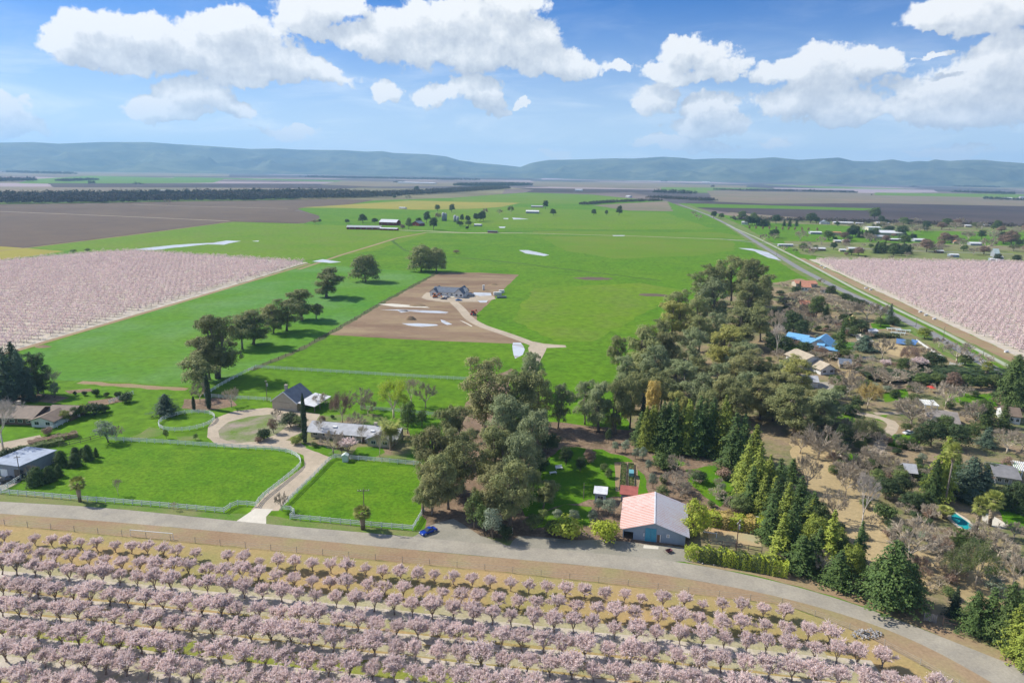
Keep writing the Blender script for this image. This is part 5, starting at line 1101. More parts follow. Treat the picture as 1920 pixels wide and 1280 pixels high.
# pool
pool = empty('swimming_pool', G(1800, 975), 0, 'turquoise swimming pool with a pale stone edge', 'swimming pool')
def rel(px, o, z): return [Vector((G(*q) - o).to_2d().to_tuple() + (z,)) for q in px]
def flatpoly(name, px, o, z, m, parent, wd=0, smooth=False):
    v = rel(px, o, z); t = tessellate_polygon([v]); t = [k if (v[k[1]] - v[k[0]]).cross(v[k[2]] - v[k[0]]).z > 0 else k[::-1] for k in t]
    me = bpy.data.meshes.new(name); me.from_pydata(v, [], t); me.materials.append(m); return link(name, me, parent)
WP = [(1783, 961), (1793, 963), (1809, 974), (1828, 988), (1825, 994), (1810, 993), (1796, 985), (1784, 974)]
o_ = G(1800, 975); flatpoly('water', WP, o_, .05, mat('pool_water', (.02, .40, .40), (.03, .34, .36), .3, 3, .08, spec=.6), pool)
v = rel(WP, o_, 0); cen = sum(v, Vector()) / len(v)
mb = MB()
for i in range(len(v)):
    a, b = v[i], v[(i + 1) % len(v)]; ao, bo = a + (a - cen).normalized() * 1.0, b + (b - cen).normalized() * 1.0
    q = [a, b, bo, ao]; mb.add([(p.x, p.y, .02) for p in q] + [(p.x, p.y, .16) for p in q], [(0, 3, 2, 1), (4, 5, 6, 7), (0, 1, 5, 4), (1, 2, 6, 5), (2, 3, 7, 6), (3, 0, 4, 7)])
mb.build('stone_edge', mat('pale_stone', (.58, .48, .36), (.66, .58, .46), .5), pool)
sheet('paved_terrace', [(1840, 958), (1852, 962), (1872, 972), (1892, 985), (1880, 992), (1858, 986), (1842, 975)], .01, CONC, amp=.3)
# gates, poles, small things by the road
def pole(label, x, y, top, arm=1.4, ang=.3, extra=None, m=None, r=.14, group='utility poles'):
    H = HT(x, y, top); root = empty('utility_pole', G(x, y), ang, label, 'pole', group); mb = MB(); mb.tube([(0, 0, 0), (0, 0, H * .5), (0, 0, H)], [r, r * .85, r * .7], 7); mb.build('pole', m or WOOD, root)
    if arm: mb = MB(); mb.box(-arm, arm, -.07, .07, H - .75, H - .58); c = mb.build('crossarm', WOOD, root)
    if arm:
        for s in (-.9, -.45, .45, .9): mb = MB(); mb.tube([(arm * s, 0, H - .577), (arm * s, 0, H - .36)], .05, 6); mb.build('insulator', WHITE, c)
    if extra == 'box': mb = MB(); mb.tube([(.42, 0, H - 2.6), (.42, 0, H - 1.5)], .26, 9); mb.build('transformer', R_GREY, root)
    return root
pole('utility pole with a crossarm standing in the small paddock', 684, 990, 915, 1.5, .1); pole('dark pole with a grey transformer by the road hedge', 1378, 1052, 974, 1.2, .9, 'box', mat('dark_pole', (.12, .07, .05)))
pole('pole at the left-hand metal-roofed shed', 39, 899, 853, .8, .4); pole('grey pole left of the cream gabled barn', 501, 753, 712, .35, .4, 'box'); pole('pole between the pair of verges beside the far right road', 1767, 642, 612, .9, .9); pole('shorter dark pole beside the far right road', 1717, 613, 594, .8, .9)
pole('pale pole at the right end of the straight road', 1842, 674, 655, .5, .9, m=EBARK); pole('thin pole far up the straight road', 1456, 480, 463, .8, .9); pole('leafless trunk pole with a dark cross at the lawn', 1094, 935, 905, 0, .9, r=.12)
def simple(name, label, cat, x, y, rz, parts, group=None):
    root = empty(name, G(x, y), rz, label, cat, group)
    for nm, m, fn in parts: mb = MB(); fn(mb); mb.build(nm, m, root)
    return root
g1 = empty('wooden_gate', G(1731, 1163), -.45, 'weathered grey board gate standing by the road bend', 'gate'); GW = mat('grey_boards', (.30, .28, .25), (.22, .2, .18), 1)
for i in range(7): mb = MB(); mb.box(i * .34, i * .34 + .28, -.03, .03, .15 + .03 * (i % 3), 2.1 - .05 * (i % 2)); mb.build('board', GW, g1)
for z in (.5, 1.7): mb = MB(); mb.box(-.05, 2.4, .033, .09, z, z + .14); mb.build('cross_rail', GW, g1)
g2 = empty('pipe_gate', G(1767, 1172), -.5, 'rusty open pipe gate frame right of the board gate', 'gate'); RM = mat('rusty_pipe', (.28, .17, .11))
for x in (0, 3): mb = MB(); mb.box(x - .07, x + .07, -.07, .07, 0, 2.0); mb.build('gate_post', RM, g2)
for z in (1.0, 1.9): mb = MB(); mb.box(.073, 2.927, -.04, .04, z - .05, z + .05); mb.build('rail', RM, g2)
for (x, y, lb) in ((1692, 1143, 'pale leaning post below the biggest conifer'), (1591, 1102, 'pale short post by the short dense conifer'), (960, 1000, 'pale post at the edge of the grove')):
    mb = MB(); mb.box(-.1, .1, -.1, .1, 0, 1.7); tag(mb.build('wooden_post', mat('bleached_wood', (.5, .45, .38)), loc=G(x, y), rot=(.08, .05, .3)), lb, 'post', 'loose posts')
bar_ = empty('barrier', G(1318, 1004), -.25, 'white swing barrier beside the yellow bamboo', 'barrier'); mb = MB(); mb.bar((0, 0, 1.2), (3.2, 0, 1.2), .14); mb.build('arm', WHITE, bar_); mb = MB(); mb.box(3.2, 3.36, -.08, .08, 0, 1.4); mb.build('post', WHITE, bar_)
simple('hoop_stand', 'white goal frame at the right end of the sandy court', 'goal', 1411, 982, -.4, [('top_bar', WHITE, lambda m: m.bar((0, 0, 2.3), (2.6, 0, 2.3), .16)), ('side_post', WHITE, lambda m: m.bar((2.6, 0, 0), (2.6, 0, 2.2), .14))])
simple('wheelbarrow', 'dark wheelbarrow lying before the barn', 'wheelbarrow', 1254, 1035, .4, [('tray', mat('maroon', (.16, .05, .06)), lambda m: m.add([(-.6, -.35, .3), (.5, -.35, .2), (.5, .35, .2), (-.6, .35, .3), (-.8, -.5, .75), (.8, -.5, .7), (.8, .5, .7), (-.8, .5, .75)], [(0, 3, 2, 1), (0, 1, 5, 4), (1, 2, 6, 5), (2, 3, 7, 6), (3, 0, 4, 7)])), ('wheel', R_DARK, lambda m: m.tube([(.8, -.06, .25), (.8, .06, .25)], .25, 10)), ('handle', WOOD, lambda m: m.bar((-1.6, .3, .6), (0, .3, .45), .06)), ('handle', WOOD, lambda m: m.bar((-1.6, -.3, .6), (0, -.3, .45), .06))])
for i, (x, y, lb) in enumerate([(1048, 879, 'white garden bench on the shaded lawn'), (1037, 888, 'white garden table below the bench')]):
    simple('garden_bench' if i == 0 else 'garden_table', lb, 'bench' if i == 0 else 'table', x, y, .3, [('top', WHITE, lambda m: m.box(-1.1, 1.1, -.5, .5, .5, .6)), ('leg', WHITE, lambda m: m.box(-1, -.9, -.4, .4, 0, .497)), ('leg', WHITE, lambda m: m.box(.9, 1, -.4, .4, 0, .497))] + ([('backrest', WHITE, lambda m: m.box(-1.1, 1.1, .45, .53, .603, 1.2))] if i == 0 else []))
simple('parasol', 'red parasol beside the right-hand lawn', 'parasol', 1745, 735, 0, [('pole', WOOD, lambda m: m.tube([(0, 0, 0), (0, 0, 2.4)], .05, 6)), ('canopy', mat('red_cloth', (.55, .06, .04)), lambda m: m.tube([(0, 0, 2.2), (0, 0, 2.9)], [2.0, .1], 8))])
for (x, y, n, rad, lb) in ((1624, 1190, 130, 2.6, 'pile of pale broken rocks round a dark drain'), (1340, 1050, 30, 4, 'scatter of small rocks at the road edge by the hedge')):
    root = empty('rock_pile', G(x, y), .2, lb, 'rocks'); RK = mat('pale_rock', (.46, .44, .42), (.30, .29, .28), 1.5, objrand=.3); rg = random.Random(x); ms = []
    for k in range(4):
        mb = MB(); v = [Vector((math.cos(a) * rg.uniform(.6, 1), math.sin(a) * rg.uniform(.6, 1), z * rg.uniform(.7, 1))) * .42 for z in (-.5, .6) for a in (0, 1.2, 2.6, 3.9, 5.1)]; mb.add(v + [Vector((.05, 0, .42))], [(0, 1, 6, 5), (1, 2, 7, 6), (2, 3, 8, 7), (3, 4, 9, 8), (4, 0, 5, 9), (5, 6, 10), (6, 7, 10), (7, 8, 10), (8, 9, 10), (9, 5, 10), (4, 3, 2, 1, 0)]); ms.append(mb.mesh('rock', RK))
    for k in range(n):
        a = rg.uniform(0, 6.28); r = rad * rg.uniform(.3, 1) ** .8; s = rg.uniform(.25, .65); o = link('rock', ms[k % 4], root, loc=(math.cos(a) * r * 1.3, math.sin(a) * r * .6, .18 * s + max(0, .5 - r * .12)), rot=(rg.uniform(0, 1), rg.uniform(0, 1), a)); o.scale = (s, s, s * .8)
    if n > 50: mb = MB(); mb.tube([(-.4, .1, .4), (.5, -.4, .35)], .32, 12, cap=False); mb.build('drain_pipe', GLASS, root)
for (x, y, r, h, lb) in ((783, 573, 6, 1.5, 'brown spoil heap left of the white gravel strips'), (770, 599, 4, 2.4, 'grey spoil heap amid the standing water'), (925, 534, 4, 1.4, 'dark spoil heap behind the half-built house'), (1112, 522, 16, .8, 'dark earth bank in the green field'), (1225, 553, 12, .8, 'brown earth bank near the eucalyptus belt'), (80, 650, 4, 1.0, 'dark soil heap in the cereal field corner')):
    V = [(0, 0, h)]; F = []; rg = random.Random(int(x)); n = 18
    for ring, (rr_, hh) in enumerate(((.35, .8), (.7, .38), (1, -.02))):
        for k in range(n): a = 2 * math.pi * k / n; q = rr_ * r * rg.uniform(.85, 1.15); V.append((math.cos(a) * q, math.sin(a) * q * .55, h * hh * rg.uniform(.8, 1.1)))
    F = [(0, 1 + k, 1 + (k + 1) % n) for k in range(n)] + [(1 + s * n + k, 1 + (s + 1) * n + k, 1 + (s + 1) * n + (k + 1) % n, 1 + s * n + (k + 1) % n) for s in (0, 1) for k in range(n)]
    mb = MB(); mb.add(V, F); tag(mb.build('earth_mound', DIRT2 if x < 1000 else PLOW, loc=G(x, y), smooth=True), lb, 'mound', 'earth mounds')

# ------------------------------------------------------------------ vehicles
def car(label, x, y, rz, paint, L=4.6, Wd=1.85, H=1.35, kind='car', group=None):
    root = empty('parked_car' if kind == 'car' else 'pickup_truck', G(x, y), rz, label, 'car' if kind == 'car' else 'pickup', group)
    if kind == 'car': prof = [(-.5, .28), (-.5, .62), (-.47, .80), (-.36, .86), (-.27, .90), (.16, .90), (.40, .76), (.49, .60), (.5, .30)]; cab = [(-.30, .90), (-.17, 1.30), (.02, 1.34), (.20, .90)]
    else: prof = [(-.5, .45), (-.5, 1.0), (.12, 1.0), (.30, 1.03), (.47, .95), (.5, .8), (.5, .45)]; cab = [(-.12, 1.0), (-.09, 1.62), (.10, 1.65), (.22, 1.03)]
    k = H / 1.35; mb = MB(); n = len(prof); V = []
    for s, ins in ((-1, .12), (-1, 0), (1, 0), (1, .12)): V += [(a * L, s * (Wd / 2 - ins * (1 if b > .7 else .3)), b * k * (1 if ins == 0 else 1.0)) for a, b in prof] if ins else [(a * L, s * Wd / 2, min(b, .72 if kind == 'car' else .98) * k) for a, b in prof]
    F = []
    for r in range(3):
        for i in range(n): F.append((r * n + i, (r + 1) * n + i, (r + 1) * n + (i + 1) % n, r * n + (i + 1) % n))
    F += [tuple(range(n)), tuple(range(4 * n - 1, 3 * n - 1, -1))]; mb.add(V, F); body = mb.build('body', paint, root, smooth=False)
    mb = MB(); V = [(a * L, s * (Wd / 2 - (.14 if b < 1.05 else .30)), b * k + .003) for s in (-1, 1) for a, b in cab]; mb.add(V, [(0, 1, 2, 3), (7, 6, 5, 4), (0, 4, 5, 1), (2, 6, 7, 3)]); mb.build('windows', GLASS, root)
    t = cab[1][1] * k; mb = MB(); mb.box(cab[1][0] * L + .03, cab[2][0] * L - .03, -Wd / 2 + .31, Wd / 2 - .31, t - .01, t + .05); mb.build('roof', paint, root)
    for a in (-.31, .31):
        for s in (-1, 1):
            m2 = MB(); m2.tube([(a * L, s * (Wd / 2 - .20), .34), (a * L, s * (Wd / 2 + .02), .34)], .34, 14); w = m2.build('wheel', R_DARK, root); m2 = MB(); m2.tube([(a * L, s * (Wd / 2 + .021), .34), (a * L, s * (Wd / 2 + .035), .34)], .2, 10); m2.build('rim', R_GREY, w)
    for s in (-1, 1): m2 = MB(); m2.box(L * .488, L * .503, s * .66 - .2, s * .66 + .2, .56 * k, .70 * k); m2.build('headlight', WHITE, root); m2 = MB(); m2.box(-L * .504, -L * .495, s * .66 - .18, s * .66 + .18, .6 * k, .74 * k); m2.build('tail_light', R_RED, root)
    return root
def pm(n, c): return mat(n, c, rough=.25, spec=.6)
car('shiny blue car parked off the road beside the grove', 803, 998, math.radians(222), pm('blue_car_paint', (.010, .05, .34)))
car('black pickup parked before the left-hand shed', 16, 903, .35, pm('black_paint', (.015, .017, .02)), 5.6, 1.95, 1.35, 'pickup'); car('white car parked on the garden gravel', 1705, 813, .2, pm('white_car_paint', (.75, .75, .75)))
car('white car by the pale drive beneath the carport', 1602, 629, 2.8, pm('white_car_paint', (.75, .75, .75))); car('blue car before the half-built house', 860, 563.5, .3, pm('mid_blue_paint', (.06, .22, .5))); car('dark car left of the white truck', 832, 561, 2.9, pm('navy_paint', (.03, .035, .08)))
car('white pickup in front of the half-built house', 838, 557.5, 1.2, pm('white_car_paint', (.75, .75, .75)), 5.6, 2, 1.6, 'pickup'); car('white van beyond the right gable of the half-built house', 883, 553, .2, pm('white_car_paint', (.75, .75, .75)), 5.2, 2, 1.9)
for (x, y, rz, m, nm, lb) in ((816, 558, .2, mat('orange_paint', (.62, .18, .04)), 'excavator', 'orange digger left of the parked vehicles'), (887, 591, 1.0, mat('machine_red', (.36, .03, .03)), 'tractor', 'red tractor standing beside the gravel road')):
    root = empty(nm, G(x, y), rz, lb, nm); sc_ = 1.0
    mb = MB(); mb.box(-1.6, 1.5, -.9, .9, .75, 1.7); mb.build('body', m, root); mb = MB(); mb.box(-1.0, .3, -.75, .75, 1.703, 3.0); mb.build('cab', GLASS, root); mb = MB(); mb.box(-1.15, .45, -.85, .85, 3.003, 3.15); mb.build('cab_roof', m, root)
    for s in (-1, 1):
        if nm == 'excavator': mb = MB(); mb.box(-1.9, 1.9, s * 1.15 - .25, s * 1.15 + .25, 0, .75); mb.build('track', R_DARK, root)
        else:
            for a, r in ((-.9, .85), (1.2, .5)): mb = MB(); mb.tube([(a, s * 1.0 - .2, r), (a, s * 1.0 + .2, r)], r, 14); mb.build('wheel', R_DARK, root)
    mb = MB(); mb.bar((1.3, 0, 1.7), (3.4, 0, 3.2), .35); mb.bar((3.4, 0, 3.2), (4.6, 0, 1.2), .28); mb.box(4.2, 5.0, -.5, .5, .5, 1.2) if nm == 'excavator' else mb.box(2.2, 2.6, -.9, .9, .6, 1.2); mb.build('boom', m, root)
for (x, y, w_, d_, h_, m, lb) in ((926, 554, 6, 2.4, 2.4, W_WHITE, 'white storage container on the building plot'), (936, 550, 4, 2.4, 2.4, W_WHITE, 'small white container nearest the plot edge'), (932, 559, 7, 2.2, 1.2, R_DARK, 'black flat trailer below the white containers'), (905, 544, 1.5, 1.5, 4, W_WHITE, 'white upright tank behind the half-built house')):
    root = empty('storage_container', G(x, y), .15, lb, 'container', 'containers on the building plot'); mb = MB(); mb.box(0, w_, 0, d_, .2, h_); mb.build('body', m, root)
    for k in range(int(w_ / .8)): mb = MB(); mb.box(k * .8 + .2, k * .8 + .5, -.06, -.002, .3, h_ - .1); mb.build('rib', m, root)
    mb = MB(); mb.box(.1, w_ - .1, .1, d_ - .1, 0, .197); mb.build('skid', R_DARK, root)
for i, (x, y) in enumerate([(1724, 586), (1734, 592), (1750, 599), (1885, 661), (1538, 499), (1545, 503), (1622, 541), (1631, 544)]):
    root = empty('bee_box', G(x, y), .4, ['pale hive boxes nearest the trees on the orchard verge', 'second pale hive boxes along the orchard verge', 'third pale hive boxes beside the orchard verge', 'pale hive boxes at the right end of the orchard verge', 'first hive boxes near the far orchard corner', 'pair of hive boxes just below the far orchard corner',
        'hive boxes halfway along the orchard verge', 'paired hive boxes halfway along the orchard verge'][i], 'beehive', 'hive boxes beside the orchard')
    for k in range(3): mb = MB(); mb.box(k * 1.0, k * 1.0 + .7, 0, .8, 0, .9); b_ = mb.build('hive', WHITE, root); mb = MB(); mb.box(k * 1.0 - .05, k * 1.0 + .75, -.05, .85, .903, 1.0); mb.build('lid', R_WHITE, b_)
# ------------------------------------------------------------------ almonds in blossom: the nearest orchard, tree by tree
ORD = ['first', 'second', 'third', 'fourth', 'fifth', 'sixth', 'seventh', 'eighth', 'ninth', 'tenth', 'eleventh', 'twelfth', 'thirteenth', 'fourteenth', 'fifteenth', 'sixteenth', 'seventeenth', 'eighteenth', 'nineteenth', 'twentieth']
def ordinal(n):
    if n <= 20: return ORD[n - 1]
    tens = {2: 'twent', 3: 'thirt', 4: 'fort', 5: 'fift', 6: 'sixt'}[n // 10]
    return tens + 'ieth' if n % 10 == 0 else tens + 'y-' + ORD[n % 10 - 1]
SP = 4.12
rows = []
for k in range(10):
    row = []; x = row_end(k) - SP * .5; j = 0
    while x > -135:
        y = row_y(k, x); px, py = P((x, y, 0)); ty = P((x, y, 4.5))[1]
        if -22 < px < 1945 and ty < 1284 and not (k == 0 and random.Random(k * 97 + j).random() < .06 and j > 2):
            row.append((x, y, j))
        x -= SP; j += 1
    rows.append(row)
for k, row in enumerate(rows):
    for i, (x, y, j) in enumerate(row):
        rg = random.Random(k * 1000 + j); H = {0: 3.8, 1: 4.3}.get(k, 5.1) * rg.uniform(.82, 1.14)
        if k == 0 and rg.random() < .2: H *= .8
        W_ = H * rg.uniform(.84, 1.02) * (1.0 if k != 2 else .84)
        lab = f"pink almond tree, {ordinal(i + 1)} from the right end of " + ('the row nearest the road' if k == 0 else f'the {ordinal(k + 1)} row from the road')
        plant('almond', 0, 0, 0, L_PINK, world=(x + rg.uniform(-.25, .25), y + rg.uniform(-.25, .25)), size=(H, W_), label=lab, group='almond trees in the orchard below the road')

def far_orchard(name, poly, label, cat, seed, sp=4.4, rs=7.2, H=4.8):
    rg = np.random.default_rng(seed); pw = np.array([G(*q)[:2] for q in poly]); pts = []
    dx = np.array([1, -.13]) / np.hypot(1, .13); dy = np.array([.13, 1]) / np.hypot(1, .13)
    u0, u1 = (pw @ dx).min(), (pw @ dx).max(); v0, v1 = (pw @ dy).min(), (pw @ dy).max()
    U, V = np.meshgrid(np.arange(u0, u1, sp), np.arange(v0, v1, rs)); Q = U.ravel()[:, None] * dx + V.ravel()[:, None] * dy
    Q += rg.normal(0, .35, Q.shape)
    ins = np.zeros(len(Q), bool); n = len(pw)
    for i in range(n):
        a, b = pw[i], pw[(i + 1) % n]
        c = ((a[1] > Q[:, 1]) != (b[1] > Q[:, 1])) & (Q[:, 0] < (b[0] - a[0]) * (Q[:, 1] - a[1]) / (b[1] - a[1] + 1e-12) + a[0]); ins ^= c
    Q = Q[ins]; Q = Q[rg.random(len(Q)) > .035]
    ok = np.array([-80 < P((q[0], q[1], 0))[0] < 2000 for q in Q]); Q = Q[ok]
    per = 84; N = len(Q); d = nrm(rg.normal(size=(N * per, 3))); d[:, 2] = np.abs(d[:, 2])
    hs = np.repeat(rg.uniform(.8, 1.15, N), per); c = np.repeat(Q, per, 0)
    r = rg.uniform(.55, 1.08, N * per)
    cc = np.stack([c[:, 0] + d[:, 0] * 2.85 * r * hs, c[:, 1] + d[:, 1] * 2.7 * r * hs, hs * (1.5 + (H - 1.6) * d[:, 2] * r)], 1)
    v, f = cards(cc, d + nrm(rg.normal(size=d.shape)) * .6 + np.array([0, 0, .3]), rg.uniform(.6, 1.2, N * per) * .66, 1, rng=rg)
    Z = np.zeros(N); t0 = np.stack([Q[:, 0], Q[:, 1], Z], 1); tv, tf = [], None
    root = empty(name, (0, 0, 0), 0, label, cat); 
    tag(link('blossom', np_mesh('blossom', v, [f], L_PINKF), root), kind='stuff')
    off = np.array([[-.12, -.1, 0], [.12, -.1, 0], [.1, .14, 1.9], [-.1, .14, 1.9]]); off2 = off[:, [1, 0, 2]]
    tv = np.concatenate([(t0[:, None] + off).reshape(-1, 3), (t0[:, None] + off2).reshape(-1, 3)])
    tag(link('trunks', np_mesh('trunks', tv, [np.arange(len(tv)).reshape(-1, 4)], ABARK), root), kind='stuff')
    tag(root, kind='stuff'); print(name, N)
far_orchard('almond_orchard', [(-300, 515), (0, 492), (165, 477), (252, 472), (572, 493), (320, 566), (36, 650), (-100, 682), (-500, 780)],
            'broad block of pink blossoming almond trees beyond the green cereal field', 'orchard', 5)
far_orchard('almond_orchard', [(1526, 488), (1920, 493.5), (2300, 500), (2500, 640), (2400, 890), (1930, 670), (1700, 567)],
            'block of pale pink almond trees beyond the straight country road', 'orchard', 6)

# ------------------------------------------------------------------ woodland bands on the far plain
def woodland(name, line, h, depth, label, m, seed, gap=5., dens=1.0):
    rg = np.random.default_rng(seed); pts = []
    for (a, b) in zip(line[:-1], line[1:]):
        A, B = np.array(G(*a)[:2]), np.array(G(*b)[:2]); L = np.linalg.norm(B - A); n = int(L * depth / (gap * gap) * dens) + 2
        t = rg.random(n); nn = np.array([-(B - A)[1], (B - A)[0]]) / max(L, 1); nn = nn if nn[1] > 0 else -nn
        pts.append(A + (B - A) * t[:, None] + nn * (rg.random(n) * depth)[:, None])
    Q = np.concatenate(pts); N = min(len(Q), 3500); Q = Q[rg.permutation(len(Q))[:N]]; per = 30
    d = nrm(rg.normal(size=(N * per, 3))); d[:, 2] = np.abs(d[:, 2]); hs = np.repeat(rg.uniform(.5, 1.15, N) * h, per); c = np.repeat(Q, per, 0); r = rg.uniform(.6, 1.05, N * per)
    cc = np.stack([c[:, 0] + d[:, 0] * .42 * r * hs, c[:, 1] + d[:, 1] * .42 * r * hs, hs * (.25 + .72 * d[:, 2] * r)], 1)
    v, f = cards(cc, d + nrm(rg.normal(size=d.shape)) * .6, rg.uniform(.6, 1.2, N * per) * hs * .22, 1, rng=rg); v[:, 2] = np.maximum(v[:, 2], -.4)
    o = link(name, np_mesh(name, v, [f], m)); return tag(o, label, 'trees', None, 'stuff')
woodland('woodland', [(-60, 384), (0, 383), (200, 381), (330, 378), (480, 376), (640, 372), (760, 369)], 19, 330, 'long dark band of riverside trees behind the ploughed field', L_FARB, 1, 7)
woodland('woodland', [(-60, 377), (200, 374), (420, 370), (640, 366)], 21, 200, 'greener trees within the long riverside wood', L_FAR, 2, 11, .6)
woodland('woodland', [(660, 370), (780, 366), (860, 361), (960, 354)], 16, 130, 'grey-brown wood right of the long riverside band', L_FARB, 3, 9)
woodland('woodland', [(900, 350), (1000, 348)], 20, 200, 'dark tree clump at the far end of the grey-brown wood', L_FAR, 4, 10)
woodland('woodland', [(-50, 342), (50, 340)], 26, 60, 'dark trees at the left end of the far green field', L_FAR, 5, 11)
woodland('woodland', [(100, 340.5), (160, 338)], 16, 80, 'low tree clump beside the far green field', L_FAR, 6, 11)
woodland('woodland', [(0, 324), (110, 327)], 26, 200, 'hazy trees at the foot of the hills on the left', L_FAR, 7, 22)
woodland('woodland', [(560, 333), (700, 336), (900, 339)], 24, 260, 'hazy line of trees across the far plain', L_FAR, 8, 24)
woodland('woodland', [(1103, 385), (1160, 380), (1250, 377)], 9, 40, 'low brown thicket beside the far pasture', L_FARB, 9, 6)
woodland('woodland', [(1210, 372), (1290, 376), (1325, 378)], 13, 60, 'brown thicket where the straight road runs out', L_FARB, 10, 8)
woodland('woodland', [(1222, 362), (1290, 365)], 20, 60, 'dark tree line beyond the far brown thicket', L_FAR, 11, 11)
woodland('woodland', [(1345, 357), (1500, 359), (1600, 362)], 12, 90, 'low dark scrub at the edge of the far tan field', L_FAR, 12, 14)
woodland('woodland', [(1780, 361), (1890, 365)], 18, 80, 'dark trees by the far white farmsteads', L_FAR, 13, 12)
woodland('woodland', [(1840, 374), (1930, 377)], 14, 60, 'trees around the far white farm buildings', L_FAR, 14, 10)
woodland('woodland', [(1800, 351), (1880, 352)], 22, 120, 'hazy tree line under the hills on the right', L_FAR, 15, 20)
woodland('woodland', [(1380, 414), (1500, 416), (1640, 420), (1780, 424), (1925, 428)], 8.5, 45, 'bare brown trees behind the scattered farmsteads', L_FARB, 16, 6)
for i, (x, y, w) in enumerate([(162, 345, 10), (245, 347, 8), (1440, 341, 14), (1560, 346, 24), (1330, 351, 8), (1520, 359, 10), (1870, 362, 16), (1710, 351, 14), (1240, 341, 10), (740, 343, 20)]):
    woodland('far_thicket', [(x, y), (x + w, y + .2)], 16, 60, ['thicket by the left end of the far mauve field', 'thicket beside the far track', 'dark clump on the mauve plain', 'wide dark clump under the right hills', 'pair of dark trees on the plain',
             'dark shrubs on the tan field edge', 'dark trees by the far green strip', 'thicket in the hazy far fields', 'hazy clump below the gap in the hills', 'hazy clump beyond the grey wood'][i], L_FAR, 20 + i, 14)

# ------------------------------------------------------------------ trees and shrubs one by one: kind, foot x, foot y, top y, leaf, look, width
def pl(lst, group=None):
    for e in lst:
        key, x, y, t, m, look = e[:6]; w = e[6] if len(e) > 6 else None
        if group and 'conifers' in group: w *= 1.28 if key != 'slim' else 1.4
        if group and 'grove' in group: w *= .88
        plant(key, x, y, t, m, look, w, group)
GB, BR, DK, GG, YL = 'grey-green eucalyptus', 'brown-tinged eucalyptus', 'dark eucalyptus', 'silvery eucalyptus', 'yellowish eucalyptus'
pl([('eucs', 380, 733, 662, L_EUC, 'slim eucalyptus with bare lower trunk', 55), ('euc2', 415, 708, 586, L_EUC, 'tallest dark eucalyptus in the field line', 82), ('euc', 395, 712, 618, L_EUCB, BR, 55),
    ('euc2', 480, 646, 573, L_EUC, DK, 72), ('eucs', 452, 655, 588, L_EUC, DK, 40), ('euc', 540, 620, 558, L_EUC, DK, 55), ('euc2', 515, 625, 564, L_EUCB, BR, 45), ('euc2', 568, 600, 539, L_EUC, DK, 52), ('eucs', 594, 598, 565, L_EUC, 'small dark eucalyptus', 20),
    ('euc2', 612, 557, 497, L_EUC, 'ragged eucalyptus standing alone', 62), ('bushy', 685, 528, 476, L_EUC, 'round ragged eucalyptus standing alone', 60), ('bushy', 790, 509, 458, L_EUC, 'broad dark tree of a joined pair', 56), ('bushy', 818, 509, 462, L_EUC, 'dark round tree of a joined pair', 44)],
   'eucalyptus line through the green fields')
pl([('euc', 912, 815, 667, L_EUCB, BR, 92), ('euc2', 975, 835, 676, L_EUC, GB, 100), ('euc', 1012, 805, 688, L_EUC, GB, 60), ('euc2', 945, 872, 742, L_EUCG, GG, 95), ('eucs', 1000, 735, 660, L_EUCG, 'thin silvery eucalyptus with an open crown', 40),
    ('euc', 985, 895, 750, L_EUCG, GG, 80), ('euc2', 935, 920, 795, L_EUC, GB, 88), ('euc', 978, 940, 805, L_EUCG, GG, 70), ('euc2', 960, 985, 850, L_EUC, GB, 90), ('euc', 915, 975, 858, L_EUCB, BR, 70),
    ('euc2', 852, 868, 754, L_EUC, GB, 84), ('euc2', 815, 915, 785, L_EUCB, BR, 92), ('euc', 870, 930, 800, L_EUC, GB, 75), ('euc', 842, 955, 835, L_EUC, GB, 70), ('euc', 812, 965, 862, L_EUCB, BR, 62), ('eucs', 793, 962, 898, L_EUC, 'short eucalyptus leaning over the paddock corner', 42),
    ('olive', 888, 990, 928, L_SHR, 'drooping green tree at the roadside', 52), ('olive', 925, 1010, 955, L_OLV, 'dark weeping tree at the roadside', 50), ('olive', 905, 1002, 950, L_OAK, 'dark weeping tree at the roadside', 44), ('shrub', 948, 1012, 980, L_DARK, 'dark roadside bush', 34),
    ('euc', 1048, 803, 718, L_EUCG, 'slender eucalyptus with white trunk', 44), ('euc2', 1120, 808, 712, L_EUCG, GG, 62), ('euc2', 1155, 812, 698, L_EUC, GB, 66), ('euc', 1180, 803, 702, L_EUC, GB, 50), ('euc', 1095, 795, 715, L_EUCG, GG, 46)],
   'eucalyptus grove between the ranch and the barn')
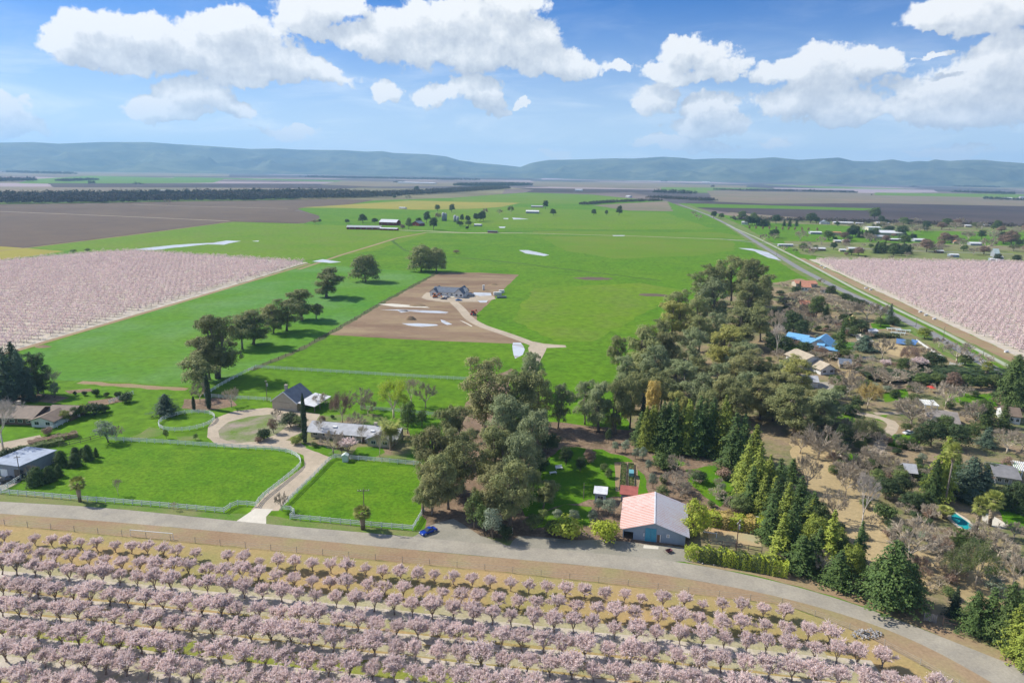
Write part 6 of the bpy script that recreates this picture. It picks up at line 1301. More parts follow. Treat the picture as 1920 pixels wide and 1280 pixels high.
pl([('euc', 1368, 572, 468, L_EUC, DK, 58), ('euc', 1328, 577, 490, L_EUC, DK, 58), ('euc2', 1402, 577, 484, L_EUC, DK, 54), ('euc', 1342, 612, 524, L_EUCG, GG, 56), ('euc2', 1400, 604, 520, L_EUC, GB, 60), ('conifer', 1436, 556, 515, L_CON, 'dark conifer', 26), ('euc', 1430, 585, 510, L_EUC, GB, 40),
    ('euc', 1272, 616, 546, L_EUC, DK, 50), ('euc2', 1266, 632, 562, L_EUCY, 'olive-yellow eucalyptus', 66), ('euc', 1308, 625, 550, L_EUC, GB, 44), ('euc2', 1378, 650, 570, L_EUC, GB, 78), ('euc', 1340, 655, 585, L_EUCG, GG, 40), ('euc2', 1358, 685, 602, L_EUCY, 'bright yellow-green eucalyptus', 76),
    ('euc2', 1195, 716, 603, L_EUC, GB, 72), ('euc', 1158, 695, 626, L_EUC, DK, 36), ('euc2', 1244, 712, 610, L_EUCB, BR, 66), ('euc', 1288, 694, 604, L_EUCG, GG, 48), ('euc', 1220, 735, 640, L_EUCG, GG, 55), ('euc2', 1268, 748, 668, L_EUCG, GG, 66), ('euc', 1402, 725, 650, L_EUCB, BR, 58), ('euc', 1385, 700, 632, L_EUCG, GG, 46),
    ('euc2', 1185, 770, 690, L_EUC, GB, 55), ('oak', 1222, 792, 714, L_GOLD, 'orange-yellow flowering tree', 34), ('euc', 1240, 770, 690, L_EUC, GB, 50), ('euc', 1278, 802, 722, L_EUCY, 'pale yellow eucalyptus', 42), ('euc', 1310, 775, 695, L_EUCG, GG, 52), ('euc2', 1350, 785, 698, L_EUCB, BR, 56),
    ('euc', 1378, 795, 710, L_EUC, GB, 52), ('euc2', 1425, 788, 698, L_EUCB, BR, 66), ('euc', 1400, 780, 690, L_EUCG, GG, 50), ('euc2', 1462, 765, 688, L_EUCB, BR, 64), ('euc', 1498, 748, 670, L_EUCY, 'olive-yellow eucalyptus', 58), ('euc', 1440, 735, 672, L_EUC, GB, 46), ('euc', 1476, 720, 668, L_EUCG, GG, 40),
    ('euc2', 1490, 818, 712, L_EUC, 'widest grey-green eucalyptus', 100), ('euc2', 1540, 805, 726, L_EUCG, GG, 74), ('euc', 1515, 790, 715, L_EUCB, BR, 56), ('euc', 1305, 735, 665, L_EUC, GB, 44), ('euc', 1322, 805, 728, L_EUC, GB, 46), ('euc', 1342, 745, 680, L_EUCG, GG, 40), ('euc', 1210, 690, 628, L_EUCB, BR, 44),
    ('euc', 1235, 672, 592, L_EUC, GB, 44), ('euc', 1310, 660, 588, L_EUC, GB, 44), ('euc', 1425, 640, 572, L_EUC, DK, 44), ('euc', 1450, 790, 730, L_EUCG, GG, 50), ('euc', 1380, 735, 668, L_EUCB, BR, 50), ('euc', 1170, 735, 665, L_EUCG, GG, 44)],
   'tall eucalyptus belt running back from the barn')
CN, CY = 'dark conifer', 'yellow-green conifer'
pl([('slim', 1203, 815, 738, L_CYP, 'dark ivy-clad column', 20), ('conifer', 1200, 835, 770, L_CON, CN, 30), ('conifer', 1220, 840, 758, L_CONY, CY, 36), ('conifer', 1240, 845, 750, L_CON, CN, 38), ('conifer', 1262, 848, 744, L_CON, CN, 38), ('conifer', 1285, 850, 746, L_CONY, CY, 34), ('conifer', 1306, 852, 740, L_CON, CN, 40), ('conifer', 1330, 852, 744, L_CON, CN, 40),
    ('conifer', 1352, 856, 738, L_CONY, CY, 38), ('conifer', 1372, 884, 772, L_CON, 'big dark spruce at the row end', 52), ('conifer', 1252, 835, 750, L_CON, CN, 34), ('conifer', 1318, 838, 745, L_CON, CN, 34), ('conifer', 1390, 862, 775, L_CON, CN, 40),
    ('slim', 1412, 878, 795, L_CONY, CY, 34), ('conifer', 1395, 935, 822, L_CONY, CY, 42), ('conifer', 1415, 950, 828, L_CONY, CY, 44), ('conifer', 1436, 945, 850, L_CONY, CY, 36), ('slim', 1405, 960, 872, L_CON, CN, 30), ('conifer', 1428, 968, 885, L_CONY, CY, 40), ('oak', 1390, 962, 928, L_SHR, 'low brown-green oak', 38), ('conifer', 1482, 918, 858, L_CON, CN, 40),
    ('conifer', 1458, 930, 858, L_CON, CN, 38), ('conifer', 1450, 985, 895, L_CON, CN, 44), ('conifer', 1470, 1005, 902, L_CONY, CY, 42), ('conifer', 1442, 1015, 925, L_CON, CN, 42), ('conifer', 1495, 975, 890, L_CON, CN, 42), ('conifer', 1518, 1003, 920, L_CON, 'bright green bushy conifer', 48), ('conifer', 1478, 1045, 940, L_CON, CN, 44),
    ('conifer', 1500, 1070, 1002, L_CON, 'wide low conifer by the road', 58), ('slim', 1462, 1050, 960, L_CONY, CY, 34), ('slim', 1552, 1065, 955, L_CONY, 'narrow yellow-green conifer', 36), ('slim', 1605, 1070, 975, L_CON, 'narrow dark conifer', 26), ('conifer', 1570, 1098, 1030, L_CON, 'short dense conifer by the road', 52), ('conifer', 1530, 1060, 985, L_CON, CN, 36),
    ('cedar', 1665, 1138, 1012, L_CON, 'biggest bushy conifer by the road', 92), ('conifer', 1640, 1120, 1040, L_CON, CN, 50), ('cedar', 1702, 1130, 1055, L_CON, CN, 56), ('slim', 1787, 1156, 1098, L_CYP, 'narrow ivy-clad tree', 20),
    ('cedar', 1822, 1185, 1108, L_CON, CN, 50), ('conifer', 1850, 1190, 1100, L_CON, CN, 50), ('cedar', 1880, 1205, 1090, L_OAK, 'soft green tree by the road end', 60), ('conifer', 1895, 1225, 1130, L_CONY, CY, 44), ('conifer', 1922, 1250, 1125, L_CONY, CY, 50), ('conifer', 1912, 1180, 1090, L_CON, CN, 50)],
   'conifers screening the garden from the road')
pl([('olive', 1001, 995, 964, L_SHR, 'dark round roadside bush', 38), ('shrub', 1057, 1007, 968, L_BAM, 'broad olive roadside bush', 68), ('shrub', 1136, 1013, 972, L_BAM, 'broad yellow-green roadside bush', 60), ('shrub', 1035, 1002, 972, L_SHR, 'olive roadside bush', 34), ('olive', 1046, 975, 955, L_OLV, 'small silvery olive', 24), ('olive', 1077, 978, 957, L_OLV, 'small silvery olive', 26),
    ('olive', 1110, 977, 958, L_OLV, 'small silvery olive', 24), ('olive', 1141, 965, 935, L_OLV, 'grey olive', 34), ('olive', 1123, 958, 935, L_OLV, 'grey olive', 24), ('olive', 1018, 975, 955, L_SHR, 'dark bush', 26), ('bamboo', 1300, 1003, 932, L_BAM, 'tall yellow bamboo beside the barn', 46), ('bamboo', 1318, 998, 950, L_BAM, 'greener bamboo clump', 30),
    ('olive', 1224, 916, 888, L_OLV, 'round grey olive', 22), ('olive', 1246, 904, 888, L_SHR, 'small green shrub', 18), ('vase', 1262, 915, 880, None, 'pale dry bare shrub', 52), ('vase', 1275, 932, 905, None, 'grey dry shrub', 40), ('olive', 1240, 935, 912, L_SHR, 'dark green shrub', 34), ('sap', 1345, 930, 890, None, 'thin grey sapling', 24),
    ('olive', 1172, 848, 826, L_OLV, 'round grey olive', 20), ('olive', 1154, 848, 828, L_OLV, 'round grey olive', 16), ('olive', 1192, 860, 840, L_OLV, 'grey olive', 18), ('olive', 1206, 865, 838, L_OLV, 'grey olive', 20), ('olive', 1216, 884, 862, L_OLV, 'pale grey olive', 16), ('shrub', 1240, 878, 850, L_OAK, 'green spreading bush', 42),
    ('vase', 1268, 884, 850, None, 'russet bare bush', 46), ('shrub', 1356, 898, 876, L_BRN, 'russet bush', 32), ('olive', 1140, 830, 805, L_DARK, 'small dark tree', 16), ('oak', 1060, 872, 838, L_DARK, 'dark tree on the shaded lawn', 30), ('oak', 1088, 882, 858, L_DARK, 'dark tree on the shaded lawn', 24), ('oak', 1030, 850, 812, L_DARK, 'dark low tree', 44),
    ('oak', 1012, 890, 850, L_DARK, 'dark low tree', 40), ('oak', 1000, 920, 880, L_EUC, 'dark low tree', 40), ('shrub', 1140, 895, 878, L_SHR, 'low pale shrub on the lawn', 18), ('shrub', 1132, 882, 868, L_SHR, 'low shrub on the lawn', 18), ('eucs', 1020, 955, 900, L_EUC, GB, 36), ('oak', 1105, 868, 842, L_BRN, 'russet tree', 26),
    ('oak', 1190, 1003, 1002, L_DARK, '', 1)][:-1], 'garden trees round the barn')
pl([('conifer', 18, 752, 648, L_CED, 'blue-green cedar', 62), ('cedar', 44, 748, 655, L_CED, 'blue-green cedar', 50), ('euc', 70, 738, 655, L_DARK, 'dark ragged pine', 44), ('conifer', -8, 760, 660, L_CED, 'blue-green cedar', 50), ('euc', 84, 742, 700, L_DARK, 'dark low pine', 26), ('cedar', 28, 700, 640, L_DARK, 'dark tree behind the cedars', 40), ('conifer', 60, 752, 690, L_CED, 'small cedar', 34),
    ('sap', 101, 738, 688, None, 'bare thin tree', 34), ('olive', 105, 745, 718, L_OLV, 'pale green small tree', 20), ('shrub', 141, 741, 733, L_DARK, 'small clipped ball', 8), ('shrub', 159, 741, 732, L_DARK, 'small clipped ball', 11), ('shrub', 181, 742, 728, L_DARK, 'dark rounded shrub', 17), ('shrub', 200, 744, 735, L_DARK, 'small clipped ball', 13),
    ('shrub', 222, 747, 732, L_DARK, 'dark rounded shrub', 16), ('shrub', 236, 754, 736, L_DARK, 'dark spreading shrub', 28), ('shrub', 178, 777, 754, L_DARK, 'large dark hedge mound', 40), ('shrub', 196, 772, 757, L_DARK, 'dark hedge mound', 24), ('olive', 158, 780, 759, L_CONY, 'yellow-green small tree', 22), ('olive', 143, 785, 763, L_OAK, 'dark green small tree', 22),
    ('olive', 124, 791, 770, L_CONY, 'yellow-green small tree', 24), ('olive', 200, 830, 791, L_OLV, 'silver-grey olive at the paddock corner', 42), ('vase', 220, 825, 796, None, 'bare low tree', 26), ('cedar', 312, 778, 738, L_CED, 'leaning blue cedar above the round pen', 54), ('tallbare', 7, 848, 742, None, 'large pale bare tree', 90), ('vase', 434, 763, 724, None, 'bare spreading tree', 36),
    ('vase', 375, 752, 716, None, 'bare spreading tree', 34), ('cypress', 364, 769, 742, L_CYP, 'short dark cypress', 7), ('cypress', 392, 766, 700, L_CYP, 'tall dark cypress with dark trunk', 11), ('cone', 115, 872, 845, L_CON, 'plump cone-shaped shrub', 27), ('cone', 142, 874, 850, L_CON, 'plump cone-shaped shrub', 25), ('cone', 166, 862, 834, L_CON, 'pointed cone-shaped shrub', 21),
    ('cone', 142, 855, 838, L_CON, 'plump cone-shaped shrub', 20), ('cone', 155, 856, 840, L_CON, 'small cone-shaped shrub', 14), ('cone', 181, 856, 839, L_CON, 'small thin cone-shaped shrub', 9), ('cone', 70, 908, 876, L_CON, 'broad rounded shrub', 34), ('cone', 94, 902, 874, L_CON, 'rounded shrub', 26), ('cone', 110, 893, 872, L_CON, 'rounded shrub', 18), ('vase', 60, 895, 870, None, 'brown bare shrub', 26),
    ('fan', 150, 940, 895, L_PALM, 'small fan palm inside the white fence', 26), ('sap', 222, 928, 893, None, 'thin leafless sapling in the paddock', 18), ('sap', 326, 956, 938, None, 'leafless shrub on the fence line', 12), ('olive', 312, 822, 806, L_SHR, 'thin small tree', 12), ('olive', 367, 824, 813, L_OAK, 'small round tree', 10), ('shrub', 10, 858, 840, L_DARK, 'dark bush', 36), ('shrub', 38, 852, 836, L_DARK, 'dark bush', 32),
    ('sap', 104, 800, 790, None, 'small bare shrub', 14), ('shrub', 90, 815, 800, L_BRN, 'grey-brown shrub', 20)], 'trees and shrubs near the left-hand house')
pl([('cypress', 572, 830, 737, L_CYP, 'very tall slim Italian cypress', 11), ('shrub', 495, 824, 802, L_DARK, 'dark dome shrub', 30), ('olive', 512, 812, 786, L_BRN, 'russet shrub', 22), ('oak', 545, 800, 774, L_DARK, 'large dark rounded bush', 40), ('oak', 562, 802, 780, L_SHR, 'grey-green rounded bush', 34), ('shrub', 555, 833, 817, L_CONY, 'flat yellow-green mound', 24), ('olive', 565, 830, 812, L_SHR, 'small garden bush', 12),
    ('vase', 518, 788, 765, None, 'reddish bare tree', 22), ('shrub', 485, 828, 818, L_BRN, 'low russet bush', 18), ('leafing', 642, 792, 730, L_BRN, 'brown budding tree', 46), ('vase', 677, 768, 726, None, 'grey bare tree', 48), ('willow', 738, 784, 704, L_WIL, 'bright yellow-green willow', 62), ('sap', 772, 760, 702, None, 'pale grey bare tree', 42), ('vase', 798, 765, 716, None, 'pale grey rounded bare tree', 46),
    ('oak', 766, 812, 755, L_OAK, 'rounded green tree behind the palm', 34), ('willow', 752, 775, 736, L_WIL, 'small yellow-green willow', 30), ('sap', 600, 820, 780, None, 'bare forked tree', 22), ('vase', 625, 850, 806, None, 'grey fuzzy bare tree', 52), ('almond', 655, 852, 820, L_PINK, 'pink-budding tree', 36), ('sap', 678, 832, 792, None, 'bare upright tree', 24), ('sap', 712, 856, 800, None, 'bare upright tree', 30),
    ('date', 733, 843, 778, L_PALM, 'big date palm with arching fronds', 46), ('shrub', 605, 790, 779, L_BRN, 'dark small bush', 14), ('shrub', 624, 784, 777, L_DARK, 'dark small bush', 9), ('vase', 690, 780, 745, None, 'thin grey bare tree', 34), ('vase', 665, 810, 770, None, 'pinkish bare tree', 36), ('olive', 640, 850, 826, L_BRN, 'russet small tree', 24), ('shrub', 590, 838, 828, L_SHR, 'low garden bush', 14),
    ('olive', 790, 800, 770, L_OAK, 'green small tree', 26), ('vase', 600, 765, 735, None, 'pinkish bare bush', 34), ('vase', 529, 957, 920, None, 'leafless shrub at the drive mouth', 26), ('fan', 680, 992, 950, L_PALM, 'squat fan palm beside the utility pole', 32)], 'trees in the ranch garden')
pl([('conifer', 1574, 665, 600, L_CON, 'tall dark conifer', 36), ('cedar', 1620, 657, 628, L_CED, 'spreading cedar', 54), ('oak', 1448, 660, 622, L_DARK, 'dark evergreen oak', 40), ('oak', 1470, 665, 630, L_DARK, 'dark evergreen oak', 38), ('oak', 1505, 668, 640, L_DARK, 'dark evergreen oak', 36), ('leafing', 1488, 655, 634, L_BRN, 'russet tree', 24), ('oak', 1485, 622, 585, L_DARK, 'very dark oak', 44),
    ('oak', 1460, 612, 590, L_DARK, 'very dark oak', 34), ('oak', 1502, 635, 600, L_DARK, 'very dark oak', 34), ('vase', 1452, 630, 578, None, 'grey spreading bare tree', 46), ('tallbare', 1455, 672, 600, None, 'bare tree with tall trunk', 30), ('oak', 1530, 600, 556, L_OAK, 'bushy green oak', 34), ('conifer', 1548, 598, 568, L_OAK, 'green conifer', 22), ('vase', 1520, 625, 590, None, 'grey bare tree', 40), ('vase', 1555, 620, 588, None, 'brown bare tree', 40),
    ('vase', 1590, 598, 560, None, 'tangled brown bare tree', 56), ('vase', 1625, 602, 562, None, 'tangled brown bare tree', 56), ('vase', 1650, 600, 568, None, 'tangled brown bare tree', 40), ('vase', 1570, 585, 556, None, 'tangled brown bare tree', 46), ('conifer', 1667, 607, 568, L_CED, 'blue-green conifer by the lawn', 22), ('oak', 1676, 610, 594, L_DARK, 'dark clipped ball tree', 24), ('oak', 1650, 612, 596, L_OAK, 'round green tree', 24),
    ('oak', 1592, 622, 592, L_OAK, 'green leafy tree', 28), ('oak', 1615, 624, 600, L_DARK, 'dark round tree', 30), ('oak', 1600, 632, 612, L_OAK, 'round green tree', 22), ('vase', 1654, 672, 632, None, 'dark-trunked bare tree', 40), ('almond', 1658, 695, 672, L_PINK, 'small pink blossom tree', 20), ('almond', 1724, 695, 668, L_PINK, 'wide pink blossom tree', 32), ('oak', 1748, 688, 660, L_DARK, 'dark evergreen', 40), ('leafing', 1704, 685, 648, L_BRN, 'brown twiggy tree', 40),
    ('oak', 1690, 697, 672, L_OAK, 'green leafy tree', 26), ('vase', 1793, 680, 638, None, 'broad dark-limbed bare tree', 62), ('oak', 1765, 685, 668, L_OAK, 'round green tree', 20), ('vase', 1842, 690, 662, None, 'pinkish bare tree', 44), ('fan', 1848, 712, 679, L_PALM, 'fan palm above the hedge', 20), ('oak', 1810, 685, 666, L_SHR, 'olive-green tree', 30), ('oak', 1733, 635, 615, L_CONY, 'yellow-green tree by the road', 30), ('vase', 1760, 652, 630, None, 'grey bare tree by the road', 30),
    ('vase', 1668, 722, 690, None, 'low wide brown bare tree', 60), ('vase', 1640, 715, 685, None, 'low wide brown bare tree', 50), ('oak', 1728, 722, 700, L_OAK, 'round olive-green tree', 32), ('oak', 1755, 722, 700, L_SHR, 'round olive-green tree', 30), ('oak', 1785, 728, 700, L_BRN, 'russet round tree', 34), ('oak', 1812, 728, 702, L_OAK, 'round olive-green tree', 30), ('oak', 1838, 728, 704, L_OAK, 'round olive-green tree', 30), ('oak', 1862, 728, 702, L_SHR, 'round olive-green tree', 28),
    ('cedar', 1890, 765, 668, L_OAK, 'large dark feathery evergreen', 64), ('conifer', 1918, 760, 690, L_CON, 'dark conifer', 50), ('cedar', 1905, 705, 664, L_OAK, 'green evergreen', 50), ('cedar', 1935, 740, 670, L_CED, 'blue-green cedar', 50), ('vase', 1593, 740, 700, None, 'dark-branched bare tree', 32), ('vase', 1608, 738, 698, None, 'dark-branched bare tree', 30), ('vase', 1567, 732, 704, None, 'pale bare tree', 34), ('leafing', 1626, 765, 712, L_GOLD, 'golden weeping tree', 46),
    ('vase', 1708, 800, 742, None, 'broad domed bare tree', 74), ('vase', 1718, 742, 716, None, 'pinkish bare tree', 44), ('vase', 1772, 766, 712, None, 'twiggy bare tree', 50), ('vase', 1827, 800, 748, None, 'pale branching bare tree', 54), ('leafing', 1618, 832, 776, L_SHR, 'greenish twiggy tree', 50), ('vase', 1588, 722, 690, None, 'bare tree', 40), ('vase', 1735, 808, 776, None, 'grey-brown bare tree', 32),
    ('oak', 1580, 842, 795, L_DARK, 'dark evergreen', 38), ('oak', 1745, 835, 790, L_DARK, 'dark grey-green oak', 52), ('oak', 1790, 840, 796, L_DARK, 'dark grey-green oak', 54), ('oak', 1722, 840, 800, L_DARK, 'dark grey-green oak', 36), ('oak', 1770, 812, 780, L_OAK, 'green oak', 40), ('oak', 1818, 826, 796, L_OAK, 'green oak', 36), ('cedar', 1848, 805, 752, L_OAK, 'open-branched evergreen', 44), ('conifer', 1880, 800, 756, L_OAK, 'green evergreen', 36),
    ('vase', 1887, 850, 800, None, 'russet twiggy tree', 64), ('vase', 1915, 845, 805, None, 'russet twiggy tree', 50), ('cedar', 1850, 838, 800, L_CED, 'blue-green bushy tree', 40), ('olive', 1664, 828, 814, L_SHR, 'round lawn shrub', 16), ('olive', 1681, 832, 814, L_CED, 'blue-green lawn shrub', 18), ('shrub', 1710, 838, 822, L_OAK, 'green lawn shrub', 26),
    ('vase', 1512, 918, 850, None, 'pale grey bare tree', 56), ('vase', 1534, 860, 795, None, 'grey-violet bare tree', 70), ('vase', 1562, 872, 820, None, 'grey-violet bare tree', 60), ('vase', 1500, 850, 808, None, 'grey-violet bare tree', 44), ('tallbare', 1612, 1008, 880, None, 'tall white-trunked bare tree', 46), ('vase', 1560, 975, 915, None, 'pale twiggy bare tree', 48), ('vase', 1582, 905, 860, None, 'pale bare tree', 50), ('vase', 1585, 930, 880, None, 'pale bare tree', 40),
    ('tallfan', 1770, 952, 832, L_PALM, 'tallest fan palm with a long bare trunk', 26), ('cedar', 1760, 940, 818, L_CONY, 'yellow-green feathery conifer', 62), ('cedar', 1745, 945, 860, L_CON, 'dark green conifer', 44), ('cedar', 1815, 935, 856, L_CED, 'wide blue-green deodar', 84), ('cedar', 1842, 940, 880, L_CED, 'blue-green deodar', 50), ('conifer', 1790, 905, 850, L_CON, 'dark conifer', 40),
    ('oak', 1662, 935, 898, L_DARK, 'dark evergreen bush', 52), ('oak', 1690, 925, 895, L_DARK, 'dark evergreen bush', 40), ('oak', 1706, 955, 925, L_DARK, 'dark evergreen bush', 44), ('oak', 1735, 925, 892, L_OAK, 'green bush', 34), ('shrub', 1659, 972, 942, L_OAK, 'wide bright green mound', 46), ('vase', 1742, 978, 940, None, 'grey round bare shrub', 34), ('shrub', 1800, 1014, 990, L_OAK, 'green shrub below the pool', 38),
    ('fan', 1770, 972, 950, L_PALM, 'low fan palm at the pool edge', 30), ('fan', 1829, 1000, 932, L_PALM, 'fan palm leaning over the pool', 26), ('fan', 1855, 985, 922, L_PALM, 'fan palm beside the paved terrace', 32), ('vase', 1702, 1060, 968, None, 'widest pale bare tree', 104), ('leafing', 1789, 1092, 1025, L_SHR, 'sparse olive-green tree', 60), ('leafing', 1828, 1102, 1005, L_SHR, 'twisted olive-brown tree', 70), ('vase', 1845, 1030, 975, None, 'grey tangled bare tree', 60),
    ('oak', 1900, 955, 905, L_DARK, 'dark clipped hedge tree', 50), ('oak', 1875, 950, 915, L_DARK, 'dark clipped tree', 40), ('olive', 1905, 930, 905, L_OAK, 'round garden tree', 24), ('vase', 1898, 1100, 1035, None, 'grey bare tree', 60), ('olive', 1862, 1120, 1085, L_OLV, 'grey-green low tree', 40), ('vase', 1870, 1050, 1000, None, 'russet twiggy tree', 60), ('olive', 1884, 885, 858, L_BRN, 'small bare-trunked lawn tree', 26),
    ('shrub', 1780, 1120, 1100, L_SHR, 'dry shrub', 30), ('vase', 1900, 1010, 975, None, 'brown low shrub', 40), ('oak', 1645, 905, 880, L_SHR, 'low green bush', 30), ('shrub', 1700, 1000, 985, L_SHR, 'low green shrub', 24), ('shrub', 1730, 1010, 996, L_OLV, 'low grey shrub', 24), ('shrub', 1758, 1035, 1020, L_OLV, 'low grey-green shrub', 26), ('vase', 1540, 1075, 1030, None, 'grey bare shrub', 40), ('shrub', 1620, 1010, 998, L_DARK, 'dark low bush', 22)],
   'trees among the houses on the right')
rg = random.Random(12)                        # more of the screen: lower trees that close its gaps
for i in range(34):
    t = (i + rg.random()) / 34; x = 1385 + t * 215 + rg.uniform(-22, 22); y = 905 + t * 175 + rg.uniform(-14, 18)
    key, m, lk = rg.choice((('conifer', L_CONY, 'yellow-green conifer'), ('conifer', L_CON, 'dark conifer'), ('bushy', L_SHR, 'soft olive-green tree'), ('bushy', L_CONY, 'bright bushy tree'), ('conifer', L_CONY, 'yellow-green conifer')))
    h = rg.uniform(34, 72); plant(key, x, y, y - h, m, lk, h * (.75 if key == 'conifer' else .9), 'conifers screening the garden from the road')
for i in range(16):
    x = 1208 + i * 10 + rg.uniform(-4, 4); y = 846 + rg.uniform(-8, 6); plant('conifer', x, y, y - rg.uniform(62, 96), rg.choice((L_CON, L_CONY)), 'slender conifer', rg.uniform(30, 40), 'conifers screening the garden from the road')
# small bare fruit trees in a rough grid
for i in range(3):
    for j in range(6):
        x = 1612 + j * 16 + i * 7 + random.uniform(-4, 4); y = 868 + i * 15 + random.uniform(-3, 3)
        if j == 5 and i == 0: continue
        plant('vase', x, y, y - 20 + random.uniform(-3, 3), None, 'gnarled bare fruit tree', 20 + random.uniform(-3, 4), 'gnarled fruit trees in the old garden')
for i, (x, y, L, H, W_, rz, m, lk) in enumerate([(1347, 982, 18, 3.0, 3.0, -.35, L_GOLD, 'dry yellowish hedge behind the sandy court'), (1375, 988, 16, 3.0, 3.0, -.3, L_BAM, 'yellow-green hedge behind the sandy court'), (1318, 1050, 9, 3.2, 2.6, -.2, L_BAM, 'bright hedge beside the barn corner'),
      (1350, 1055, 10, 3.2, 2.6, -.25, L_SHR, 'green hedge between the barn and the pole'), (1385, 1062, 10, 3.2, 2.6, -.3, L_BAM, 'ragged hedge right of the pole'), (1415, 1068, 9, 3.4, 2.8, -.35, L_SHR, 'dark ragged hedge by the road'), (1442, 1074, 8, 3.4, 2.8, -.4, L_BAM, 'yellow-green hedge by the road bend'),
      (72, 840, 14, 1.5, 1.6, .75, L_SHR, 'grey-green hedge along the yard'), (100, 826, 14, 1.5, 1.6, .7, L_BRN, 'brownish hedge along the yard'), (1740, 712, 60, 3.0, 3.0, -.1, L_DARK, 'long dark hedge across the garden'), (1840, 705, 50, 3.0, 3.0, -.15, L_DARK, 'dark hedge beneath the fan palm'), (1650, 632, 20, 2, 2, 0, L_DARK, 'clipped dark hedge by the lawn'),
      (1888, 950, 30, 3.5, 4, -.5, L_DARK, 'tall clipped hedge beyond the pool')]):
    g = G(x, y); plant('hedge', x, y, 0, m, world=(g.x, g.y), size=(H, L), label=lk, rz=rz, group='hedges')
for (x0, x1, y0, y1, n, hh, lk) in ((1402, 1440, 423, 424, 10, 15, 'dark windbreak conifer by the far road'), (1592, 1640, 444, 446, 9, 17, 'dark windbreak tree before the long white shed'), (1684, 1715, 450, 451, 6, 11, 'dark windbreak tree right of the long white shed'), (1640, 1705, 474, 476, 12, 17, 'dark belt tree above the right-hand orchard')):
    for i in range(n):
        x = x0 + (x1 - x0) * i / (n - 1) + random.uniform(-1.5, 1.5); y = y0 + (y1 - y0) * i / (n - 1) + random.uniform(-1.2, 1.2)
        h = hh * random.uniform(.8, 1.2); plant('conifer' if random.random() < .5 else 'oak', x, y, y - h, random.choice((L_DARK, L_DARK, L_OAK)), lk, h * .85, 'windbreak trees of the far settlement')
for x, t in ((1405, 423), (1417, 423.5), (1430, 424), (1442, 424), (1455, 424.5), (1467, 425), (1478, 425), (1490, 425.5), (1503, 426), (1515, 426.5), (1532, 427)):
    plant('olive', x, 431 + (x - 1405) * .03, t, L_BRN, 'small young tree in a roadside row', 5, 'row of young trees by the far drive')
# scattered trees of the distant farms
DT, BT = 'distant dark tree', 'distant bare brown tree'
pl([('oak', 680, 418, 402, L_DARK, DT, 18), ('oak', 703, 419, 409, L_DARK, DT, 14), ('oak', 651, 419, 411, L_DARK, DT, 11), ('oak', 767, 430, 409, L_SHR, 'distant olive tree', 14), ('oak', 785, 421, 408, L_DARK, DT, 14), ('oak', 813, 431, 408, L_DARK, DT, 19), ('oak', 800, 418, 397, L_DARK, DT, 15), ('leafing', 822, 414, 397, L_BRN, BT, 12), ('oak', 820, 396, 384, L_DARK, DT, 12), ('oak', 847, 398, 383, L_DARK, DT, 13),
    ('oak', 862, 424, 414, L_DARK, DT, 16), ('oak', 878, 424, 414, L_OAK, 'distant green tree', 16), ('oak', 866, 416, 402, L_DARK, DT, 9), ('oak', 877, 417, 404, L_DARK, DT, 12), ('oak', 892, 415, 400, L_DARK, DT, 14), ('oak', 906, 414, 396, L_DARK, DT, 14), ('oak', 900, 416, 398, L_DARK, DT, 12), ('leafing', 910, 404, 388, L_BRN, BT, 10), ('vase', 937, 403, 391, None, BT, 12), ('leafing', 958, 402, 384, L_SHR, 'distant half-bare tree', 14),
    ('oak', 1023, 392, 376, L_DARK, DT, 13), ('oak', 1037, 404, 392, L_DARK, DT, 13), ('oak', 1113, 404, 392, L_DARK, DT, 11), ('oak', 1137, 404, 394, L_SHR, 'distant olive tree', 8), ('oak', 1161, 404, 386, L_DARK, DT, 13), ('vase', 315, 385, 371, None, BT, 18), ('oak', 230, 381, 372, L_DARK, DT, 9), ('oak', 781, 359, 349, L_DARK, DT, 12), ('oak', 1634, 366, 363.5, L_DARK, DT, 4), ('leafing', 590, 420, 411, L_BRN, BT, 16), ('olive', 855, 475, 469, L_BRN, 'low brown bush', 16),
    ('oak', 600, 417, 411, L_DARK, DT, 7), ('olive', 137, 473, 468, L_SHR, 'low bush', 14), ('olive', 165, 472, 466, L_SHR, 'low bush', 14), ('oak', 740, 372, 367, L_DARK, DT, 8), ('vase', 765, 375, 366, None, BT, 14), ('oak', 755, 430, 421, L_BRN, 'distant russet tree', 10), ('oak', 876, 431, 424, L_DARK, DT, 8)], 'trees round the distant farmsteads')
rg = random.Random(41)
KS = [('oak', L_DARK, DT), ('oak', L_OAK, 'distant green tree'), ('vase', None, BT), ('vase', None, BT), ('oak', L_BRN, 'distant russet tree'), ('conifer', L_DARK, 'distant pointed conifer'), ('leafing', L_SHR, 'distant half-bare tree')]
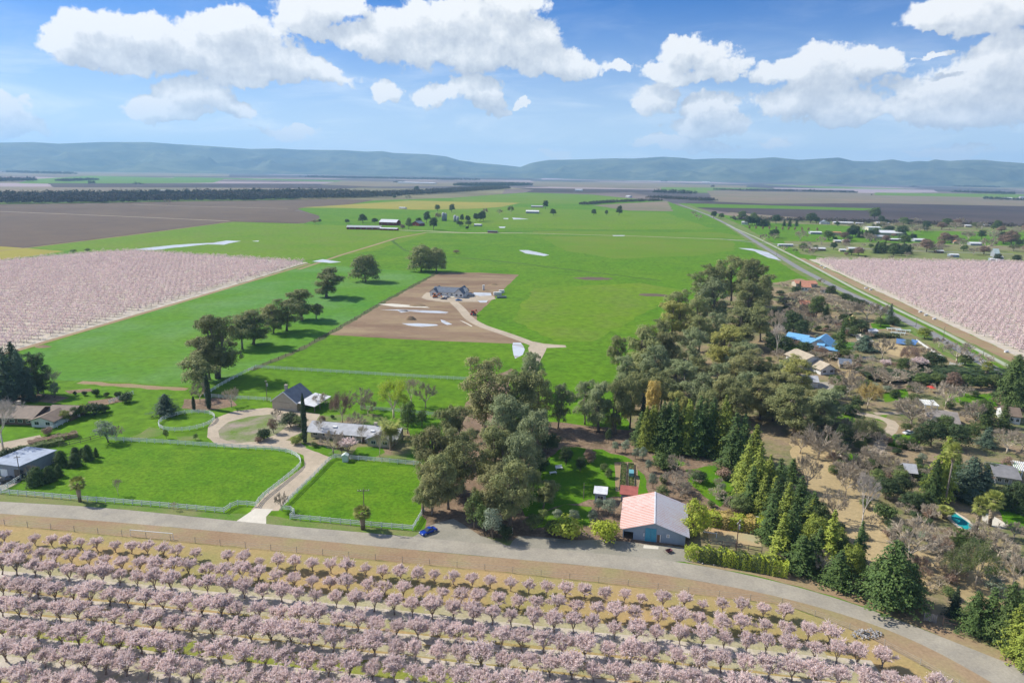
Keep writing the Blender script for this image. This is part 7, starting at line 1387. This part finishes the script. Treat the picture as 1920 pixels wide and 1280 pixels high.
pts = [(1452, 450, 18, 2), (1432, 452, 20, 2), (1451, 446, 22, 0), (1338, 409, 14, 0), (1352, 410, 12, 1), (1520, 418, 22, 0), (1530, 419, 15, 0), (1390, 412, 20, 1), (1455, 420, 20, 0), (1470, 424, 10, 5), (1480, 425, 12, 5), (1493, 424, 10, 5), (1640, 413, 26, 1), (1652, 416, 14, 0), (1553, 450, 24, 1), (1583, 450, 20, 4),
       (1600, 440, 20, 0), (1690, 442, 26, 0), (1710, 440, 20, 2), (1735, 430, 18, 0), (1775, 425, 22, 1), (1800, 424, 20, 2), (1770, 455, 26, 4), (1895, 460, 30, 4), (1880, 455, 22, 0), (1910, 462, 16, 0), (1862, 452, 26, 2), (1840, 448, 18, 0), (1815, 450, 26, 2), (1736, 472, 28, 4), (1720, 468, 20, 2), (1800, 468, 26, 2), (1850, 470, 30, 2),
       (1500, 452, 24, 2), (1512, 465, 20, 2), (1520, 480, 16, 2), (1562, 468, 16, 0), (1585, 466, 16, 2), (1645, 470, 16, 5), (1690, 480, 14, 0), (1632, 452, 8, 5), (1700, 482, 14, 2), (1780, 486, 12, 2), (1870, 490, 16, 0), (1905, 492, 18, 0), (1622, 484, 6, 0), (1670, 486, 10, 2), (1540, 458, 20, 2), (1470, 470, 14, 2), (1490, 474, 12, 6),
       (1310, 412, 14, 2), (1300, 405, 12, 2), (1412, 414, 18, 1), (1430, 415, 14, 2), (1595, 428, 14, 2), (1615, 430, 16, 2), (1570, 424, 10, 0), (1660, 455, 18, 4), (1760, 470, 22, 2), (1825, 478, 22, 2), (1905, 440, 20, 2), (1870, 430, 18, 1), (1840, 432, 20, 2)]
for (x, y, w, k) in pts:
    key, m, lk = KS[k]; h = w * rg.uniform(.7, .95) * (1.5 if key == 'conifer' else 1)
    plant(key, x, y, y - h, m, lk, w, 'trees round the distant farmsteads')
for i in range(95):
    if i < 60: x, y = rg.uniform(1490, 1925), rg.uniform(444, 486)
    else: x, y = rg.uniform(1640, 1925), rg.uniform(420, 436)
    if y > 482 - abs(x - 1700) * .02: continue
    w = rg.uniform(9, 24); key, m, lk = KS[rg.choice((0, 1, 2, 2, 2, 4, 4, 6))]
    plant(key, x, y, y - w * rg.uniform(.55, .8), m, lk, w, 'trees round the distant farmsteads')
for (x, y, w, h, k) in [(1498, 552, 14, 26, 5), (1490, 553, 18, 16, 0), (1528, 560, 28, 22, 2), (1585, 566, 30, 16, 0), (1600, 572, 26, 14, 0), (1556, 556, 22, 20, 0), (1500, 575, 44, 34, 2), (1475, 580, 36, 28, 2), (1540, 578, 40, 30, 2), (1560, 575, 34, 26, 2), (1468, 540, 22, 10, 2), (1462, 553, 20, 8, 0), (1540, 534, 14, 14, 2), (1612, 580, 30, 18, 0), (1632, 588, 28, 18, 2), (1480, 600, 34, 26, 2), (1510, 595, 40, 30, 2), (1445, 600, 26, 24, 0)]:
    key, m, lk = KS[k]; plant(key, x, y, y - h, m, lk.replace('distant ', ''), w, 'trees among the houses on the right')
# ------------------------------------------------------------------ undergrowth in the settled land, plant by plant
FILL = [((1440, 560), (1600, 700), 34), ((1560, 620), (1760, 720), 26), ((1560, 720), (1880, 800), 30), ((1500, 800), (1740, 900), 34), ((1600, 880), (1900, 1000), 34), ((1640, 1000), (1910, 1120), 30), ((1460, 860), (1600, 1060), 18), ((1240, 860), (1400, 960), 12), ((1700, 640), (1880, 700), 12), ((1440, 530), (1600, 600), 16)]
rg = random.Random(99)
LK = [('vase', None, 'small bare grey bush', 30), ('bare', None, 'slight bare tree', 30), ('vase', None, 'small bare grey bush', 36), ('bushy', L_OAK, 'leafy green bush', 24), ('vase', None, 'small bare grey bush', 22), ('shrub', L_SHR, 'low olive-green bush', 20), ('shrub', L_BRN, 'low russet bush', 20), ('oak', L_DARK, 'dark rounded bush', 24), ('oak', L_SHR, 'olive-green small tree', 28), ('leafing', L_BRN, 'brown budding bush', 28), ('olive', L_OLV, 'grey-green bush', 20), ('shrub', L_DARK, 'low dark bush', 24)]
for (a, b, n) in FILL:
    for _ in range(int(n * 1.7)):
        x, y = rg.uniform(a[0], b[0]), rg.uniform(a[1], b[1]); key, m, lk, w = rg.choice(LK)
        if y < 520 + (x - 1440) * .50 or y > 1010 + (x - 1300) * .36: continue
        if 780 < y < 1050 and abs(x - (1452 + (y - 790) * .78)) < 26: continue
        if 1775 < x < 1900 and 950 < y < 1012: continue
        s = (y / 800) ** .8; w *= s * rg.uniform(.7, 1.25); plant(key, x, y, y - w * rg.uniform(.55, .75), m, lk, w, 'undergrowth among the houses')

# ------------------------------------------------------------------ words that single each plant out: its look, the nearest landmark and its rank there
LAND = [(1225, 985, 'the blue-doored barn'), (1805, 978, 'the swimming pool'), (1535, 648, 'the sky-blue roofs'), (1522, 690, 'the tan two-gabled house'), (650, 810, 'the long ranch house'), (351, 786, 'the round white pen'), (540, 752, 'the charcoal-roofed barn'), (842, 553, 'the half-built house'), (38, 875, 'the metal-roofed shed'),
        (40, 785, 'the brown-roofed house'), (700, 427, 'the long red barn'), (1700, 646, 'the solar arrays'), (803, 996, 'the blue car'), (1178, 893, 'the raised beds'), (1745, 765, 'the white pergola'), (1740, 1158, 'the board gate'), (1375, 1003, 'the sandy court'), (1768, 790, 'the grey hip-roofed house'), (1511, 540, 'the terracotta roofs'), (1706, 890, 'the summer house'),
        (998, 396, 'the big white shed'), (1670, 438, 'the longest warehouse'), (1395, 419, 'the windbreak house'), (1830, 457, 'the far white bungalow'), (845, 408, 'the silos'), (150, 900, 'the small fan palm'), (572, 785, 'the slim Italian cypress'), (1770, 890, 'the tallest fan palm'), (1612, 945, 'the tall white-trunked tree'), (1666, 612, 'the round lawn'), (1887, 905, 'the glasshouse'),
        (615, 640, 'the weedy track fence'), (975, 655, 'the pale flood water'), (1048, 803, 'the slender white-trunked eucalyptus'), (1378, 1015, 'the transformer pole'), (1624, 1188, 'the rock pile'), (1535, 468, 'the brown-walled bungalow'), (1868, 478, 'the steep green-roofed house'), (1670, 1080, 'the biggest roadside conifer'), (1372, 830, 'the big dark spruce'), (1368, 520, 'the top of the eucalyptus belt'), (1222, 755, 'the orange-yellow tree'),
        (1358, 645, 'the bright yellow-green eucalyptus'), (1490, 765, 'the widest eucalyptus'), (815, 385, 'the mustard field'), (160, 880, 'the cone-shaped shrubs')]
def side(dx, dy):
    if abs(dx) > abs(dy) * 1.3: return 'right of' if dx > 0 else 'left of'
    return 'below' if dy > 0 else 'beyond'
buckets = {}
for (o, look, g, H, W_) in PLANTS:
    px, py = P(g); cx, cy = P(g + Vector((0, 0, H / 2)))
    near = sorted(LAND, key=lambda L_: (L_[0] - px) ** 2 + ((L_[1] - py) * 1.4) ** 2)
    near = [l for l in near if not ('widest' in look and 'widest' in l[2]) and not (l[2].replace('the ', '')[:14] in look)][0]
    d = math.hypot(near[0] - px, near[1] - py); buckets.setdefault((look, side(px - near[0], py - near[1]), near[2]), []).append((d, o))
used = set()
for (look, rel_, lm), lst in buckets.items():
    lst.sort(key=lambda e: e[0]); n = len(lst)
    for i, (d, o) in enumerate(lst):
        if n == 1: s = f'{look} {rel_} {lm}'
        else: s = f'{look} {rel_} {lm}, ' + ('nearest to it' if i == 0 else 'farthest from it' if i == n - 1 else f'{ordinal(i + 1)} away')
        w = s.split()
        if len(w) > 16: s = ' '.join(w[:16])
        if len(w) < 4: s = s + ' standing alone'
        o['label'] = s
        if s in used: print('dup', s)
        used.add(s)
print('plants', len(PLANTS), 'objects', len(COL.objects))
